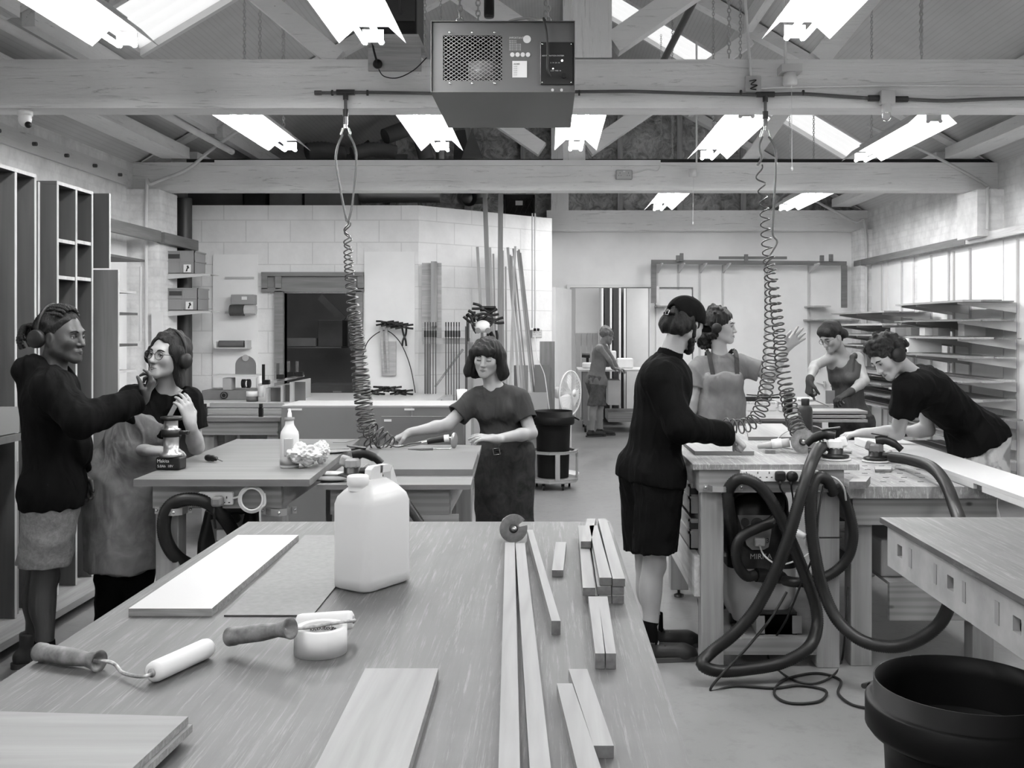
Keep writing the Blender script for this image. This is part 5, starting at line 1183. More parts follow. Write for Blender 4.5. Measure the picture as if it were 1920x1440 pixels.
# socket and cables on the angled wall
t = socket2('wall_socket', 'twin socket on the angled wall with plugs above the offcut sheets', W(1005, 626, 11.02)); t.rotation_euler = (0, 0, ang)
for dx in (-.02, .03): MB().cyl((dx - .02, -.022, .035), (dx - .02, -.03, .06), .015, n=10).build('plug', mBlack, t)
for px in (998, 1003): tag(MB().tube([W(px, 400, 10.98), W(px, 615, 10.98)], .008, 8).build('conduit', mPW2), ('left' if px < 1000 else 'right') + ' of two white conduits down the angled wall to the socket', 'conduit')
tag(MB().tube(smooth_path([W(1003, 632, 10.9), W(1008, 670, 10.3), W(1020, 700, 10.3), W(1025, 730, 10.25), W(1030, 768, 10.25)], 8), .004, 6).build('hanging_cable', mTrimW), 'white flex dangling from the socket past the offcut sheets', 'cable')
# pedestal fan
t = T('pedestal_fan', 'white pedestal fan standing beside the open door', 'fan', (XY(1058, 10.9), 10.9, 0))
fc = W(1069, 737, 10.8); ax_ = V((.86, -.5, .0)).normalized()
MB().lathe((XY(1052, 10.9), 10.95, 0), [(.001, 0), (.2, 0), (.2, .02), (.04, .05), (.03, .5), (.022, .52), (.022, .8), (.001, .8)], 24).build('stand', mWhiteP, t, True)
hb = fc - ax_ * .16; MB().lathe(hb, [(.001, -.06), (.05, -.05), (.065, 0), (.065, .08), (.03, .1), (.001, .1)], 20, ax_).build('motor_housing', mWhiteP, t, True)
cg = MB(); rr = .24
for k in range(36):
    a = 2 * PI * k / 36; u = ax_.orthogonal().normalized(); v_ = ax_.cross(u); dr_ = u * math.cos(a) + v_ * math.sin(a)
    cg.tube([fc + ax_ * .05 + dr_ * .03, fc + ax_ * .045 + dr_ * rr * .7, fc + dr_ * rr], .0016, 4, cap=False); cg.tube([fc - ax_ * .06 + dr_ * .05, fc - ax_ * .05 + dr_ * rr * .7, fc + dr_ * rr], .0016, 4, cap=False)
cg.build('wire_guard', mWhiteP, t, True)
MB().lathe(fc, [(rr - .006, -.008), (rr + .006, -.008), (rr + .006, .008), (rr - .006, .008)], 48, ax_, closed=True).build('guard_ring', mWhiteP, t, True)
MB().lathe(fc + ax_ * .05, [(.001, .004), (.04, .002), (.04, -.004), (.001, -.004)], 20, ax_).build('guard_badge', mWhiteP, t, True)
for k in range(3):
    a = 2 * PI * k / 3 + .5; u = ax_.orthogonal().normalized(); v_ = ax_.cross(u); d1 = u * math.cos(a) + v_ * math.sin(a); d2 = u * math.cos(a + 1.1) + v_ * math.sin(a + 1.1)
    MB().add([fc + d1 * .03 - ax_ * .02, fc + d1 * .2 - ax_ * .02, fc + (d1 + d2).normalized() * .21, fc + d2 * .17 + ax_ * .02, fc + d2 * .03 + ax_ * .015], [(0, 1, 2, 3, 4)]).build('blade', mWhiteP, t, True)
# ================= right bench: strip, extractor, hoses =================
YA = 4.668
def S(px, py, Y=YA): return W(px, py, Y)
t = T('socket_strip', 'long white socket strip with two plugs on the right workbench apron', 'socket strip', S(1460, 900))
MB().lohi((XY(1387, YA), 4.650, S(0, 902).z), (XY(1533, YA), 4.6705, S(0, 881).z), .002).build('housing', mWhiteP, t, True)
for i in range(6):
    x = XY(1398 + i * 21.3, YA); b = MB(); zc = S(0, 889).z
    b.lohi((x - .002, 4.649, zc + .004), (x + .002, 4.6503, zc + .014))
    for sx in (-.0115, .0115): b.lohi((x + sx - .004, 4.649, zc - .014), (x + sx + .004, 4.6503, zc - .010))
    b.build('pin_holes', mInk, t, True)
for px, rr in ((1463, 0), (1484, 1)):
    pg = T('plug', ('square' if not rr else 'rounded') + ' black plug in the long white socket strip', 'plug', S(px, 893, 4.62))
    b = MB().box(S(px, 893, 4.632), (.05, .032, .05), None, .012) if not rr else MB().lathe(S(px, 893, 4.648), [(.026, 0), (.027, .02), (.02, .032), (.001, .034)], 20, (0, -1, 0)); b.build('body', mBlack, pg, True)
    MB().tube(smooth_path([S(px, 900, 4.63), S(px, 915, 4.63), S(px + 3 + 10 * (1 - rr), 940, 4.72), S(px + 12 * (1 - rr), 985, 4.75), S(px + 2, 1040, 4.75)], 8), [.008] * 6 + [.004] * 27, 8).build('flex', mBlackR, pg, True)
t = T('dust_extractor', 'black and grey wheeled dust extractor standing under the right workbench', 'dust extractor', (1.02, 5.0, .136))
x0, x1 = XY(1360, 4.9), XY(1488, 4.9); xc = (x0 + x1) / 2
def rr2(x0, x1, y0, y1, z, r): return [((x0 + x1) / 2 + x, (y0 + y1) / 2 + y, z) for x, y in rrect((x1 - x0) / 2, (y1 - y0) / 2, r)]
b = MB(); loft(b, [rr2(x0 + .04, x1 - .05, 4.85, 5.2, .17, .05), rr2(x0 + .02, x1 - .03, 4.83, 5.24, .24, .05), rr2(x0, x1, 4.80, 5.26, .30, .06), rr2(x0, x1, 4.80, 5.26, .44, .06)]); b.build('tank', M('extractor_grey', .42, .45, amt=.04), t, True)
b = MB(); loft(b, [rr2(x0, x1, 4.80, 5.26, .4405, .06), rr2(x0 + .005, x1 - .005, 4.82, 5.26, .52, .06), rr2(x0 + .015, x1 - .015, 4.85, 5.26, .66, .06), rr2(x0 + .03, x1 - .03, 4.87, 5.26, .76, .06), rr2(x0 + .07, x1 - .06, 4.91, 5.2, .80, .06)]); b.build('motor_head', mBlack, t, True)
yp = 4.79
def E(px, py, Y=4.80): return W(px, py, Y)
fpt = [(1383, 966), (1448, 966), (1446, 1000), (1441, 1026), (1432, 1031), (1410, 1031), (1400, 1022)]
b = MB(); b.add([E(a, c_, 4.835) if c_ < 970 else E(a, c_, 4.81 if c_ < 1010 else 4.80) for a, c_ in fpt] , [tuple(range(7))]); b.add([E(a, c_, 4.86) for a, c_ in fpt], [tuple(range(7))]); b.add([E(a, c_, 4.835) if c_ < 970 else E(a, c_, 4.81 if c_ < 1010 else 4.80) for a, c_ in fpt] + [E(a, c_, 4.86) for a, c_ in fpt], [(i, (i + 1) % 7, 7 + (i + 1) % 7, 7 + i) for i in range(7)])
fp = b.build('control_plate', M('extractor_plate', .22, .45, amt=.04), t, True)
for px, py, r in ((1397, 979, .02), (1420, 983, .031), (1441, 977, .014)): MB().cyl(E(px, py, 4.83), E(px, py, 4.80), r, n=24).build('dial', mBlack, fp, True)
MB().box(E(1401, 995, 4.81), (.038, .02, .016), None, .006).build('switch', mBlack, fp, True)
MB().box(E(1424, 1016, 4.80), (.05, .03, .04), None, .006).build('socket_flap', M('flap', .6, .4), fp, True)
wtext('3', .034, mInk, fp, E(1436, 1018, 4.795)); wtext('MIRKA', .036, M('brand_grey', .4, .5), t, E(1406, 1048, 4.798))
MB().tube([E(1468, 1082, 4.83), E(1443, 1080, 4.74), E(1418, 1078, 4.72)], .033, 16).build('inlet', mBlack, t, True)
MB().lathe(E(1436, 1080, 4.74), [(.034, -.02), (.036, -.02), (.036, .012), (.034, .012)], 20, (1, .05, 0), closed=True).build('hose_clamp', mSteel, t, True)
for x in (x0 + .03, x1 - .05):
    MB().cyl((x, 4.95, .16), (x + .03, 4.95, .16), .025, n=16).build('wheel', mBlackR, t, True); MB().cyl((x - .02, 5.2, .19), (x + .02, 5.2, .19), .054, n=24).build('wheel', mBlackR, t, True)
MB().tube(smooth_path([E(1371, 940, 4.9), E(1385, 926, 4.88), E(1420, 921, 4.88), E(1455, 930, 4.9)], 8), .012, 10).build('carry_handle', mBlack, t, True)
fb = T('finned_unit', 'black finned unit lying on the low shelf under the right workbench', 'unit', E(1455, 1188, 4.78)); [MB().lohi(E(a, 1188, 4.78), E(a + 6, 1142, 4.9)).build('end_plate', mGrey, fb, True) for a in (1418, 1486)]
for k in range(10): MB().lohi(E(1424.5, 1146 + k * 4.2 + 2, 4.79), E(1485.5, 1146 + k * 4.2, 4.88)).build('fin', mDarkMetal, fb, True)
MB().lohi(E(1426, 1187, 4.80), E(1484, 1146, 4.87)).build('core', mBlack, fb, True)
def hose(label, pts, r=.0265, cat='hose', name='vacuum_hose', mat=None): return tag(ribbed(pts, r, .0095, .085, 12).build(name, mat or mHose), label, cat)
Yf = 4.60
hose('ribbed hose curving from the extractor inlet up in front of its dials', [E(1416, 1078, 4.72), E(1400, 1080, 4.70), E(1385, 1062, 4.68), E(1380, 1030, 4.67), E(1392, 1005, 4.67), E(1420, 990, 4.68), E(1448, 978, 4.70), E(1460, 955, 4.76), E(1462, 925, 4.80)], .024)
hose('long ribbed hose looping from the left clip to the floor and up to a sander', [S(1377, 1030, 4.80), S(1372, 990, 4.72), S(1366, 945, 4.64), S(1366, 918, 4.63), S(1385, 898, 4.60), S(1412, 903, 4.59), S(1440, 930, 4.60), S(1466, 975, 4.61), S(1488, 1025, 4.61), S(1510, 1080, 4.61), S(1528, 1130, 4.61), S(1532, 1175, 4.58), S(1515, 1215, 4.50), W(1465, 1243, 4.50), W(1400, 1255, 4.48), W(1345, 1258, 4.46), W(1316, 1245, 4.46), W(1335, 1222, 4.50), W(1375, 1190, 4.48), S(1415, 1145, 4.47), S(1450, 1080, 4.46), S(1476, 1015, 4.45), S(1497, 945, 4.46), S(1512, 895, 4.49), S(1524, 862, 4.56), S(1535, 842, 4.72), S(1545, 838, 4.92)])
hose('ribbed hose hanging from the right clip and sweeping low toward the near right table', [S(1563, 925, 4.635), S(1548, 898, 4.60), S(1530, 898, 4.58), S(1521, 925, 4.56), S(1521, 985, 4.55), S(1530, 1050, 4.54), S(1545, 1110, 4.53), S(1572, 1165, 4.48), S(1620, 1203, 4.40), S(1680, 1212, 4.32), S(1730, 1195, 4.25), S(1768, 1160, 4.2), S(1788, 1100, 4.1), S(1795, 1040, 4.1), S(1800, 985, 4.2), S(1790, 950, 4.45), S(1772, 905, 4.60), S(1745, 875, 4.8), S(1705, 862, 5.1), S(1672, 857, 5.3)])
hose('ribbed hose arcing round the right leg of the right workbench back to the extractor', [S(1568, 912, 4.635), S(1581, 930, 4.64), S(1594, 965, 4.64), S(1600, 1005, 4.64), S(1590, 1045, 4.65), S(1565, 1072, 4.66), S(1530, 1088, 4.66), S(1495, 1092, 4.665), S(1470, 1088, 4.73)], .023)
def cable(label, pts, r=.0045, mat=None, name='power_cord'): return tag(MB().tube(smooth_path(pts, 10), r, 8).build(name, mat or mBlackR), label, 'cable')
def FL(px, py, z=.008): return WZ(px, py, z)
cable('thin cable lying in loose loops on the floor by the right workbench', [S(1475, 1110, 4.56), S(1445, 1160, 4.52), S(1400, 1215, 4.45), FL(1332, 1292), FL(1380, 1286), FL(1450, 1290), FL(1500, 1285), FL(1548, 1295), FL(1535, 1315), FL(1480, 1318), FL(1452, 1300), FL(1470, 1275), FL(1530, 1262), FL(1575, 1275), FL(1572, 1300), FL(1600, 1322), FL(1650, 1330)], .006)
cable('thin cable running down the hose bundle and across the floor under the bench', [S(1545, 905, 4.60), S(1535, 960, 4.56), S(1528, 1030, 4.55), S(1500, 1100, 4.62), S(1475, 1160, 4.68), FL(1440, 1228, .01), FL(1475, 1268), FL(1520, 1282), FL(1560, 1268), FL(1578, 1240), S(1585, 1180, 4.62), S(1590, 1100, 4.64)], .005)
cable('white flex curving from the extractor socket', [E(1424, 1022, 4.76), E(1432, 1040, 4.68), E(1450, 1055, 4.66), E(1470, 1058, 4.66), E(1500, 1048, 4.68), E(1520, 1035, 4.72)], .004, mWhiteP)
cable('grey cable hooked over the right hose clip', [S(1552, 893, 4.62), S(1568, 898, 4.60), S(1582, 915, 4.60), S(1586, 938, 4.62)], .005, mGreyL)
tag(MB().tube([S(1537, 1008, 4.60), S(1578, 1008, 4.66)], .004, 6).build('cable_tie', mBlackR), 'black cable tie round the right leg of the right workbench', 'cable tie')
tag(MB().lathe(S(1499, 1000, 4.56), [(.029, -.014), (.031, -.014), (.031, .014), (.029, .014)], 16, (.5, 0, 1), closed=True).build('hose_band', mWhiteP), 'white velcro band holding the crossing hoses together', 'hose band')
def clip(px0, px1, py, label, Yc=4.66, z_r=.013):
    t = T('hose_clip', label, 'clip', S((px0 + px1) / 2, py, Yc))
    pts = [S(px0, py, 4.664), S(px0 + 8, py, 4.664), S(px0 + 16, py + 3, 4.63), S((px0 + px1) / 2, py + 4, 4.60), S(px1 - 16, py + 3, 4.63), S(px1 - 8, py, 4.664), S(px1, py, 4.664)]
    b = MB(); n = len(pts)
    vs = [V(p) + V((0, d, z)) for p in pts for (d, z) in ((0, -z_r), (0, z_r), (.0025, z_r), (.0025, -z_r))]; fs = [(4 * i + k, 4 * i + (k + 1) % 4, 4 * i + 4 + (k + 1) % 4, 4 * i + 4 + k) for i in range(n - 1) for k in range(4)]
    b.add(vs, fs); b.build('strap', M('galvanised_strap', .45, .35, metal=.8), t, True)
    for px in (px0 + 3, px1 - 3): MB().ball(S(px, py, 4.66), (.007, .004, .007), 8, 6).build('screw', mSteel, t, True)
    return t
clip(1320, 1393, 914, 'steel hose clip on the left end of the right workbench apron')
clip(1526, 1576, 914, 'steel hose clip on the right end of the right workbench apron')
# crates on its side shelf
crate('upper grey crate on the side shelf of the right workbench', (.76, 5.12, .69), .12, .5, .15, 0, M('crate_pale', .42, .5, amt=.05), 1)['category'] = 'crate'
crate('lower grey crate on the side shelf of the right workbench', (.76, 5.12, .52), .12, .5, .15, 0, M('crate_pale', .42, .5, amt=.05), 1)
tag(MB().lohi((.72, 5.0, .842), (.83, 5.5, .852)).build('board', mAsh), 'pale board end laid on the crates beside the right workbench', 'board')
t = T('tool_case', 'big grey tool case on the shelf of the low right workbench', 'tool case', (1.9, 5.0, .4)); MB().lohi((XY(1652, 4.8), 4.8, .4015), (XY(1725, 4.8), 5.2, .58), .01).build('body', mGrey, t, True); MB().lohi((XY(1700, 4.8), 4.793, .50), (XY(1718, 4.8), 4.7995, .55)).build('latch', mStore2, t, True)
# ================= things on the right bench =================
def rtop(name, label, cat, corners, h, mat, base, edge=mAshEnd): return top_obj(name, label, cat, corners, h, mat, base, None, edge)
bd = rtop('board', 'square pale panel under the hand of the man in the cap', 'board', [(1303, 846), (1414, 846), (1396, 829), (1281, 829)], .02, mAsh, ZR1, mMDF)
b_ = rtop('board', 'pale panel lying at the far end of the right workbench', 'board', [(1403, 819), (1498, 819), (1466, 794), (1398, 794)], .02, mAsh, ZR1, mMDF)
rtop('wood_block', 'small pale wood block alone on the right workbench', 'wood block', [(1435, 844), (1454, 844), (1450, 838), (1436, 838)], .018, mAsh, ZR1)
t = disc_tool('disc tool with a pale collar lying on the right workbench', WZ(1506, 851, ZR1) + V((0, 0, .0008)), -.1, .062)
MB().lathe((-.06, .05, .05), [(.001, 0), (.022, .0), (.024, .04), (.024, .07), (.018, .1), (.012, .16), (.001, .165)], 18, (-1, .1, -.15)).build('handle', mGreyL, t); MB().lathe((-.13, .055, .042), [(.025, -.03), (.026, 0), (.025, .02), (.02, .02)], 18, (-1, .1, -.15)).build('collar', mWhiteP, t)
cable('thin grey air line looping over the right workbench behind the disc tool', [WZ(1488, 842, ZR1 + .03), WZ(1465, 838, ZR1 + .01), WZ(1457, 826, ZR1 + .01), WZ(1470, 812, ZR1 + .03), WZ(1500, 800, ZR1 + .05), WZ(1530, 800, ZR1 + .05), WZ(1552, 812, ZR1 + .04)], .0035, mGrey, 'air_line')
def sander(label, c, rz, mh=None):
    t = T('orbital_sander', label, 'sander', c, rz)
    MB().lathe((0, 0, 0), [(.072, 0), (.075, .002), (.075, .006), (.06, .010), (.001, .010)], 36).build('pad', M('pad_pale', .5, .7), t)
    MB().lathe((0, 0, .010), [(.05, 0), (.066, .004), (.066, .012), (.045, .02), (.038, .022), (.038, .05), (.001, .05)], 28).build('skirt', mBlack, t)
    b = MB(); b.lathe((0, 0, .05), [(.036, 0), (.041, .012), (.041, .04), (.032, .05), (.001, .052)], 10, smooth=False).box((-.03, 0, .085), (.05, .045, .05), (0, .3, 0), .01); b.build('motor_housing', mh or mGrey, t)
    MB().tube(smooth_path([(.0, 0, .115), (.05, 0, .12), (.10, 0, .1), (.135, 0, .07)], 6), [.026] * 6 + [.022] * 7 + [.018] * 6, 14).build('grip', mBlack, t)
    MB().box((.02, 0, .15), (.09, .03, .008), (0, .15, 0), .003).build('paddle', mDarkMetal, t)
    MB().tube([(.02, 0, .035), (.09, .0, .035), (.125, 0, .03)], [.018, .02, .023], 14).build('dust_port', mBlack, t); MB().tube([(.04, .02, .03), (.08, .03, .06)], .012, 10).build('collar', mWhiteP, t)
    return t
sander('orbital sander with a white housing standing on the right workbench edge', WZ(1566, 862, ZR1) + V((0, 0, .0008)), PI * .9, mWhiteP)
sander('orbital sander with a round pad on the low slotted workbench', WZ(1642, 866, ZR2) + V((0, 0, .0018)), -.35, mStore2)
for l, cs, h in (('thick rounded sanding block on the low right workbench', [(1592, 903), (1624, 903), (1632, 893), (1602, 893)], .035), ('small pale block on the low slotted workbench below the sander', [(1641, 880), (1671, 880), (1672, 874), (1640, 874)], .016)):
    rtop('sanding_block', l, 'sanding block', cs, h, M('foam_block', .42, .8), ZR2 + .001)
tag(MB().cyl(WZ(1570, 846, ZR1 + .01) , WZ(1597, 848, ZR1 + .01), .009, n=12).build('dowel', mAsh), 'short round dowel lying behind the sander on the right workbench', 'dowel')
t = T('flask', 'matt black drinks flask standing on the right workbench', 'flask', WZ(1510, 816, ZR1)); MB().lathe(WZ(1510, 816, ZR1) + V((0, 0, .0008)), [(.001, 0), (.041, 0), (.042, .004), (.042, .15), (.036, .168), (.024, .176)], 32).build('body', M('matt_black', .022, .55, amt=.1), t, True)
MB().lathe(WZ(1510, 816, ZR1), [(.024, .1775), (.0245, .215), (.022, .218), (.001, .218)], 28).build('cap', mBlack, t, True)
# long white board over the low bench
t = T('long_board', 'long white slotted board resting on the low right workbench', 'board', (2.1, 5.2, ZR2)); ztop = .905
xs0, xs1 = (1602 - VX) / (204 / (EYE - ztop)), (1680 - VX) / (204 / (EYE - ztop)); yfar = F / (204 / (EYE - ztop))
MB().lohi((xs0, 3.85, ZR2 + .028), (xs1, yfar, ztop)).build('face', mWhiteLam, t, True)
b = MB(); ys = [3.85]; 
sl = []
for px in (1650, 1688, 1742, 1825, 1960): yy = F * xs0 / (px - VX); sl += [(yy - .09, yy + .0)]
y = 3.85
for a_, c_ in sorted(sl):
    b.lohi((xs0, y, ZR2 + .002), (xs0 + .018, a_, ZR2 + .0275)); y = c_
b.lohi((xs0, y, ZR2 + .002), (xs0 + .018, yfar, ZR2 + .0275)); b.lohi((xs1 - .018, 3.85, ZR2 + .002), (xs1, yfar, ZR2 + .0275)); b.build('slotted_edge', M('cream_edge', .66, .5), t, True)
MB().lohi((xs0 + .02, 3.86, ZR2 + .002), (xs0 + .04, yfar - .01, ZR2 + .0275)).build('inner_core', mStore2, t, True)
# ================= rear right bench: jigs, boards, can =================
mJig = M('jig_grey', .3, .5); 
t = T('comb_jig', 'long comb toothed jig at the back of the rear right bench', 'jig', WZ(1425, 757, ZT)); q = WZ(1392, 757, ZT); q2 = WZ(1462, 757, ZT)
MB().lohi((q.x, q.y, ZT + .001), (q2.x, q.y + .06, ZT + .06)).build('beam', mBlack, t, True)
b = MB()
for k in range(24): x = q.x + (q2.x - q.x) * k / 24; b.lohi((x, q.y, ZT + .0605), (x + .006, q.y + .05, ZT + .085))
b.build('teeth', mShelfM, t, True)
t = T('comb_jig', 'pale comb toothed jig in front of the long one on the rear right bench', 'jig', WZ(1435, 767, ZT)); q = WZ(1399, 770, ZT); q2 = WZ(1455, 770, ZT)
MB().lohi((q.x, q.y, ZT + .001), (q2.x, q.y + .05, ZT + .05)).build('beam', mGreyL, t, True)
b = MB()
for k in range(20): x = q.x + (q2.x - q.x) * k / 20; b.lohi((x, q.y, ZT + .0505), (x + .006, q.y + .04, ZT + .07))
b.build('teeth', mShelfM, t, True)
for i, (px, py, w_) in enumerate(((1464, 772, .06), (1447, 765, .05))): q = WZ(px, py, ZT); tag(MB().lohi((q.x, q.y, ZT + .001), (q.x + w_, q.y + .08, ZT + .05), .004).build('clamp_block', mGreyL), ('pale grey block beside the black can' if i == 0 else 'small grey block near the comb jigs') + ' on the rear right bench', 'block')
t = T('black_can', 'black cylindrical can on the rear right bench behind the coiled hoses', 'can', WZ(1478, 774, ZT)); MB().lathe(WZ(1478, 774, ZT) + V((0, 0, .0008)), [(.001, 0), (.034, 0), (.034, .15), (.03, .158), (.001, .16)], 28).build('body', mBlack, t, True); MB().lathe(WZ(1478, 774, ZT), [(.012, .161), (.012, .18), (.001, .181)], 14).build('cap', mDarkMetal, t, True)
q = WZ(1490, 760, ZT)
def lohi_top(name, label, cat, px0, px1, pyf, z0, h, dep, mat, bev=0): q = WZ(px0, pyf, z0 + h); s_ = F / q.y; return tag(MB().lohi((q.x, q.y, z0), (q.x + (px1 - px0) / s_, q.y + dep, z0 + h), bev).build(name, mat), label, cat)
lohi_top('board', 'dark edged raised panel where the woman in the vest works', 'board', 1478, 1563, 759, ZT + .001, .045, 1.0, mAsh)
q = (XY(1495, 8.3), 8.3, ZT + .063); tag(MB().cyl(q, (XY(1529, 8.3), 8.3, ZT + .063), .016, n=18).build('white_roll', M('paper', .75, .8)), 'short white roll lying on the panel before the woman in the vest', 'roll')
for i, l in enumerate(('bottom', 'middle', 'top')): lohi_top('board', l + ' board of the three stacked on the near edge of the rear right bench', 'board', 1522 + i, 1627 - (i % 2) * 3, 787 - i * 8, ZT + .001 + i * .027, .018, .28 - .02 * i, mOakX if i else mAsh)
q = lohi_top('cabinet_box', 'black box standing beneath the stacked boards by the rear right bench', 'box', 1560, 1622, 800, .45, .48, .3, mBlack, .01); q.location.z = .001
q = MB().lohi(W(1549, 757, 8.0), W(1564, 732, 8.02)).build('angle_plate', mStore2); tag(q, 'dark upright angle plate on the rear bench beside the woman in the vest', 'plate')
# ================= left and middle bench things =================
t = T('glue_bottle', 'white glue bottle with a nozzle standing on the left workbench', 'bottle', WZ(543, 876, ZT)); bc = WZ(543, 876, ZT) + V((0, 0, .0008))
MB().lathe(bc, [(.001, 0), (.041, 0), (.043, .004), (.043, .15), (.04, .165), (.022, .195), (.02, .205), (.02, .22)], 32).build('body', mJug, t, True)
MB().lathe(bc, [(.0435, .012), (.0438, .012), (.0438, .048), (.0435, .048)], 32, closed=True).build('label_band', mGrey, t, True)
MB().lohi((bc.x - .016, bc.y - .0455, .055 + bc.z), (bc.x + .026, bc.y - .030, bc.z + .14), .004).build('grip_recess', M('recess_grey', .42, .5), t, True)
MB().lathe(bc, [(.0235, .2205), (.0235, .232), (.001, .234)], 24).build('collar', mStore2, t, True); MB().lathe(bc, [(.011, .234), (.010, .25), (.004, .272), (.001, .274)], 16).build('nozzle', mWhiteP, t, True)
mTis = M('tissue', .6, .9, amt=.03)
def crumple(label, c, r, seed, name='crumpled_tissue', mat=None):
    bm = bmesh.new(); bmesh.ops.create_icosphere(bm, subdivisions=4, radius=1.0)
    for v in bm.verts:
        p = v.co.copy(); n = noise.noise(p * 1.7 + V((seed, 0, 0))) * .35 + abs(noise.noise(p * 4 + V((seed, 3, 0)))) * .4
        v.co = V((p.x * r[0], p.y * r[1], p.z * r[2])) * (1 - n)
    zmin = min(v.co.z for v in bm.verts)
    b = MB().add([c + v.co - V((0, 0, zmin)) for v in bm.verts], [tuple(v.index for v in f.verts) for f in bm.faces]); bm.free()
    return tag(b.build(name, mat or mTis), label, 'tissue')
crumple('crumpled white paper towel beside the glue bottle on the left workbench', WZ(572, 877, ZT) + V((0, 0, .001)), (.075, .07, .055), 3)
crumple('small scrap of torn white paper next to the crumpled paper towel', WZ(600, 870, ZT) + V((0, 0, .001)), (.05, .045, .05), 9)
t = T('screwdriver', 'stubby black screwdriver lying on the left workbench', 'screwdriver', WZ(400, 870, ZT)); d = V((.8, -.6, 0)).normalized(); q = WZ(387, 865, ZT) + V((0, 0, .019))
MB().lathe(q, [(.001, 0), (.014, .003), (.017, .02), (.014, .04), (.016, .055), (.009, .07), (.011, .08), (.001, .082)], 14, d).build('handle', mBlack, t, True); MB().cyl(q + d * .08, q + d * .13 - V((0, 0, .008)), .003, n=8).build('shaft', mSteel, t, True)
t = T('abrasive_strip', 'loose strip of folded abrasive on the left workbench', 'abrasive strip', WZ(620, 848, ZT)); MB().tube(smooth_path([WZ(650, 846, ZT + .02), WZ(610, 849, ZT + .012), WZ(597, 847, ZT + .01), WZ(600, 843, ZT + .02), WZ(655, 841, ZT + .02)], 8), [.003] * 33, 6).build('strip', M('abrasive', .2, .8), t, True)
tag(MB().add([WZ(590, 844, ZT + .012), WZ(598, 849, ZT + .012), WZ(660, 845, ZT + .014), WZ(655, 840, ZT + .014), WZ(590, 844, ZT + .002), WZ(598, 849, ZT + .002), WZ(660, 845, ZT + .002), WZ(655, 840, ZT + .002)], [(0, 1, 2, 3), (4, 5, 6, 7), (0, 1, 5, 4), (1, 2, 6, 5), (2, 3, 7, 6), (3, 0, 4, 7)]).build('sanding_sleeve', M('abrasive_s', .2, .8)), 'dark folded sandpaper sleeve lying on the left workbench', 'sandpaper')
t['label'] = 'thin dark edge strip beside the folded sandpaper sleeve'
top_obj('sandpaper_sheet', 'flat dark sheet of sandpaper at the back of the left workbench', 'sandpaper', [(624, 829), (648, 829), (668, 824), (632, 824)], .003, M('abrasive_s', .2, .8))
# hose, strip, vacuum at the left bench
YL = 4.322
def Lp(px, py, Y=YL): return W(px, py, Y)
t = T('socket_strip', 'white two gang socket strip with a dark plug on the left workbench apron', 'socket strip', Lp(403, 940)); MB().lohi((XY(371, YL), YL - .0, Lp(0, 947).z), (XY(436, YL), YL + .025, Lp(0, 923).z), .004).build('housing', mWhiteP, t, True)
for k, px in enumerate((385, 425)):
    b = MB(); q = Lp(px, 938, YL - .001); b.box(q + V((0, 0, .012)), (.004, .002, .01)); b.box(q + V((-.011, 0, -.01)), (.008, .002, .004)); b.box(q + V((.011, 0, -.01)), (.008, .002, .004)); b.build('pin_holes', mInk, t, True)
MB().box(Lp(408, 940, YL - .025), (.05, .045, .045), None, .012).build('plug', mStore2, t, True); MB().tube(smooth_path([Lp(402, 948, YL - .02), Lp(401, 965, YL - .02), Lp(404, 990, YL + .05)], 6), .005, 8).build('plug_flex', mBlackR, t, True)
b = MB(); 
for k, r in enumerate((.056, .051, .047)): b.tube([Lp(472, 936, YL - .004 - .005 * k) + V((r * math.cos(a), 0, r * math.sin(a) * 1.02)) for a in [2 * PI * j / 40 for j in range(40)]], .0045, 8, closed=True)
t = T('coiled_flex', 'coil of white flex hung on the left workbench apron', 'cable', Lp(472, 936)); b.build('coil', mWhiteP, t, True); MB().tube(smooth_path([Lp(437, 934, YL + .005), Lp(445, 932, YL), Lp(452, 928, YL - .01), Lp(462, 918, YL - .012)], 6), .0045, 8).build('lead', mWhiteP, t, True); MB().tube(smooth_path([Lp(496, 925, YL - .01), Lp(497, 945, YL - .01), Lp(488, 955, YL - .005), Lp(488, 985, YL + .02), Lp(485, 1010, YL + .05)], 6), .0045, 8).build('tail', mWhiteP, t, True)
hose('thick ribbed hose looped through the clips on the left workbench', [Lp(450, 1020, 4.6), Lp(430, 985, 4.45), Lp(412, 962, 4.36), Lp(390, 943, 4.33), Lp(360, 936, 4.31), Lp(330, 941, 4.30), Lp(312, 960, 4.31), Lp(307, 990, 4.32), Lp(314, 1020, 4.34), Lp(332, 1045, 4.4), Lp(360, 1062, 4.5)], .028)
t = clip(0, 10, 0, 'x'); 
for ch in list(t.children): bpy.data.objects.remove(ch)
bpy.data.objects.remove(t)
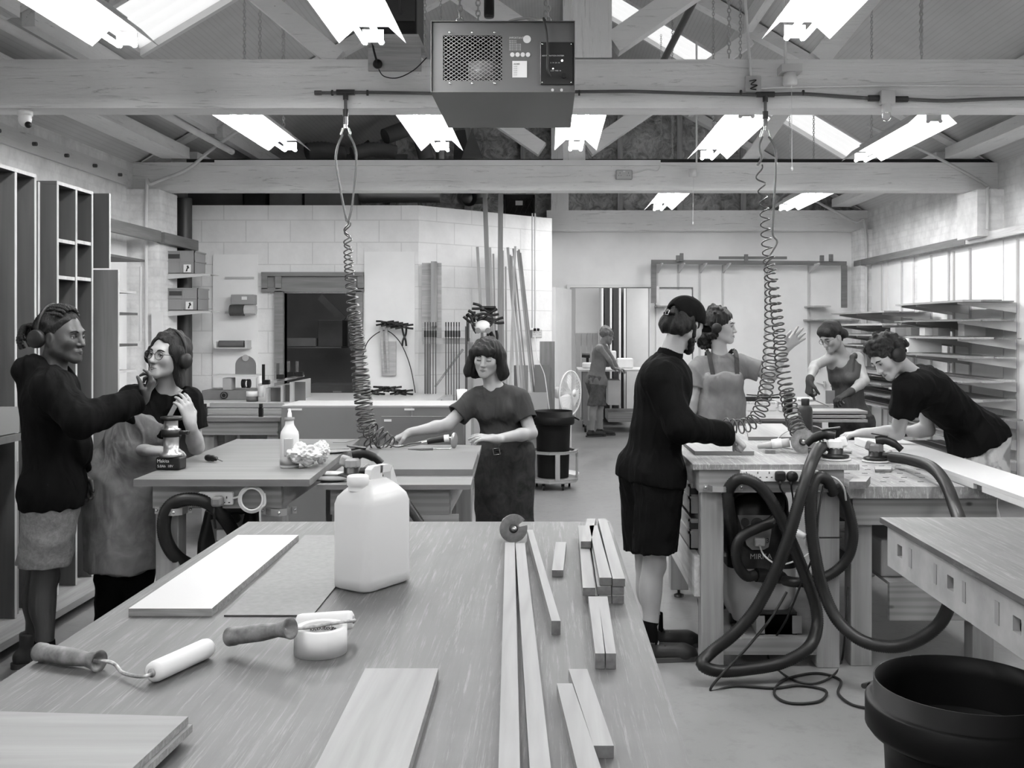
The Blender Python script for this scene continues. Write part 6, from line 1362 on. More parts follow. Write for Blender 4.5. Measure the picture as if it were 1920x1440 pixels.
def lclip(px0, px1, py, label):
    t = T('hose_clip', label, 'clip', Lp((px0 + px1) / 2, py)); Y0 = 4.346
    pts = [W(px0, py, Y0), W(px0 + 8, py, Y0), W(px0 + 18, py + 3, Y0 - .04), W((px0 + px1) / 2, py + 4, Y0 - .075), W(px1 - 18, py + 2, Y0 - .04), W(px1 - 8, py - 2, Y0), W(px1, py - 2, Y0)]
    vs = [V(p) + V((0, d, z)) for p in pts for (d, z) in ((0, -.015), (0, .015), (.0025, .015), (.0025, -.015))]; n = len(pts)
    MB().add(vs, [(4 * i + k, 4 * i + (k + 1) % 4, 4 * i + 4 + (k + 1) % 4, 4 * i + 4 + k) for i in range(n - 1) for k in range(4)]).build('strap', M('galvanised_strap', .45, .35, metal=.8), t, True)
    for px, o_ in ((px0 + 3, 0), (px1 - 3, -2), ((px0 + px1) / 2, 4)): MB().ball(W(px, py + o_, Y0 - (.004 if o_ < 4 else .078)), (.007, .004, .007), 8, 6).build('screw', mSteel, t, True)
lclip(290, 360, 957, 'steel hose clip holding the thick hose on the left workbench'); lclip(490, 556, 958, 'empty steel hose clip on the right of the left workbench apron')
t = T('dust_extractor', 'dark dust extractor partly hidden under the left workbench', 'dust extractor', (-1.45, 4.75, 0))
x0, x1 = XY(372, 4.7), XY(492, 4.7)
b = MB(); loft(b, [rr2(x0 + .02, x1 - .02, 4.62, 5.0, .05, .05), rr2(x0, x1, 4.6, 5.02, .3, .05), rr2(x0 + .01, x1 - .01, 4.62, 5.02, .6, .05), rr2(x0 + .03, x1 - .03, 4.66, 5.0, .74, .05)]); b.build('body', mBlack, t, True)
pl_ = MB().prism([W(395, 975, 4.60), W(455, 965, 4.6), W(450, 1000, 4.6), W(440, 1022, 4.6), W(405, 1022, 4.6)], (0, .03, 0)).build('control_plate', M('extractor_plate', .22, .45, amt=.04), t, True)
for px, py, r in ((442, 972, .022), (425, 985, .015)): MB().cyl(W(px, py, 4.61), W(px, py, 4.585), r, n=18).build('dial', mBlack, pl_, True)
MB().box(W(417, 1003, 4.59), (.05, .02, .05), None, .005).build('socket_flap', mWhiteP, pl_, True)
for x in (x0 + .03, x1 - .06): MB().cyl((x, 4.7, .03), (x + .03, 4.7, .03), .03, n=16).build('wheel', mBlackR, t, True)
# middle bench
top_obj('dark_board', 'large dark grey board lying on the middle workbench', 'board', [(694, 880), (886, 880), (897, 846), (711, 846)], .03, M('dark_panel', .13, .45, amt=.06), ZM, None, mStore2)
t = T('die_grinder', 'air die grinder with an upright disc lying on the middle workbench', 'air tool', WZ(800, 836, ZM)); q = lambda px, py, h=.03: WZ(px, 842, ZM) + V((0, .03, (842 - py) / 330.0))
MB().tube([q(745, 839), q(775, 834), q(800, 829)], [.006, .010, .012], 12).build('inlet', mSteel, t, True); MB().tube([q(800, 829), q(808, 827), q(832, 823)], [.015, .018, .020], 16).build('body', mBlack, t, True); MB().tube([q(832, 823), q(841, 822)], [.021, .021], 16).build('collar', mWhiteP, t, True)
MB().cyl(q(841, 822), q(849, 821), .008, n=12).build('spindle', mSteel, t, True); MB().lathe(q(850, 826.5), [(.001, 0), (.046, 0), (.046, .004), (.001, .004)], 32, (1, -.35, 0)).build('disc', M('steel_disc', .4, .35, metal=.7), t, True)
t = T('brush', 'slim dark file lying behind the dark board on the middle workbench', 'file', WZ(800, 842, ZM)); MB().tube([WZ(765, 842, ZM + .015), WZ(790, 842, ZM + .015), WZ(812, 841, ZM + .017)], [.004, .009, .010], 10).build('grip', mStore2, t, True); MB().tube([WZ(812, 841, ZM + .017), WZ(845, 841, ZM + .012)], .004, 8).build('blade', mSteel, t, True)
c0 = WZ(660, 899, ZM) + V((0, 0, .001))
t = sander('sander with a long dark grip lying on the middle workbench behind the jerry can', c0, .2); 
hose('black hose running from the middle bench sander down behind the jerry can', [c0 + V((.125, 0, .03)), W(715, 893, 4.60), W(745, 920, 4.42), W(770, 955, 4.38), W(790, 985, 4.36), W(800, 1010, 4.36)], .02)
for i, (px, py, w_, l) in enumerate(((618, 903, .085, 'oval dark sanding pad at the left of the middle workbench'), (620, 893, .075, 'pale folded cloth pad behind the oval sanding pad'))):
    tag(MB().ball(WZ(px, py, ZM) + V((0, 0, .0125)), (w_, .04, .0115), 24, 8).build('sanding_pad', mStore2 if i == 0 else mGreyL), l, 'sanding pad')
t = T('glue_bottle', 'small white tub standing on the grey board carcass beside the woman in the t-shirt', 'tub', (-.62, 7.3, 1.0585)); MB().lathe((-.622, 7.3, 1.0585), [(.001, 0), (.034, 0), (.038, .095), (.034, .095), (.001, .09)], 20).build('tub', mWhiteP, t, True); t.name = 'white_tub'
# clamps and boards on the back left bench
for i, px in enumerate((384, 489)):
    t = T('bench_clamp', ('left' if i == 0 else 'right') + ' black upright clamp on the back left bench rail', 'clamp', W(px, 775, 7.3)); b = MB().lohi((XY(px - 4, 7.32), 7.31, ZT + .001), (XY(px + 4, 7.32), 7.34, W(px, 764, 7.32).z), .004); b.build('body', mBlack, t, True); MB().cyl(W(px, 764, 7.32), W(px, 757, 7.32), .014, n=10).build('knob', mBlack, t, True)
for i, (a_, c_, py0, py1, Yb, l) in enumerate(((393, 530, 764, 756, 7.6, 'upper pale rail lying behind the back left bench'), (372, 528, 775, 767, 7.45, 'lower pale rail on the back left bench'))):
    tag(MB().lohi((XY(a_, Yb), Yb, EYE - (py1 - VY + 8) * Yb / F), (XY(c_, Yb), Yb + .05, EYE - (py1 - VY) * Yb / F)).build('bench_rail', mPine), l, 'rail')
# ================= right wall: panels, standards, shelves =================
tag(MB().lohi((4.10, 7.0, 2.425), (4.14, 9.75, 2.50)).build('wall_rail', M('rail_white2', .6, .5, 'wood', ax='Y')), 'pale timber rail high on the right wall, near length', 'rail')
tag(MB().lohi((4.10, 9.76, 2.425), (4.14, 13.3, 2.50)).build('wall_rail', M('brown_rail', .17, .6, 'wood', ax='Y')), 'dark timber rail high on the right wall, far length', 'rail')
k = 0
ords = ('nearest', 'second nearest', 'third', 'fourth', 'fifth', 'farthest')
for i, (ya, yb) in enumerate(((6.9, 8.2), (8.22, 9.2), (9.22, 10.4), (10.5, 11.35), (11.5, 12.3), (12.35, 12.95))):
    tag(MB().lohi((4.225, ya, .1), (4.245, yb, 2.42)).build('wall_panel', mWhite), ords[i] + ' upright white board panel on the right wall behind the shelves', 'panel')
ys_ = (7.4, 8.0, 8.6, 8.9, 9.9, 10.3, 10.9, 11.8, 12.5)
for i, y in enumerate(ys_):
    tag(MB().lohi((4.205, y, .2), (4.224, y + .025, 2.4)).build('shelf_standard', mShelfM), 'slotted upright shelf standard number %s from the near end of the right wall' % ('one', 'two', 'three', 'four', 'five', 'six', 'seven', 'eight', 'nine')[i], 'shelf standard')
Rn = random.Random(4)
zs_near = (1.84, 1.67, 1.51, 1.34, 1.13, .96, .80, .61, .42); zs_far = (1.78, 1.64, 1.52, 1.40, 1.10, .98, .86, .74)
on_ = ('topmost', 'second', 'third', 'fourth', 'fifth', 'sixth', 'seventh', 'eighth', 'ninth')
mBd = [M('stock_a', .30, .6, 'wood', ax='Y'), M('stock_b', .42, .6, 'wood', ax='Y'), M('stock_c', .2, .6, 'wood', ax='Y'), mMDFe]
def bracket_shelf(lvl, z, ys, grp, L=.52):
    t = T('bracket_shelf', on_[lvl] + ' row of white bracket arms in the ' + grp + ' shelf bay of the right wall', 'shelf', (4.0, ys[1], z))
    for y in ys:
        MB().prism([(4.2, y, z - .10), (4.2, y, z - .006), (4.2 - L, y, z - .006), (4.2 - L, y, z - .022)], (0, .022, 0)).build('bracket_arm', mShelfM, t, True)
    n = 3
    for j in range(n):
        x0 = 4.2 - L - .04 + j * (L / n); w_ = L / n - .012; ya = ys[0] - .12 + Rn.uniform(-.12, .1); yb = ys[-1] + .15 + Rn.uniform(-.1, .15); th = Rn.choice((.012, .018, .022))
        tag(MB().lohi((x0, ya, z - .005), (x0 + w_, yb, z - .005 + th)).build('board', Rn.choice(mBd)), ('outer', 'middle', 'inner')[j] + ' board on the ' + on_[lvl] + ' level of the ' + grp + ' right shelf bay', 'board')
for i, z in enumerate(zs_near): bracket_shelf(i, z, (8.9, 9.9, 10.32), 'near')
for i, z in enumerate(zs_far): bracket_shelf(i, z, (10.9, 11.8, 12.5), 'far')
# boxes on the shelves
def sbox(label, c, d, mat, name='storage_tub'): return tag(MB().lohi((c[0] - d[0] / 2, c[1] - d[1] / 2, c[2]), (c[0] + d[0] / 2, c[1] + d[1] / 2, c[2] + d[2]), .004).build(name, mat), label, 'tub')
for i, (px, w_, Yc, m, l) in enumerate(((1692, .2, 10.2, mGrey, 'clear tub'), (1718, .16, 10.0, mStore2, 'dark tub'), (1742, .14, 9.8, mGreyL, 'pale tub'), (1765, .12, 9.6, mStore2, 'small dark tub'), (1822, .2, 9.3, mGreyL, 'tall pale bucket'))):
    sbox(l + ' on the third level of the near right shelf bay', (min(XY(px, Yc), 4.08), Yc, 1.5285), (w_, .14, .08 if i < 4 else .12), m)
sbox('big white carton hanging low under the third near shelf level', (3.80, 10.15, 1.358), (.34, .3, .145), mWhiteP, 'carton')
# ================= back wall rack =================
for i, px in enumerate((1232, 1272, 1312, 1355, 1435, 1516)):
    tag(MB().lohi(W(px - 1.6, 745, YB - .02), W(px + 1.6, 489, YB - .004)).build('shelf_standard', mShelfM), 'slotted upright standard on the back wall, ' + ('leftmost', 'second from the left', 'third from the left', 'fourth from the left', 'fifth from the left', 'rightmost')[i], 'shelf standard')
    t = T('wall_bracket', 'small angled bracket at the top of the ' + ('leftmost', 'second', 'third', 'fourth', 'fifth', 'rightmost')[i] + ' back wall standard', 'bracket', W(px, 505, YB - .1))
    MB().prism([W(px, 512, YB - .03), W(px, 497, YB - .03), (XY(px, YB) + .01, YB - .45, W(0, 497, YB).z), (XY(px, YB) + .01, YB - .45, W(0, 499, YB).z)], (.02, 0, 0)).build('arm', mShelfM, t, True)
zr_ = W(0, 496, YB).z
t = T('hanging_timber_frame', 'dark timber frame hanging on the brackets across the back wall', 'frame', W(1400, 495, YB - .2))
ft = M('dark_frame_timber', .16, .6, 'wood', ax='X')
MB().bar(W(1221, 491, YB - .25), W(1587, 494, YB - .25), .03, .055, (0, 0, 1)).build('top_rail', ft, t, True)
MB().lohi(W(1221, 568, YB - .27), W(1230.5, 495, YB - .24)).build('left_stile', ft, t, True); MB().lohi(W(1578, 577, YB - .27), W(1587.5, 498, YB - .24)).build('right_stile', ft, t, True)
MB().lohi(W(1348, 486, YB - .3), W(1475, 481, YB - .28)).build('loose_rail', ft, t, True)
for px in (1271, 1278, 1399, 1541, 1558): MB().lohi(W(px - 3, 490, YB - .33), W(px + 3, 475 + (px % 3) * 2, YB - .3)).build('stub', ft, t, True)
for i, (a_, c_, py, l) in enumerate(((1518, 1617, 599, 'upper'), (1520, 1545, 574, 'short top'), (1232, 1248, 574, 'short left'))):
    tag(MB().lohi(W(a_, py + 2, YB - .35), W(c_, py, YB - .02)).build('board', mBd[i]), l + ' thin board held by the brackets on the back wall', 'board')
for i, (px, py) in enumerate(((1535, 688), (1440, 716), (1545, 720))):
    t = T('wall_spigot', 'small pale spigot on the back wall, ' + ('upper right one', 'left one', 'lower right one')[i], 'spigot', W(px, py, YB - .05)); MB().tube([W(px - 14, py - 4, YB - .02), W(px, py, YB - .05)], .016, 10).build('pipe', mWhiteP, t, True); MB().cyl(W(px + 1, py - 5, YB - .05), W(px + 1, py + 5, YB - .05), .02, n=12).build('head', mGreyL, t, True)
# ================= the far room =================
t = T('sheet_rack', 'tall dark sheet rack in the room beyond the doorway', 'rack', (XY(1150, 16.5), 16.5, 0))
for px in (1128, 1144, 1161, 1170): MB().lohi((XY(px, 16.5), 16.5, .1), (XY(px, 16.5) + .03, 17.2, 2.3)).build('divider', mWhiteP, t, True)
MB().lohi((XY(1128, 16.5), 17.21, 0), (XY(1170, 16.5) + .1, 17.25, 2.3)).build('back', mRackF, t, True)
for px0, px1 in ((1131, 1143), (1147, 1160)): MB().lohi((XY(px0, 16.6) + .03, 16.7, .1), (XY(px1, 16.6), 16.72, 2.28)).build('panel', mRackF, t, True)
t = T('corrugated_sheet', 'pale panel sheets with a ribbed lower half in the far room', 'panel', (XY(1100, 17.5), 17.5, 0)); MB().lohi((XY(1079, 17.4), 17.4, 1.3), (XY(1122, 17.4), 17.45, 2.45)).build('board', mWhite, t, True)
for k in range(4): MB().lohi((XY(1080 + k * 10.5, 17.35), 17.35, .0), (XY(1088.5 + k * 10.5, 17.35), 17.39, 1.52)).build('rib_board', M('far_board', .5, .6), t, True)
ft_ = T('workbench', 'white topped wheeled bench in the far room before the woman', 'workbench', (1.3, 15.6, 0))
zt_ = .97
MB().lohi((XY(1083, 15.6), 15.3, zt_ - .03), (XY(1125, 15.6) + 1.3, 16.3, zt_)).build('worktop', mWhiteLam, ft_, True)
for x in (XY(1083, 15.6) + .08, 1.9):
    for y in (15.36, 16.15): 
        MB().lohi((x, y, .12), (x + .07, y + .07, zt_ - .031)).build('leg', mGrey, ft_, True); MB().cyl((x + .02, y + .035, .05), (x + .05, y + .035, .05), .05, n=14).build('castor', mBlackR, ft_, True)
MB().lohi((XY(1140, 15.4), 15.34, .16), (2.0, 16.2, .3)).build('lower_rail', mPine, ft_, True); MB().lohi((XY(1140, 15.4), 15.35, .42), (XY(1163, 15.4), 15.9, .80)).build('drawer_box', mGreyL, ft_, True)
for i, (px, py, w_, h, m, n_, l) in enumerate(((1092, 0, .16, .09, M('paper', .75, .8), 'paper_pack', 'white packet on the far room bench, left'), (1146, 0, .08, .28, mWhiteP, 'spray_bottle', 'white bottle on the far room bench beside the woman'), (1158, 0, .25, .16, M('paper', .75, .8), 'paper_roll', 'white rolled paper on the far room bench'))):
    x = XY(px, 15.7); tag(MB().lohi((x, 15.7, zt_ + .001), (x + w_, 15.7 + w_, zt_ + h), .02).build(n_, m), l, n_.replace('_', ' '))
t = T('cordless_drill', 'black cordless drill on the far room bench', 'drill', (XY(1098, 15.65), 15.65, zt_)); MB().cyl((XY(1091, 15.6), 15.6, zt_ + .21), (XY(1106, 15.6), 15.6, zt_ + .2), .035, n=14).build('motor', mBlack, t, True); MB().lohi((XY(1099, 15.6), 15.58, zt_ + .1), (XY(1104, 15.6), 15.62, zt_ + .2)).build('handle', mBlack, t, True)
# ================= people: smooth distance-field bodies meshed with surface nets =================
def A3(v): return np.array(v, dtype=np.float32)
class SDF:
    def __init__(s, h=.005): s.h = h; s.p = []
    def cone(s, a, b, ra, rb, k=.02, op='u', sq=None, cap=None):
        """rounded cone; sq=(dir, factor) flattens the section along dir; cap=(point, normal) cuts it flat"""
        s.p.append(('c', A3(a), A3(b), ra, rb, k, op, sq, cap)); return s
    def ell(s, c, r, axes=None, k=.02, op='u', cap=None):
        s.p.append(('e', A3(c), A3(r), axes, 0, k, op, None, cap)); return s
    def mesh(s, disp=None):
        h = s.h; bb = []
        for q in s.p:
            if q[0] == 'c':
                m = max(q[3], q[4]); bb.append((np.minimum(q[1], q[2]) - m, np.maximum(q[1], q[2]) + m))
            else:
                m = float(max(q[2])); bb.append((q[1] - m, q[1] + m))
        un = [b for b, q in zip(bb, s.p) if q[6] == 'u']
        lo = np.min([b[0] for b in un], axis=0) - 4 * h - .01; hi = np.max([b[1] for b in un], axis=0) + 4 * h + .01
        n = np.ceil((hi - lo) / h).astype(int) + 1
        D = np.full(n, 1.0, dtype=np.float32)
        ax = [lo[i] + h * np.arange(n[i], dtype=np.float32) for i in range(3)]
        for (b0, b1), q in zip(bb, s.p):
            k = q[5]; e = k + 3 * h
            i0 = np.maximum(((b0 - e - lo) / h).astype(int), 0); i1 = np.minimum(((b1 + e - lo) / h).astype(int) + 2, n)
            if np.any(i1 <= i0): continue
            X, Y, Z = np.meshgrid(ax[0][i0[0]:i1[0]], ax[1][i0[1]:i1[1]], ax[2][i0[2]:i1[2]], indexing='ij')
            if q[0] == 'c':
                a, b = q[1], q[2]; px, py, pz = X - a[0], Y - a[1], Z - a[2]; ba = b - a
                f = 1.0
                if q[7] is not None:
                    nn = A3(q[7][0]); f = q[7][1]; w = (px * nn[0] + py * nn[1] + pz * nn[2]) * (f - 1)
                    px = px + nn[0] * w; py = py + nn[1] * w; pz = pz + nn[2] * w; ba = ba + nn * (float(ba @ nn) * (f - 1))
                L2 = float(ba @ ba) + 1e-9
                t = np.clip((px * ba[0] + py * ba[1] + pz * ba[2]) / L2, 0, 1)
                d = np.sqrt((px - ba[0] * t) ** 2 + (py - ba[1] * t) ** 2 + (pz - ba[2] * t) ** 2) - (q[3] + (q[4] - q[3]) * t)
                if f != 1.0: d = d / (1 + (f - 1) * .5)
            else:
                c, r = q[1], q[2]; px, py, pz = X - c[0], Y - c[1], Z - c[2]
                if q[3] is not None:
                    u, v, w = [A3(x) for x in q[3]]
                    px, py, pz = px * u[0] + py * u[1] + pz * u[2], px * v[0] + py * v[1] + pz * v[2], px * w[0] + py * w[1] + pz * w[2]
                k0 = np.sqrt((px / r[0]) ** 2 + (py / r[1]) ** 2 + (pz / r[2]) ** 2); k1 = np.sqrt((px / r[0] ** 2) ** 2 + (py / r[1] ** 2) ** 2 + (pz / r[2] ** 2) ** 2) + 1e-6
                d = k0 * (k0 - 1) / k1
            if q[8] is not None:
                for cp in (q[8] if isinstance(q[8], list) else [q[8]]):
                    c0, cn = A3(cp[0]), A3(cp[1]); d = np.maximum(d, (X - c0[0]) * cn[0] + (Y - c0[1]) * cn[1] + (Z - c0[2]) * cn[2])
            S_ = D[i0[0]:i1[0], i0[1]:i1[1], i0[2]:i1[2]]
            if q[6] == 'u':
                m = np.maximum(k - np.abs(S_ - d), 0) / k; S_[...] = np.minimum(S_, d) - m * m * k * .25
            else:
                m = np.maximum(k - np.abs(S_ + d), 0) / k; S_[...] = np.maximum(S_, -d) + m * m * k * .25
        if disp is not None:
            X, Y, Z = np.meshgrid(ax[0], ax[1], ax[2], indexing='ij', sparse=True)
            D += np.where(np.abs(D) < .04, disp(X, Y, Z), 0).astype(np.float32)
        return surface_nets(D, lo, h)
def surface_nets(D, lo, h):
    ins = D < 0; c = np.zeros(tuple(np.array(D.shape) - 1), dtype=np.int8)
    cor = [(x, y, z) for x in (0, 1) for y in (0, 1) for z in (0, 1)]
    nx, ny, nz = c.shape
    for x, y, z in cor: c += ins[x:x + nx, y:y + ny, z:z + nz]
    act = (c > 0) & (c < 8); idx = np.full(c.shape, -1, dtype=np.int64); I = np.argwhere(act); idx[act] = np.arange(len(I))
    pos = np.zeros((len(I), 3)); cnt = np.zeros(len(I))
    for a in cor:
        for i in range(3):
            if a[i] == 0:
                b = list(a); b[i] = 1
                da = D[I[:, 0] + a[0], I[:, 1] + a[1], I[:, 2] + a[2]]; db = D[I[:, 0] + b[0], I[:, 1] + b[1], I[:, 2] + b[2]]
                m = (da < 0) != (db < 0); t = np.where(m, da / np.where(m, da - db, 1), 0)
                p = np.array(a, float)[None, :].repeat(len(I), 0); p[:, i] = t
                pos += np.where(m[:, None], p, 0); cnt += m
    Vv = lo + (I + pos / cnt[:, None]) * h
    Fs = []
    for i in range(3):
        j, k = (i + 1) % 3, (i + 2) % 3
        s0 = [slice(None)] * 3; s1 = [slice(None)] * 3; s0[i] = slice(0, -1); s1[i] = slice(1, None)
        ch = ins[tuple(s0)] != ins[tuple(s1)]; E = np.argwhere(ch); dirn = ins[tuple(s0)][ch]
        ok = (E[:, j] > 0) & (E[:, k] > 0) & (E[:, j] < c.shape[j]) & (E[:, k] < c.shape[k]); E = E[ok]; dirn = dirn[ok]
        q = []
        for dj, dk in ((-1, -1), (0, -1), (0, 0), (-1, 0)):
            e = E.copy(); e[:, j] += dj; e[:, k] += dk; q.append(idx[e[:, 0], e[:, 1], e[:, 2]])
        q = np.stack(q, 1); q[~dirn] = q[~dirn][:, ::-1]; Fs.append(q)
    return Vv, np.concatenate(Fs)
def np_obj(name, VF, mat, parent):
    Vv, Fq = VF; inv = np.array(wmat(parent).inverted()); Vl = Vv @ inv[:3, :3].T + inv[:3, 3]
    me = bpy.data.meshes.new(name); me.vertices.add(len(Vl)); me.vertices.foreach_set('co', Vl.astype(np.float32).ravel())
    me.loops.add(Fq.size); me.loops.foreach_set('vertex_index', Fq.astype(np.int32).ravel())
    me.polygons.add(len(Fq)); me.polygons.foreach_set('loop_start', np.arange(0, Fq.size, 4, dtype=np.int32)); me.polygons.foreach_set('loop_total', np.full(len(Fq), 4, dtype=np.int32))
    me.polygons.foreach_set('use_smooth', np.ones(len(Fq), dtype=bool)); me.update(calc_edges=True); me.validate()
    me.materials.append(mat); o = bpy.data.objects.new(name, me); C.objects.link(o); o.parent = parent; return o
def folds(amp=.004, f=1.0, seed=0, dirn=(0, 0, 1)):
    rn = np.random.RandomState(seed); ks = rn.normal(size=(5, 3)) * np.array([26, 26, 11]) * f; ph = rn.uniform(0, 6, 5)
    def fn(X, Y, Z):
        o = 0
        for k, p in zip(ks, ph):
            w = 1.4 * np.sin(X * k[1] * .4 + Z * k[0] * .3 + p); o = o + np.abs(np.sin(X * k[0] + Y * k[1] + Z * k[2] + w + p)) * 2 - 1.2
        return (amp * o / 3.0).astype(np.float32)
    return fn
def lumps(amp=.008, f=60, seed=0, zs=1.0):
    rn = np.random.RandomState(seed); ks = rn.normal(size=(7, 3)) * f; ks[:, 2] *= zs; ph = rn.uniform(0, 6, 7)
    def fn(X, Y, Z):
        o = 0
        for k, p in zip(ks, ph): o = o + np.sin(X * k[0] + Y * k[1] + Z * k[2] + p)
        return (amp * o / 2.6).astype(np.float32)
    return fn
class Fr:
    """a head / hand frame: c + right*x + fwd*y + up*z"""
    def __init__(s, c, f, u): 
        s.c = V(c); s.f = V(f).normalized(); s.r = s.f.cross(V(u)).normalized(); s.u = s.r.cross(s.f).normalized(); s.ax = (s.r, s.f, s.u); s.k = 1.0
    def __call__(s, x, y, z): return s.c + (s.r * x + s.f * y + s.u * z) * s.k
def head_prims(S, H, male=False, nose=1.0):
    k = H.k; X = H.ax
    S.ell(H(0, -.018, .035), A3((.074, .094, .082)) * k, X, .02).ell(H(0, .02, -.015), A3((.064, .068, .082)) * k, X, .03)
    for s_ in (-1, 1):
        S.cone(H(s_ * .05, -.002, -.05), H(s_ * .014, .068, -.093), .021 * k, .018 * k, .03).ell(H(s_ * .038, .055, -.022), A3((.022, .02, .02)) * k, X, .03)
    S.ell(H(0, .072, -.095), A3((.02 if male else .017, .016, .016)) * k, X, .02)
    S.cone(H(-.03, .074, .022), H(.03, .074, .022), .013 * k, .013 * k, .02)
    for s_ in (-1, 1): S.ell(H(s_ * .031, .098, .0), A3((.018, .018, .014)) * k, X, .016, 's')
    S.cone(H(0, .083, .01), H(0, .104 * nose, -.032), .0075 * k, .011 * k, .014)
    for s_ in (-1, 1): S.ell(H(s_ * .0115, .094, -.036), A3((.0075, .009, .007)) * k, X, .008)
    S.ell(H(0, .083, -.065), A3((.024, .012, .017)) * k, X, .014)
    S.ell(H(0, .099, -.0655), A3((.026, .007, .0022)) * k, X, .004, 's')
    for s_ in (-1, 1):
        S.ell(H(s_ * .073, -.008, -.012), A3((.011, .021, .033)) * k, X, .008).ell(H(s_ * .084, -.004, -.010), A3((.006, .012, .02)) * k, X, .006, 's')
def face_parts(H, parent, skinv, brow=.03, eye_dir=(0, 1, 0), closed=False, lips=None):
    k = H.k; mE = M('eye_white', .35, .15, amt=.02); mI = M('iris_dark', .03, .1, amt=0)
    for s_ in (-1, 1):
        c = H(s_ * .031, .0715, .001)
        if not closed:
            e = MB().ball(c, .0128 * k, 16, 10).build('eye', mE, parent, True)
            d = (H.r * eye_dir[0] + H.f * eye_dir[1] + H.u * eye_dir[2]).normalized()
            MB().ball(c + d * .0072 * k, .0072 * k, 12, 8).build('iris', mI, e, True)
        MB().tube(smooth_path([H(s_ * .017, .0845, (-.003 if closed else .004)), H(s_ * .031, .0885, (-.006 if closed else .007)), H(s_ * .046, .079, (-.003 if closed else .003))], 5), .0016 * k, 6).build('lashes', mI, parent, True)
        # lids: a shell over the top of the eyeball
        S = SDF(.003); S.ell(c + H.u * .0015, A3((.0150, .0140, .0140)) * k, H.ax, .002, 'u', [(c + H.u * (.0028 if not closed else -.004) * k + H.f * .012, -(H.u * .94 - H.f * .0).normalized())]); np_obj('eyelid', S.mesh(), skinv, parent)
        b = MB().tube(smooth_path([H(s_ * .014, .090, .021), H(s_ * .03, .089, .027), H(s_ * .049, .074, .021)], 5), [.002 * k] + [.0036 * k] * 8 + [.0015 * k] * 2, 6); b.build('eyebrow', M('brow_hair', brow, .8), parent, True)
    S = SDF(.002)
    for q in (-1, 1): S.cone(H(q * .021, .0865, -.0645), H(q * .003, .0945, -.0618), .0026 * k, .0042 * k, .003).cone(H(q * .019, .0870, -.0665), H(q * .002, .0935, -.0700), .0028 * k, .0050 * k, .003)
    S.ell(H(0, .1, -.0655), (.022, .006, .0010), H.ax, .002, 's')
    np_obj('lips', S.mesh(), lips or M('lip_tone', .14, .45), parent)
def hand_prims(S, wr, d, n, side, curl=.35, sc=1.0, spread=.06, thumb=.5, curls=None):
    """wrist point, finger direction d, palm normal n (the way the palm faces); side=+1 puts the thumb on d x n"""
    d = V(d).normalized(); n = (V(n) - d * V(n).dot(d)).normalized(); t = d.cross(n) * side
    S.cone(wr - d * .02, wr + d * .02, .024 * sc, .026 * sc, .02, 'u', (n, 1.35))
    kn = []
    for i, (o, L) in enumerate(((.030, .090), (.010, .094), (-.011, .090), (-.030, .082))):
        k = wr + d * L * sc + t * o * sc; kn.append(k); S.cone(wr + d * .015 + t * o * .5 * sc, k, .0145 * sc, .0115 * sc, .014, 'u', (n, 1.15))
    for i, (k, L) in enumerate(zip(kn, (.068, .077, .071, .055))):
        c = (curls[i] if curls else curl) * (1 + .12 * i); p = k; a = 0; off = (1.5 - i) * spread
        dd = (d + t * off).normalized()
        for j, (fr, r0, r1) in enumerate(((.42, .0098, .0088), (.32, .0088, .0080), (.26, .0080, .0066))):
            a += c * (1.0, 1.25, .8)[j]; v = dd * math.cos(a) + n * math.sin(a); q = p + v * L * fr * sc; S.cone(p, q, r0 * sc, r1 * sc, .0035); p = q
    b0 = wr + d * .022 * sc + t * .020 * sc; td = (d * .62 + t * .7 + n * .35).normalized(); m = b0 + td * .042 * sc; S.cone(b0, m, .0165 * sc, .0125 * sc, .014)
    td2 = (d * (.85) + t * (.35 - thumb * .4) + n * thumb).normalized(); q = m + td2 * .032 * sc; S.cone(m, q, .0115 * sc, .0098 * sc, .004); q2 = q + (td2 + n * thumb * .3).normalized() * .026 * sc; S.cone(q, q2, .0098 * sc, .0075 * sc, .003)
def shoe(parent, ank, d, mat=None, high=.0, L=.27, name='shoe', zf=0.0):
    d = V((d[0], d[1], 0)).normalized(); a = V((ank[0], ank[1], zf)); S = SDF(.006); sd = V((-d.y, d.x, 0)); ax = (sd, d, V((0, 0, 1)))
    lo = [(V((a.x, a.y, zf + .004)), V((0, 0, -1)))]
    S.cone(a - d * .045 + V((0, 0, .045)), a + d * (L - .12) + V((0, 0, .035)), .043, .044, .02, 'u', None, lo).ell(a + d * (L - .105) + V((0, 0, .028)), (.048, .062, .04), ax, .02, 'u', lo)
    S.cone(a - d * .01 + V((0, 0, .05)), V((a.x, a.y, zf + .105 + high)) - d * .012, .046, .048, .02, 'u', None, [(V((0, 0, zf + .1 + high)), V((0, 0, 1)))])
    o = np_obj(name, S.mesh(), mat or M('shoe_black', .02, .5), parent)
    b = MB(); pts = [a - d * .095 + sd * .0, a - d * .08 + sd * .035, a + sd * .044, a + d * (L * .5) + sd * .05, a + d * (L - .07) + sd * .042, a + d * (L - .035), a + d * (L - .07) - sd * .042, a + d * (L * .5) - sd * .046, a - sd * .044, a - d * .08 - sd * .035]
    b.prism([V((p.x, p.y, zf + .001)) for p in smooth_path(pts, 4, True)], (0, 0, .022)); b.build('sole', M('sole_rubber', .05, .7), o, True)
    for k in range(4): q = a + d * (.045 + k * .026) + V((0, 0, .083 - k * .008)); b = MB().tube([q - sd * .026, q + V((0, 0, .006)), q + sd * .026], .003, 6); b.build('lace', M('lace', .04, .7), o, True)
def frac(a, b, t): return a + (b - a) * t
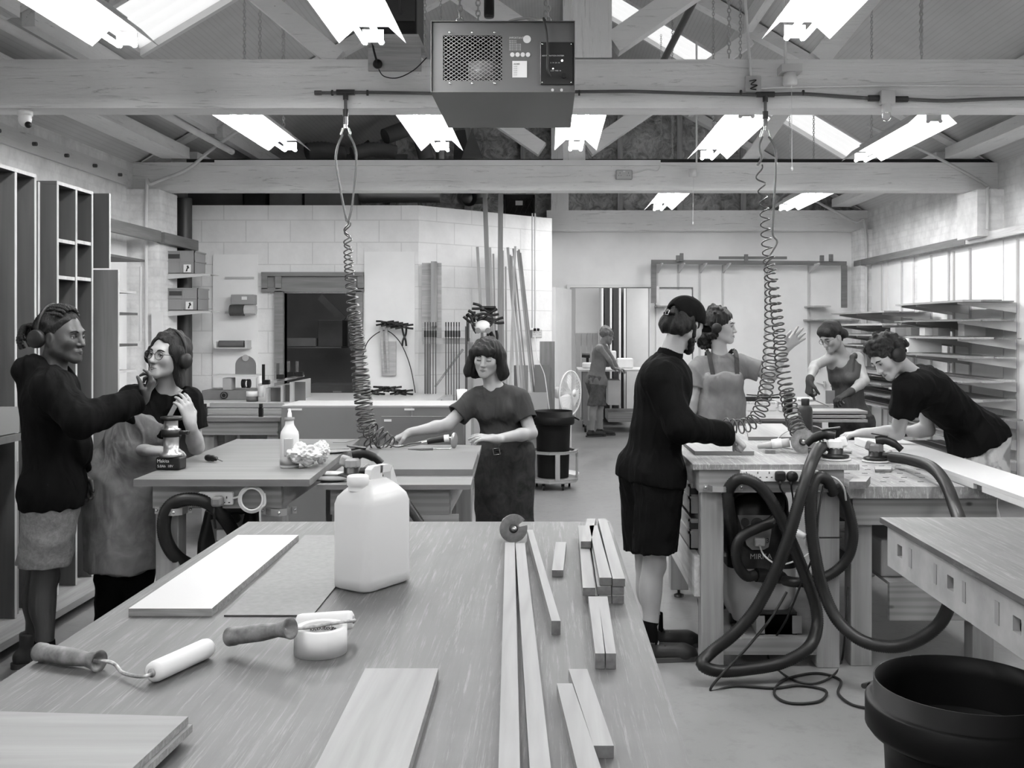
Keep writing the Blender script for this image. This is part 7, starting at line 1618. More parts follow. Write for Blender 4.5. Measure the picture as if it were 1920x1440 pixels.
class Person:
    """joints are world points; fwd is the way the chest faces"""
    def __init__(s, label, J, fwd, hf, hu=(0, 0, 1), sc=1.0, hk=1.0, skin=.45, male=True):
        s.J = J; s.f = V(fwd).normalized(); s.sc = sc; s.male = male
        j = s.J; up = (j['neck'] - j['pel']).normalized(); s.up = up; s.f = (s.f - up * s.f.dot(up)).normalized(); s.r = s.f.cross(up).normalized()
        s.H = Fr(j['head'], hf, hu); s.H.k = hk
        s.root = T('person', label, 'person', (j['pel'].x, j['pel'].y, 0)); s.skin = M('skin_%d' % int(skin * 100), skin, .5, 'skin')
        hw = (.082 if male else .085) * sc; sw = (.175 if male else .15) * sc
        for sd, q in (('R', 1), ('L', -1)):
            if 'hip' + sd not in j: j['hip' + sd] = j['pel'] + s.r * hw * q - V((0, 0, .04))
            if 'sh' + sd not in j: j['sh' + sd] = j['neck'] - up * .055 + s.r * sw * q
        j['wai'] = frac(j['pel'], j['neck'], .36); j['che'] = frac(j['pel'], j['neck'], .72)
    def torso(s, S, inf=0.0, k=.05, lo=None, hi=True, cap=None, hip=1.0):
        j, c, f = s.J, s.sc, s.f; r = s.r; m = s.male; sq = (f, 1.42)
        S.cone(j['pel'] - r * .05 * c, j['pel'] + r * .05 * c, (.118 * hip) * c + inf, (.118 * hip) * c + inf, k, 'u', (f, 1.18), cap)
        S.cone(j['pel'], j['wai'], .13 * c + inf, (.125 if m else .108) * c + inf, k, 'u', sq, cap).cone(j['wai'], j['che'], (.125 if m else .108) * c + inf, (.152 if m else .132) * c + inf, k, 'u', sq, cap)
        if hi:
            w_ = .095 if m else .080; S.cone(frac(j['che'], j['shR'], .55), frac(j['che'], j['shL'], .55), w_ * c + inf, w_ * c + inf, k, 'u', (f, 1.25), cap)
            w_ = .052 if m else .042; S.cone(j['shR'], j['shL'], w_ * c + inf, w_ * c + inf, .04, 'u', None, cap)
            S.cone(j['neck'] - s.up * .05, j['neck'] - s.up * .025, (.085 if m else .068) * c + inf, .052 * c + inf * .6, .03, 'u', None, cap)
        if not m and hi:
            for q in (-1, 1): S.ell(j['che'] + r * .06 * q * c + f * .075 * c - s.up * .03, (.052 + inf, .05 + inf, .052 + inf), (r, f, s.up), .045, 'u', cap)
    def body(s, hands, h=.005, disp=None):
        j, c = s.J, s.sc; S = SDF(h); s.torso(S, -.004)
        S.cone(j['neck'] - s.up * .03, s.H(0, -.02, -.055), .056 * c, .05 * c * s.H.k, .03)
        head_prims(S, s.H, s.male)
        for sd in 'RL':
            S.ell(j['sh' + sd], (.052 * c,) * 3, None, .03)
            S.cone(j['sh' + sd], j['el' + sd], .047 * c, .038 * c, .02).cone(j['el' + sd], frac(j['el' + sd], j['wr' + sd], .3), .037 * c, .039 * c, .02).cone(frac(j['el' + sd], j['wr' + sd], .3), j['wr' + sd], .039 * c, .025 * c, .02)
            S.cone(j['hip' + sd], j['kn' + sd], .082 * c, .052 * c, .03).cone(j['kn' + sd], j['an' + sd], .048 * c, .034 * c, .02)
            ca = frac(j['kn' + sd], j['an' + sd], .3) - s.legf(sd) * .018; S.ell(ca, (.047 * c, .047 * c, .10 * c), None, .03)
            S.ell(j['kn' + sd] + s.legf(sd) * .012, (.045 * c,) * 3, None, .02)
            S.cone(j['an' + sd], V((j['an' + sd].x, j['an' + sd].y, .045)) + s.legf(sd) * .06, .030, .024, .02)
        for sd in 'RL':
            if sd in hands: a = hands[sd]; hand_prims(S, j['wr' + sd], a[0], a[1], 1 if sd == 'R' else -1, **(a[2] if len(a) > 2 else {}))
        s.body_o = np_obj('body', S.mesh(disp), s.skin, s.root); return s.body_o
    def legf(s, sd): return V(s.J.get('toe' + sd, s.f)).normalized() if 'toe' + sd in s.J else V((s.f.x, s.f.y, 0)).normalized()
    def top(s, name, mat, inf=.014, sleeve=.55, hem=.10, fold=.004, seed=1, cuff=.0, h=.006, hemdir=None, neckcut=.05, hip=1.0, loose=.01):
        """shirt; sleeve 0..1 upper arm, up to 2 the wrist"""
        j, c = s.J, s.sc; S = SDF(h); up = s.up; hd = V(hemdir) if hemdir else up; cp = j['pel'] - hd * hem
        cap = [(cp, -hd)]
        s.torso(S, inf, .05, cap=cap, hip=hip)
        if hem > .03:
            for sd in 'RL': S.cone(j['hip' + sd], frac(j['hip' + sd], j['kn' + sd], .3), .092 * c + inf + loose, .09 * c + inf + loose, .05, 'u', None, cap)
        for sd in 'RL':
            a, e, w = j['sh' + sd], j['el' + sd], j['wr' + sd]
            if sleeve <= 0: continue
            t1 = min(sleeve, 1.0); q = frac(a, e, t1); d = (e - a).normalized()
            S.cone(a, q, .056 * c + inf, (.050 + .012 * (sleeve < 1)) * c + inf, .035, 'u', None, [(q, d)] if sleeve < 1 else None)
            if sleeve > 1:
                q2 = frac(e, w, sleeve - 1); d2 = (w - e).normalized()
                S.cone(e, q2, .05 * c + inf, .036 * c + inf * .9, .03, 'u', None, [(q2, d2)])
                if cuff: S.cone(q2 - d2 * .05, q2, .036 * c + inf + cuff, .033 * c + inf + cuff, .008, 'u', None, [(q2, d2)])
            else: S.cone(q - d * .02, q + d * .03, .046 * c + inf * .7, .052 * c + inf * .8, .006, 's')
        S.ell(j['neck'] + up * .03 + s.f * .012, (.062 * c, .062 * c, neckcut), (s.r, s.f, up), .01, 's')
        return S
    def fin(s, name, S, mat, fold=.004, seed=1, f=1.0): return np_obj(name, S.mesh(folds(fold, f, seed) if fold else None), mat, s.root)
    def legs(s, inf=.02, to=.9, k=.04, flare=.015, h=.006, waist=.05, leg2=None):
        """trousers or shorts; to = fraction of the thigh, above 1 goes on down the shin"""
        j, c = s.J, s.sc; S = SDF(h); top = [(j['pel'] + s.up * waist, s.up)]
        S.cone(j['pel'] - s.r * .045 * c, j['pel'] + s.r * .045 * c, .12 * c + inf * .6, .12 * c + inf * .6, k, 'u', (s.f, 1.18), top); S.cone(j['pel'], j['wai'], .135 * c + inf * .5, .128 * c + inf * .5, k, 'u', (s.f, 1.4), top)
        for sd in 'RL':
            a, e, w = j['hip' + sd], j['kn' + sd], j['an' + sd]; q = frac(a, e, min(1, to)); d = (e - a).normalized(); zc = V((0, 0, -1))
            S.cone(a, q, .088 * c + inf, (.062 + .02 * (1 - to if to < 1 else 0)) * c + inf + flare, k, 'u', None, [(q, zc)] if to < 1 else None)
            if to > 1:
                q2 = frac(e, w, to - 1); S.cone(e, q2, .06 * c + inf + flare, .05 * c + inf + flare, k * .7, 'u', None, [(q2, zc)])
        return S
def headphones(P, mat=None, cup=.034, tilt=0.0, band=.118, back=0.0, out=.082):
    H = P.H; m = mat or M('headphone_black', .008, .5); o = None
    hp = T('headphones', '', ''); 
    for k_ in ('label', 'category'): del hp[k_]
    hp.parent = P.root
    pts = [H((out + .006) * math.cos(a), -.01 - back + tilt * math.sin(a) * .06, .0 + band * math.sin(a) * 1.05) for a in [PI * k / 14 for k in range(15)]]
    MB().tube(pts, [.006] * 3 + [.009] * 9 + [.006] * 3, 10).build('headband', m, hp, True)
    for s_ in (-1, 1): MB().lathe(H(s_ * out, -.008 - back, -.012), [(cup * .8, -.004), (cup, .002), (cup, .018), (cup * .85, .026), (.001, .028)], 26, H.r * s_).build('ear_cup', m, hp, True)
    return hp
def glasses(P, g=.021):
    H = P.H; m = M('glasses_frame', .04, .3); b = MB()
    for s_ in (-1, 1):
        b.tube([H(s_ * .033 + g * math.cos(a), .0965, .0 + (g * .88) * math.sin(a)) for a in [2 * PI * k / 20 for k in range(20)]], .0016, 6, closed=True); b.tube([H(s_ * (.033 + g), .094, .006), H(s_ * .076, .06, .008), H(s_ * .078, .0, .004)], .0018, 6)
    b.tube([H(-.011, .0975, .004), H(0, .099, .007), H(.011, .0975, .004)], .0016, 6); b.build('glasses', m, P.root, True)
def hair_o(P, S, mat=None, amp=.005, f=70, seed=0, zs=.3, name='hair'): return np_obj(name, S.mesh(lumps(amp, f, seed, zs)), mat or M('hair_black', .008, .6, 'hair'), P.root)
def jp(Y0, **kw):
    """pixel joints -> world; each value (px, py[, dY])"""
    return {k: W(v[0], v[1], Y0 + (v[2] if len(v) > 2 else 0)) for k, v in kw.items()}
mCBlack = M('cloth_black', .0035, .9, 'cloth'); mCTee = M('cloth_dark_tee', .042, .85, 'cloth'); mCGrey = M('cloth_grey_marl', .20, .9, 'cloth', sc=60, amt=.25); mLeather = M('apron_leather', .17, .7, 'cloth', sc=7, amt=.4)
mDenim = M('denim_black', .03, .85, 'cloth', sc=12, amt=.5); mDun = M('dungaree_cloth', .17, .85, 'cloth', sc=10, amt=.12); mCTee2 = M('cloth_mid_tee', .15, .85, 'cloth'); mVest = M('vest_cloth', .05, .8, 'cloth'); mCam = M('patterned_shorts', .38, .85, 'tiedye')
# ---- 1: man in the black hoodie
Y0 = 4.57
J = jp(Y0, head=(117, 631), neck=(92, 700), pel=(100, 905), elR=(152, 788, -.22), wrR=(268, 748, .0), elL=(120, 830, .26), wrL=(150, 890, .20), knR=(84, 1082, -.04), knL=(74, 1075, .14), anR=(84, 1224, -.06), anL=(62, 1215, .16))
J['shR'] = W(98, 730, Y0 - .17); J['shL'] = W(104, 722, Y0 + .17)
J['toeR'] = (.85, .5, 0); J['toeL'] = (.85, .5, 0)
P = Person('man in a black hoodie and grey shorts gesturing toward the woman in the leather apron', J, (.93, .36, 0), (.97, -.2, -.04), (.0, .0, 1), 1.08, 1.04, .04)
P.body({'R': ((.45, .05, .85), (-.85, -.1, .5), dict(curl=.75, thumb=.8, curls=(.5, .75, .9, 1.0))), 'L': ((.3, 0, -.9), (0, -1, 0), dict(curl=.5))})
face_parts(P.H, P.root, P.skin, .01, (.1, .95, -.05), lips=M('lip_dark', .028, .45))
S = P.top('hoodie', mCBlack, .024, 1.93, .10, hip=1.0); up = P.up
S.ell(J['neck'] - P.f * .075 + V((0, 0, .01)), (.105, .085, .075), (P.r, P.f, V((0, 0, 1))), .04); S.cone(J['neck'] + P.f * .05 - P.r * .04 - up * .02, J['neck'] - P.f * .06 + P.r * .07 + up * .05, .036, .04, .03); S.cone(J['neck'] + P.f * .05 + P.r * .04 - up * .02, J['neck'] - P.f * .06 - P.r * .07 + up * .05, .036, .04, .03)
S.ell(P.H(0, -.0, -.13), (.062, .07, .05), P.H.ax, .01, 's'); S.ell(J['wai'] + P.f * .12 - up * .03, (.13, .05, .09), (P.r, P.f, up), .03)
P.fin('hoodie', S, mCBlack, .006, 3)
mk = M('back_print', .10, .8)
S = SDF(.004)
S = P.legs(.028, .86, flare=.012); P.fin('shorts', S, mCGrey, .005, 5)
for sd in 'RL': shoe(P.root, J['an' + sd], J['toe' + sd], M('boot_brown', .03, .6), .06); 
for sd in 'RL': MB().tube([J['an' + sd] + V((0, 0, .0)), J['an' + sd] + V((0, 0, .055))], [.046, .043], 20).build('sock', mCBlack, P.root, True)
H = P.H; S = SDF(.004); S.ell(H(0, -.024, .045), (.085, .102, .09), H.ax, .01).ell(H(0, .115, -.01), (.13, .095, .11), H.ax, .02, 's').ell(H(0, .03, -.04), (.13, .05, .06), H.ax, .02, 's').ell(H(0, .0, -.12), (.12, .11, .1), H.ax, .02, 's')
hr = hair_o(P, S, amp=.0035, f=110, seed=2, zs=.6)
for i in range(9):     # braided rows over the crown and the tied locks behind
    x = -.06 + .015 * i; z0 = math.sqrt(max(0, 1 - (x / .085) ** 2)); pts = [H(x * .9, .046 - abs(x) * .3, .10 * z0 + .018), H(x, .03, .128 * z0 + .004), H(x, -.03, .135 * z0 + .002), H(x * .8, -.09, .10 * z0), H(x * .4, -.125, .045)]
    pp = resample(smooth_path(pts, 12), .006); MB().tube(pp, [.0075 + .0025 * (k % 2) for k in range(len(pp))], 8).build('braid', M('hair_black', .008, .6, 'hair'), hr, True)
rn = random.Random(3)
for i in range(14):
    a = H(rn.uniform(-.02, .02), -.125, .04 + rn.uniform(-.015, .015)); dx = rn.uniform(-.035, .035); l = rn.uniform(.03, .075); pts = [a, H(dx, -.16 - rn.uniform(0, .02), .04), H(dx * 1.6, -.175 - rn.uniform(0, .015), .02 - l * .5), H(dx * 1.7, -.17, .01 - l)]
    pp = resample(smooth_path(pts, 10), .006); MB().tube(pp, [.006 + .002 * (k % 2) for k in range(len(pp))], 7).build('lock', M('hair_black', .008, .6, 'hair'), hr, True)
headphones(P, None, .042, 0, .132, .045, .088)
# ---- 2: woman in the leather apron
Y0 = 4.96
J = jp(Y0, head=(314, 668, -.06), neck=(318, 733, -.02), pel=(232, 892, .03), elR=(236, 838, -.02), wrR=(288, 846, -.16), elL=(368, 838, .0), wrL=(357, 795, -.14), knR=(212, 1075, .0), knL=(258, 1078, .05), anR=(200, 1212, .02), anL=(262, 1215, .08))
J['shR'] = W(248, 748, Y0 + .02); J['shL'] = W(352, 752, Y0 + .0); J['toeR'] = (.2, -.95, 0); J['toeL'] = (.4, -.9, 0)
P = Person('woman in glasses, headphones and a leather apron holding a router on the left workbench', J, (.15, -.98, 0), (-.36, -.92, .10), (.10, 0, 1), .97, .97, .30, False)
P.body({'R': ((.9, -.25, .04), (.1, .2, -1), dict(curl=.3, thumb=.3)), 'L': ((-.2, -.1, .95), (-.8, .5, 0), dict(curl=.3))})
face_parts(P.H, P.root, P.skin, .06, (-.25, .9, .25))
P.fin('t_shirt', P.top('t', mCBlack, .016, .62, .02), mCBlack, .005, 8)
P.fin('trousers', P.legs(.016, 1.95, flare=.004), mCBlack, .004, 2)
for sd in 'RL': shoe(P.root, J['an' + sd], J['toe' + sd])
# leather apron: the front of an inflated torso and skirt
S = SDF(.006); f = P.f; fr0 = [(J['pel'] - f * .02, -f)]
bibtop = frac(J['pel'], J['neck'], .73)
S.cone(J['pel'], J['wai'], .17, .165, .05, 'u', (f, 1.3), fr0).cone(J['wai'], bibtop, .165, .15, .05, 'u', (f, 1.22), [(bibtop, P.up), (J['wai'] - f * .0, -f)])
for q in (-1, 1): S.ell(J['che'] + P.r * .05 * q + f * .06 - P.up * .03, (.075, .075, .085), (P.r, f, P.up), .05, 'u', [(bibtop, P.up)])
for a, x in ((J['hipR'], J['knR']), (J['hipL'], J['knL'])): S.cone(a, frac(a, x, 1.12), .125, .135, .08, 'u', None, [(V((0, 0, .405)), V((0, 0, -1))), (J['pel'] + V((0, .06, 0)), -f)])
P.fin('apron', S, mLeather, .004, 12, .6)
for q in (-1, 1):
    a = frac(J['wai'], bibtop, .95) + P.r * .085 * q + f * .135; b_ = J['neck'] + P.r * .07 * q + f * .06 + P.up * .0; c_ = J['neck'] + P.r * .07 * q - f * .05
    ps = smooth_path([a, frac(a, b_, .5) + f * .026, b_ + f * .01, (b_ + c_) / 2 + P.up * .035, c_], 8); bb = MB()
    for u, v_ in zip(ps, ps[1:]): bb.bar(u, v_ + (v_ - u) * .1, .022, .004, f)
    bb.build('apron_strap', mLeather, P.root, True)
a = frac(J['wai'], bibtop, .95) + P.r * .085 + f * .158; MB().lathe(a + P.up * .0, [(.013, -.002), (.016, 0), (.013, .002)], 18, f, closed=True).build('strap_ring', mSteel, P.root, True)
H = P.H; S = SDF(.004); S.ell(H(0, -.022, .042), (.086, .102, .09), H.ax, .01).cone(H(-.076, .012, .02), H(-.088, -.02, -.13), .028, .022, .03).cone(H(.076, .012, .02), H(.095, -.02, -.15), .028, .024, .03).cone(H(0, -.08, 0), H(0, -.075, -.12), .055, .035, .04)
S.ell(H(.0, .12, -.04), (.072, .085, .10), H.ax, .012, 's').ell(H(.0, .105, .03), (.066, .075, .052), H.ax, .012, 's'); hair_o(P, S, M('hair_brown', .012, .6, 'hair'), amp=.005, f=120, seed=5, zs=.15)
headphones(P, None, .038, 0, .128, .0, .100); glasses(P, .025)
# the router she holds
t = T('router', 'palm router with a bright metal body standing on the left workbench', 'router', WZ(320, 884, ZT))
rc = WZ(321, 880, ZT) + V((0, 0, .001)); rs = lambda py: (880 - py) / 418.0
MB().box(rc + V((0, 0, .03)), (.115, .075, .058), (0, 0, -.1), .008).build('battery', mBlack, t, True)
wtext('Makita', .021, mPrint, t, rc + V((-.05, -.0405, .036))); wtext('5.0Ah  18V', .016, mPrint, t, rc + V((-.048, -.0415, .014)))
MB().lathe(rc, [(.001, .0595), (.05, .0595), (.05, .075), (.034, .08), (.034, .16), (.04, .165), (.04, .185), (.03, .19), (.03, .225), (.044, .228), (.044, .24), (.001, .24)], 28).build('body', M('router_steel', .5, .3, metal=.8), t, True)
MB().lathe(rc, [(.041, .150), (.043, .150), (.043, .185), (.041, .185)], 28, closed=True).build('grip_ring', mBlack, t, True); MB().lohi(rc + V((.035, -.012, .16)), rc + V((.085, .012, .178)), .004).build('clamp_lever', mBlack, t, True); MB().lathe(rc, [(.046, .226), (.048, .226), (.048, .243), (.001, .245)], 24).build('base_ring', mBlack, t, True)
# ---- 3: woman in the dark t-shirt
Y0 = 6.3
J = jp(Y0, head=(913, 671, -.05), neck=(926, 724), pel=(946, 846, .05), elR=(838, 797, -.10), wrR=(768, 811, -.18), elL=(996, 812, -.06), wrL=(930, 823, -.28), knR=(925, 988, .0), knL=(968, 988, .02), anR=(922, 1080, .06), anL=(975, 1080, .06))
J['shR'] = W(888, 751, Y0); J['shL'] = W(973, 750, Y0); J['toeR'] = (-.2, -.9, 0); J['toeL'] = (.3, -.9, 0)
P = Person('woman in a dark t-shirt reaching across the middle workbench', J, (-.1, -.99, 0), (-.18, -.96, -.14), (.08, 0, 1), 1.0, 1.0, .35, False)
P.body({'R': ((-.85, -.1, -.35), (.1, .1, -1), dict(curl=.35, thumb=.5, curls=(.3, .35, .45, .6))), 'L': ((-.95, -.1, .12), (.1, .35, -1), dict(curl=.2, spread=.14))})
face_parts(P.H, P.root, P.skin, .02, (0, .9, -.3), closed=True)
P.fin('t_shirt', P.top('t', mCTee, .014, .62, -.03, neckcut=.075), mCTee, .006, 21); P.fin('jeans', P.legs(.028, 1.9, flare=.02, waist=.045), mDenim, .005, 4)
MB().tube([J['pel'] + P.up * .035 + P.r * .135 * math.cos(a) + P.f * .108 * math.sin(a) for a in [2 * PI * k / 32 for k in range(32)]], .014, 8, closed=True).build('belt', mBlack, P.root, True)
q = J['pel'] + P.up * .035 + P.f * .122 + P.r * .03; MB().tube([q + P.r * x + P.up * z for x, z in ((-.02, -.02), (.02, -.02), (.02, .02), (-.02, .02))], .003, 6, closed=True).build('buckle', mSteel, P.root, True)
for sd in 'RL': shoe(P.root, J['an' + sd], J['toe' + sd])
H = P.H; S = SDF(.0045); S.ell(H(0, -.02, .04), (.095, .108, .09), H.ax, .01)
for q in (-1, 1): S.cone(H(q * .082, -.005, .02), H(q * .108, .005, -.095), .036, .036, .03).cone(H(q * .06, -.06, .0), H(q * .08, -.06, -.11), .05, .04, .03)
S.cone(H(0, -.08, 0), H(0, -.08, -.10), .06, .045, .04).cone(H(-.045, .078, .058), H(.045, .078, .058), .022, .022, .02).cone(H(-.045, .088, .040), H(.045, .088, .040), .014, .014, .015)
S.ell(H(0, .11, -.055), (.067, .08, .085), H.ax, .012, 's'); hair_o(P, S, amp=.005, f=90, seed=8, zs=.2)
# ---- 4: man in the cap
Y0 = 4.88
J = jp(Y0, head=(1285, 608, .02), neck=(1252, 672), pel=(1221, 880), elR=(1276, 800, -.20), wrR=(1368, 814, -.04), elL=(1245, 800, .34), wrL=(1248, 850, .30), knR=(1226, 1060, -.06), knL=(1212, 1060, .12), anR=(1218, 1205, -.08), anL=(1228, 1188, .12))
J['shR'] = W(1234, 708, Y0 - .14); J['shL'] = W(1262, 700, Y0 + .2); J['toeR'] = (.97, .1, 0); J['toeL'] = (.97, .15, 0)
P = Person('man in a black cap, sweatshirt and shorts leaning at the right workbench', J, (.90, .42, 0), (.70, .58, -.42), (.25, .1, 1), 1.03, .99, .33)
P.body({'R': ((.75, .1, -.6), (.1, .2, -1), dict(curl=1.1, thumb=.8)), 'L': ((.3, 0, -.9), (0, -1, 0), dict(curl=.6))})
face_parts(P.H, P.root, P.skin, .02)
S = P.top('s', mCBlack, .022, 1.97, .05, cuff=.004); P.fin('sweatshirt', S, mCBlack, .006, 31)
S = SDF(.005); S.cone(J['neck'] - P.up * .015, J['neck'] + P.up * .02 + P.f * .01, .068, .064, .01).ell(J['neck'] + P.up * .06 + P.f * .012, (.055, .055, .06), (P.r, P.f, P.up), .006, 's'); P.fin('collar', S, mCBlack, 0)
P.fin('shorts', P.legs(.024, .83, flare=.018), M('shorts_black', .004, .6, 'cloth', sc=14, amt=.4), .005, 6)
for sd in 'RL':
    shoe(P.root, J['an' + sd], J['toe' + sd], None, .0, .28); a = J['an' + sd]; MB().tube([V((a.x, a.y, .07)), V((a.x, a.y, .17)), frac(a, J['kn' + sd], .14) + V((0, 0, .05))], [.042, .040, .042], 20).build('sock', mCBlack, P.root, True)
H = P.H; S = SDF(.0045); S.ell(H(0, -.03, .005), (.086, .092, .07), H.ax, .01).cone(H(-.05, -.07, -.04), H(.05, -.07, -.04), .042, .042, .03).cone(H(-.07, -.01, -.02), H(-.07, .01, -.05), .02, .014, .02).cone(H(.07, -.01, -.02), H(.07, .01, -.05), .02, .014, .02); S.ell(H(0, .1, -.02), (.1, .08, .11), H.ax, .012, 's'); hair_o(P, S, amp=.005, f=80, seed=11, zs=.5)
S = SDF(.004); S.cone(H(-.06, .02, -.075), H(0, .078, -.098), .020, .024, .03).cone(H(.06, .02, -.075), H(0, .078, -.098), .020, .024, .03).ell(H(0, .088, -.052), (.028, .01, .008), H.ax, .01); hair_o(P, S, amp=.002, f=140, seed=12, name='beard')
S = SDF(.004); S.ell(H(0, -.018, .045), (.092, .108, .092), H.ax, .01, 'u', [(H(0, 0, .018), -(H.u * .96 - H.f * .25).normalized())]).ell(H(0, -.11, .012), (.038, .05, .036), H.ax, .008, 's'); cp = P.fin('cap', S, mCBlack, 0)
b = MB(); n = 14; top_ = [H(.088 * math.cos(a), .072 + .075 * math.sin(a), .040 - .012 * math.sin(a) - .008 * abs(math.cos(a))) for a in [PI * k / n for k in range(n + 1)]]; b.add(top_ + [p - H.u * .004 for p in top_], [tuple(range(n + 1)), tuple(range(2 * n + 1, n, -1))] + [(k, k + 1, n + 2 + k, n + 1 + k) for k in range(n)]); b.build('brim', mCBlack, cp, True)
MB().tube([H(-.035, -.124, .0), H(0, -.134, -.004), H(.035, -.124, .0)], .007, 8).build('strap', mCBlack, cp, True); MB().tube([H(x, -.142, z) for x, z in ((-.011, -.013), (.011, -.013), (.011, .010), (-.011, .010))], .0022, 6, closed=True).build('buckle', mSteel, cp, True); MB().ball(H(0, -.018, .138), .007).build('button', mCBlack, cp, True)
# ---- 5: woman in dungarees
Y0 = 6.74
J = jp(Y0, head=(1351, 612, -.02), neck=(1350, 664), pel=(1352, 806), elR=(1298, 752, -.04), wrR=(1292, 800, -.02), elL=(1448, 703, -.06), wrL=(1474, 652, -.10), knR=(1335, 925, .0), knL=(1368, 925, .0), anR=(1333, 1035, .02), anL=(1370, 1035, .02))
J['shR'] = W(1311, 688, Y0); J['shL'] = W(1388, 684, Y0); J['toeR'] = (-.2, -.95, 0); J['toeL'] = (.3, -.95, 0)
P = Person('woman in grey dungarees and headphones waving one arm behind the right workbench', J, (.08, -.99, 0), (.93, -.35, -.03), (0, 0, 1), 1.0, .98, .34, False)
P.body({'R': ((0, 0, -1), (.3, 0, 0), dict(curl=.4)), 'L': ((.7, -.1, .7), (-.1, -1, .1), dict(curl=.15, spread=.16))})
face_parts(P.H, P.root, P.skin, .03, (.0, .95, 0))
P.fin('t_shirt', P.top('t', mCTee2, .014, .62, .02), mCTee2, .006, 41)
S = P.legs(.026, 1.9, flare=.02, waist=.16); bt = frac(J['pel'], J['neck'], .74); f = P.f
S.cone(J['pel'], J['wai'], .16, .155, .05, 'u', (f, 1.2)).cone(J['wai'], bt, .155, .145, .05, 'u', (f, 1.18), [(bt, P.up), (J['wai'] - f * .005, -f)])
for q in (-1, 1): S.ell(J['che'] + P.r * .055 * q + f * .08 - P.up * .035, (.078, .078, .08), (P.r, f, P.up), .05, 'u', [(bt, P.up)])
P.fin('dungarees', S, mDun, .004, 44)
for q in (-1, 1):
    a = bt + P.r * .08 * q + f * .132; ps = smooth_path([a - P.up * .02, J['neck'] + P.r * .092 * q + f * .075 - P.up * .01, J['neck'] + P.r * .088 * q + P.up * .022, J['neck'] + P.r * .07 * q - f * .09 - P.up * .03], 8); bb = MB()
    for u, v_ in zip(ps, ps[1:]): bb.bar(u, v_ + (v_ - u) * .1, .03, .005, f if v_.z > a.z else f)
    bb.build('shoulder_strap', mVest, P.root, True)
for sd in 'RL': shoe(P.root, J['an' + sd], J['toe' + sd])
def curls(P, spots, n, seed, r=(.012, .02), mat=None, name='hair'):
    H = P.H; rn = random.Random(seed); S = SDF(.0045); S.ell(H(0, -.022, .043), (.086, .104, .09), H.ax, .01)
    for (x, y, z, R_) in spots: S.ell(H(x, y, z), (R_ * .85,) * 3, None, .02)
    for i in range(n):
        x, y, z, R_ = spots[i % len(spots)]; v = V((rn.gauss(0, 1), rn.gauss(0, 1), rn.gauss(0, 1))).normalized() * R_; rr_ = rn.uniform(*r); S.ell(H(x + v.x, y + v.y, z + v.z), (rr_,) * 3, None, .006)
    S.ell(H(0, .125, -.02), (.09, .085, .095), H.ax, .01, 's'); return hair_o(P, S, mat, amp=.002, f=150, seed=seed, name=name)
curls(P, [(0, -.02, .055, .085), (0, -.09, .0, .06), (-.03, -.10, -.06, .055), (.03, -.10, -.06, .055), (0, -.10, -.11, .05), (0, -.05, .11, .035), (.055, -.04, -.05, .035), (-.055, -.04, -.05, .035)], 420, 3, (.009, .014), mat=M('hair_dark', .010, .6, 'hair'))
headphones(P, None, .034, 0, .125)
# ---- 6: woman in the vest
Y0 = 8.2
J = jp(Y0, head=(1559, 632, -.1), neck=(1580, 666, -.02), pel=(1597, 788), elR=(1527, 686, -.18), wrR=(1518, 714, -.30), elL=(1621, 714, -.12), wrL=(1592, 737, -.26), knR=(1590, 880, .0), knL=(1612, 880, .05), anR=(1590, 958, .02), anL=(1615, 958, .08))
J['shR'] = W(1557, 672, Y0 - .06); J['shL'] = W(1607, 672, Y0 + .02); J['toeR'] = (-.7, -.7, 0); J['toeL'] = (-.4, -.9, 0)
P = Person('woman in a dark vest, glasses and gloves working at the rear right bench', J, (-.55, -.83, 0), (-.78, -.45, -.48), (-.3, -.1, 1), .98, .98, .24, False)
P.body({'R': ((-.1, -.1, -1), (.6, .2, 0), dict(curl=.9, thumb=.8)), 'L': ((-.8, -.2, -.35), (.1, .1, -1), dict(curl=.55))}, .006)
face_parts(P.H, P.root, P.skin, .02, (0, .9, -.3))
S = SDF(.005); P.torso(S, .007, cap=[(J['pel'] - P.up * .06, -P.up), (J['neck'] - P.up * .055, P.up)], hip=1.0)
for q in (-1, 1): S.ell(frac(J['neck'], J['shR' if q > 0 else 'shL'], 1.08) - P.up * .02, (.058, .12, .075), (P.r, P.f, P.up), .012, 's')
S.ell(J['neck'] - P.up * .02 + P.f * .07, (.055, .08, .075), (P.r, P.f, P.up), .012, 's')
for q in (-1, 1):
    c1, c2, c3, c4 = J['che'] + P.r * .075 * q + P.f * .085 + P.up * .03, J['neck'] + P.r * .088 * q + P.f * .04 - P.up * .018, J['neck'] + P.r * .088 * q - P.f * .03 - P.up * .014, J['che'] + P.r * .07 * q - P.f * .08 + P.up * .03
    for u, v_ in ((c1, c2), (c2, c3), (c3, c4)): S.cone(u, v_, .021, .021, .01)
P.fin('vest', S, mVest, .001, 51)
P.fin('jeans', P.legs(.018, 1.9, flare=.01, waist=.02), mDenim, .004, 52)
for sd in 'RL': shoe(P.root, J['an' + sd], J['toe' + sd])
for sd, d, n_, c_ in (('R', (-.1, -.1, -1), (.6, .2, 0), .9), ('L', (-.8, -.2, -.35), (.1, .1, -1), .55)):
    S = SDF(.0045); S.cone(frac(J['wr' + sd], J['el' + sd], .12), J['wr' + sd], .034, .031, .01); hand_prims(S, J['wr' + sd], d, n_, 1 if sd == 'R' else -1, curl=c_, sc=1.09, thumb=.7); P.fin('glove', S, M('glove_cloth', .035, .8, 'cloth'), 0)
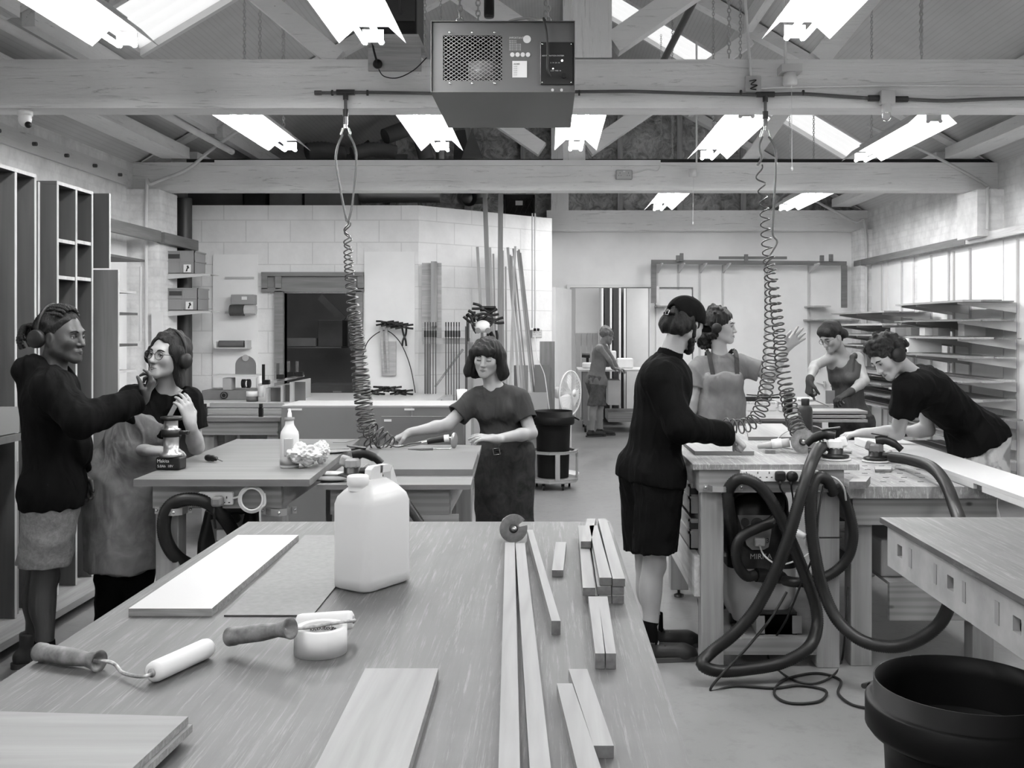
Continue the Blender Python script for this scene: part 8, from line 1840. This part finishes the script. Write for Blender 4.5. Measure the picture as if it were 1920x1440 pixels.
H = P.H; S = SDF(.0045); S.ell(H(0, -.02, .045), (.086, .104, .088), H.ax, .01).cone(H(-.03, -.09, -.02), H(.03, -.09, -.02), .045, .045, .03).cone(H(-.05, .06, .075), H(.05, .06, .075), .025, .025, .02).cone(H(0, -.09, -.03), H(0, -.085, -.07), .035, .02, .02); S.ell(H(0, .115, -.04), (.085, .085, .095), H.ax, .012, 's'); hair_o(P, S, amp=.006, f=80, seed=15, zs=.5); glasses(P)
t = T('hand_tool', 'thin tool held downward by the gloved hand of the woman in the vest', 'tool', J['wrR'] - V((0, 0, .1))); MB().cyl(J['wrR'] + V((.01, -.02, -.06)), J['wrR'] + V((.03, -.03, -.15)), .010, n=10).build('handle', mDarkMetal, t, True); MB().cyl(J['wrR'] + V((.03, -.03, -.15)), J['wrR'] + V((.14, -.04, -.20)), .004, n=8).build('blade', mSteel, t, True)
# ---- 7: man bending over the long board
Y0 = 5.75
J = jp(Y0, head=(1664, 668, -.12), neck=(1712, 706, -.02), pel=(1834, 812, .06), elR=(1740, 806, .22), wrR=(1690, 810, .28), elL=(1682, 812, -.02), wrL=(1618, 812, .0), knR=(1826, 935, .02), knL=(1850, 940, -.06), anR=(1838, 1080, .1), anL=(1862, 1080, -.02))
J['shL'] = W(1704, 728, Y0 - .17); J['shR'] = W(1730, 712, Y0 + .17); J['toeR'] = (-1, .1, 0); J['toeL'] = (-1, -.1, 0)
P = Person('man in a black t-shirt and patterned shorts bent low over the long white board', J, (-.62, -.1, -.75), (-.72, -.25, -.62), (-.62, 0, .76), 1.05, 1.0, .36)
P.body({'L': ((-.95, .05, -.12), (0, .1, -1), dict(curl=.4)), 'R': ((-.9, .1, -.15), (0, 0, -1), dict(curl=.4))})
face_parts(P.H, P.root, P.skin, .03)
P.fin('t_shirt', P.top('t', mCBlack, .022, .52, .05, hemdir=(-.55, .0, .83)), M('cloth_black_b', .0042, .85, 'cloth'), .008, 61)
P.fin('shorts', P.legs(.03, .9, flare=.02, waist=.03), mCam, .005, 62)
for sd in 'RL': shoe(P.root, J['an' + sd], J['toe' + sd])
H = P.H; curls(P, [(0, -.025, .045, .092), (0, -.085, .0, .055), (0, .04, .09, .04), (-.04, .0, .08, .04), (.04, .0, .08, .04)], 220, 7, (.010, .018), M('hair_mid', .016, .6, 'hair')); headphones(P, None, .042, 0, .125)
for i in range(2): q = frac(J['wrL'], J['elL'], .08 + i * .04); b = MB().lathe(q, [(.0265, -.002), (.03, 0), (.0265, .002)], 20, J['elL'] - J['wrL'], closed=True); b.build('bracelet', mBlack if i else mGrey, P.root, True)
q = frac(J['wrR'], J['elR'], .15); MB().lathe(q, [(.028, -.012), (.031, -.012), (.031, .012), (.028, .012)], 20, J['elR'] - J['wrR'], closed=True).build('watch_strap', mBlack, P.root, True)
# ---- 8: woman in the far room
Y0 = 14.8
J = jp(Y0, head=(1138, 630, .0), neck=(1127, 647), pel=(1118, 712), elR=(1140, 672, -.1), wrR=(1150, 690, .15), elL=(1146, 670, .3), wrL=(1158, 690, .35), knR=(1113, 764, -.1), knL=(1125, 764, .1), anR=(1110, 806, -.1), anL=(1126, 806, .08))
J['shR'] = W(1124, 652, Y0 - .17); J['shL'] = W(1134, 651, Y0 + .17); J['toeR'] = (.7, .3, 0); J['toeL'] = (.95, .2, 0)
P = Person('woman in a grey vest and denim shorts at the bench through the doorway', J, (.75, .6, 0), (.92, .3, -.25), (0, 0, 1), 1.0, 1.0, .28, False)
P.body({'R': ((.8, .3, -.2), (0, 0, -1), dict(curl=.5)), 'L': ((.8, 0, -.2), (0, 0, -1), dict(curl=.5))}, .008)
P.fin('vest', P.top('v', mVest, .01, 0, .06, h=.008), M('vest_grey', .2, .85, 'cloth'), .003, 71); P.fin('shorts', P.legs(.022, .92, flare=.02, h=.008), M('denim_blue', .10, .85, 'cloth', sc=12, amt=.4), .004, 72)
for sd in 'RL': shoe(P.root, J['an' + sd], J['toe' + sd])
H = P.H; S = SDF(.007); S.ell(H(0, -.02, .045), (.09, .108, .09), H.ax, .01).ell(H(0, -.06, .10), (.055, .05, .045), None, .02); S.ell(H(0, .12, -.04), (.09, .085, .10), H.ax, .012, 's'); hair_o(P, S, M('hair_fair', .18, .6, 'hair'), .006, 70, 9, .6); glasses(P)
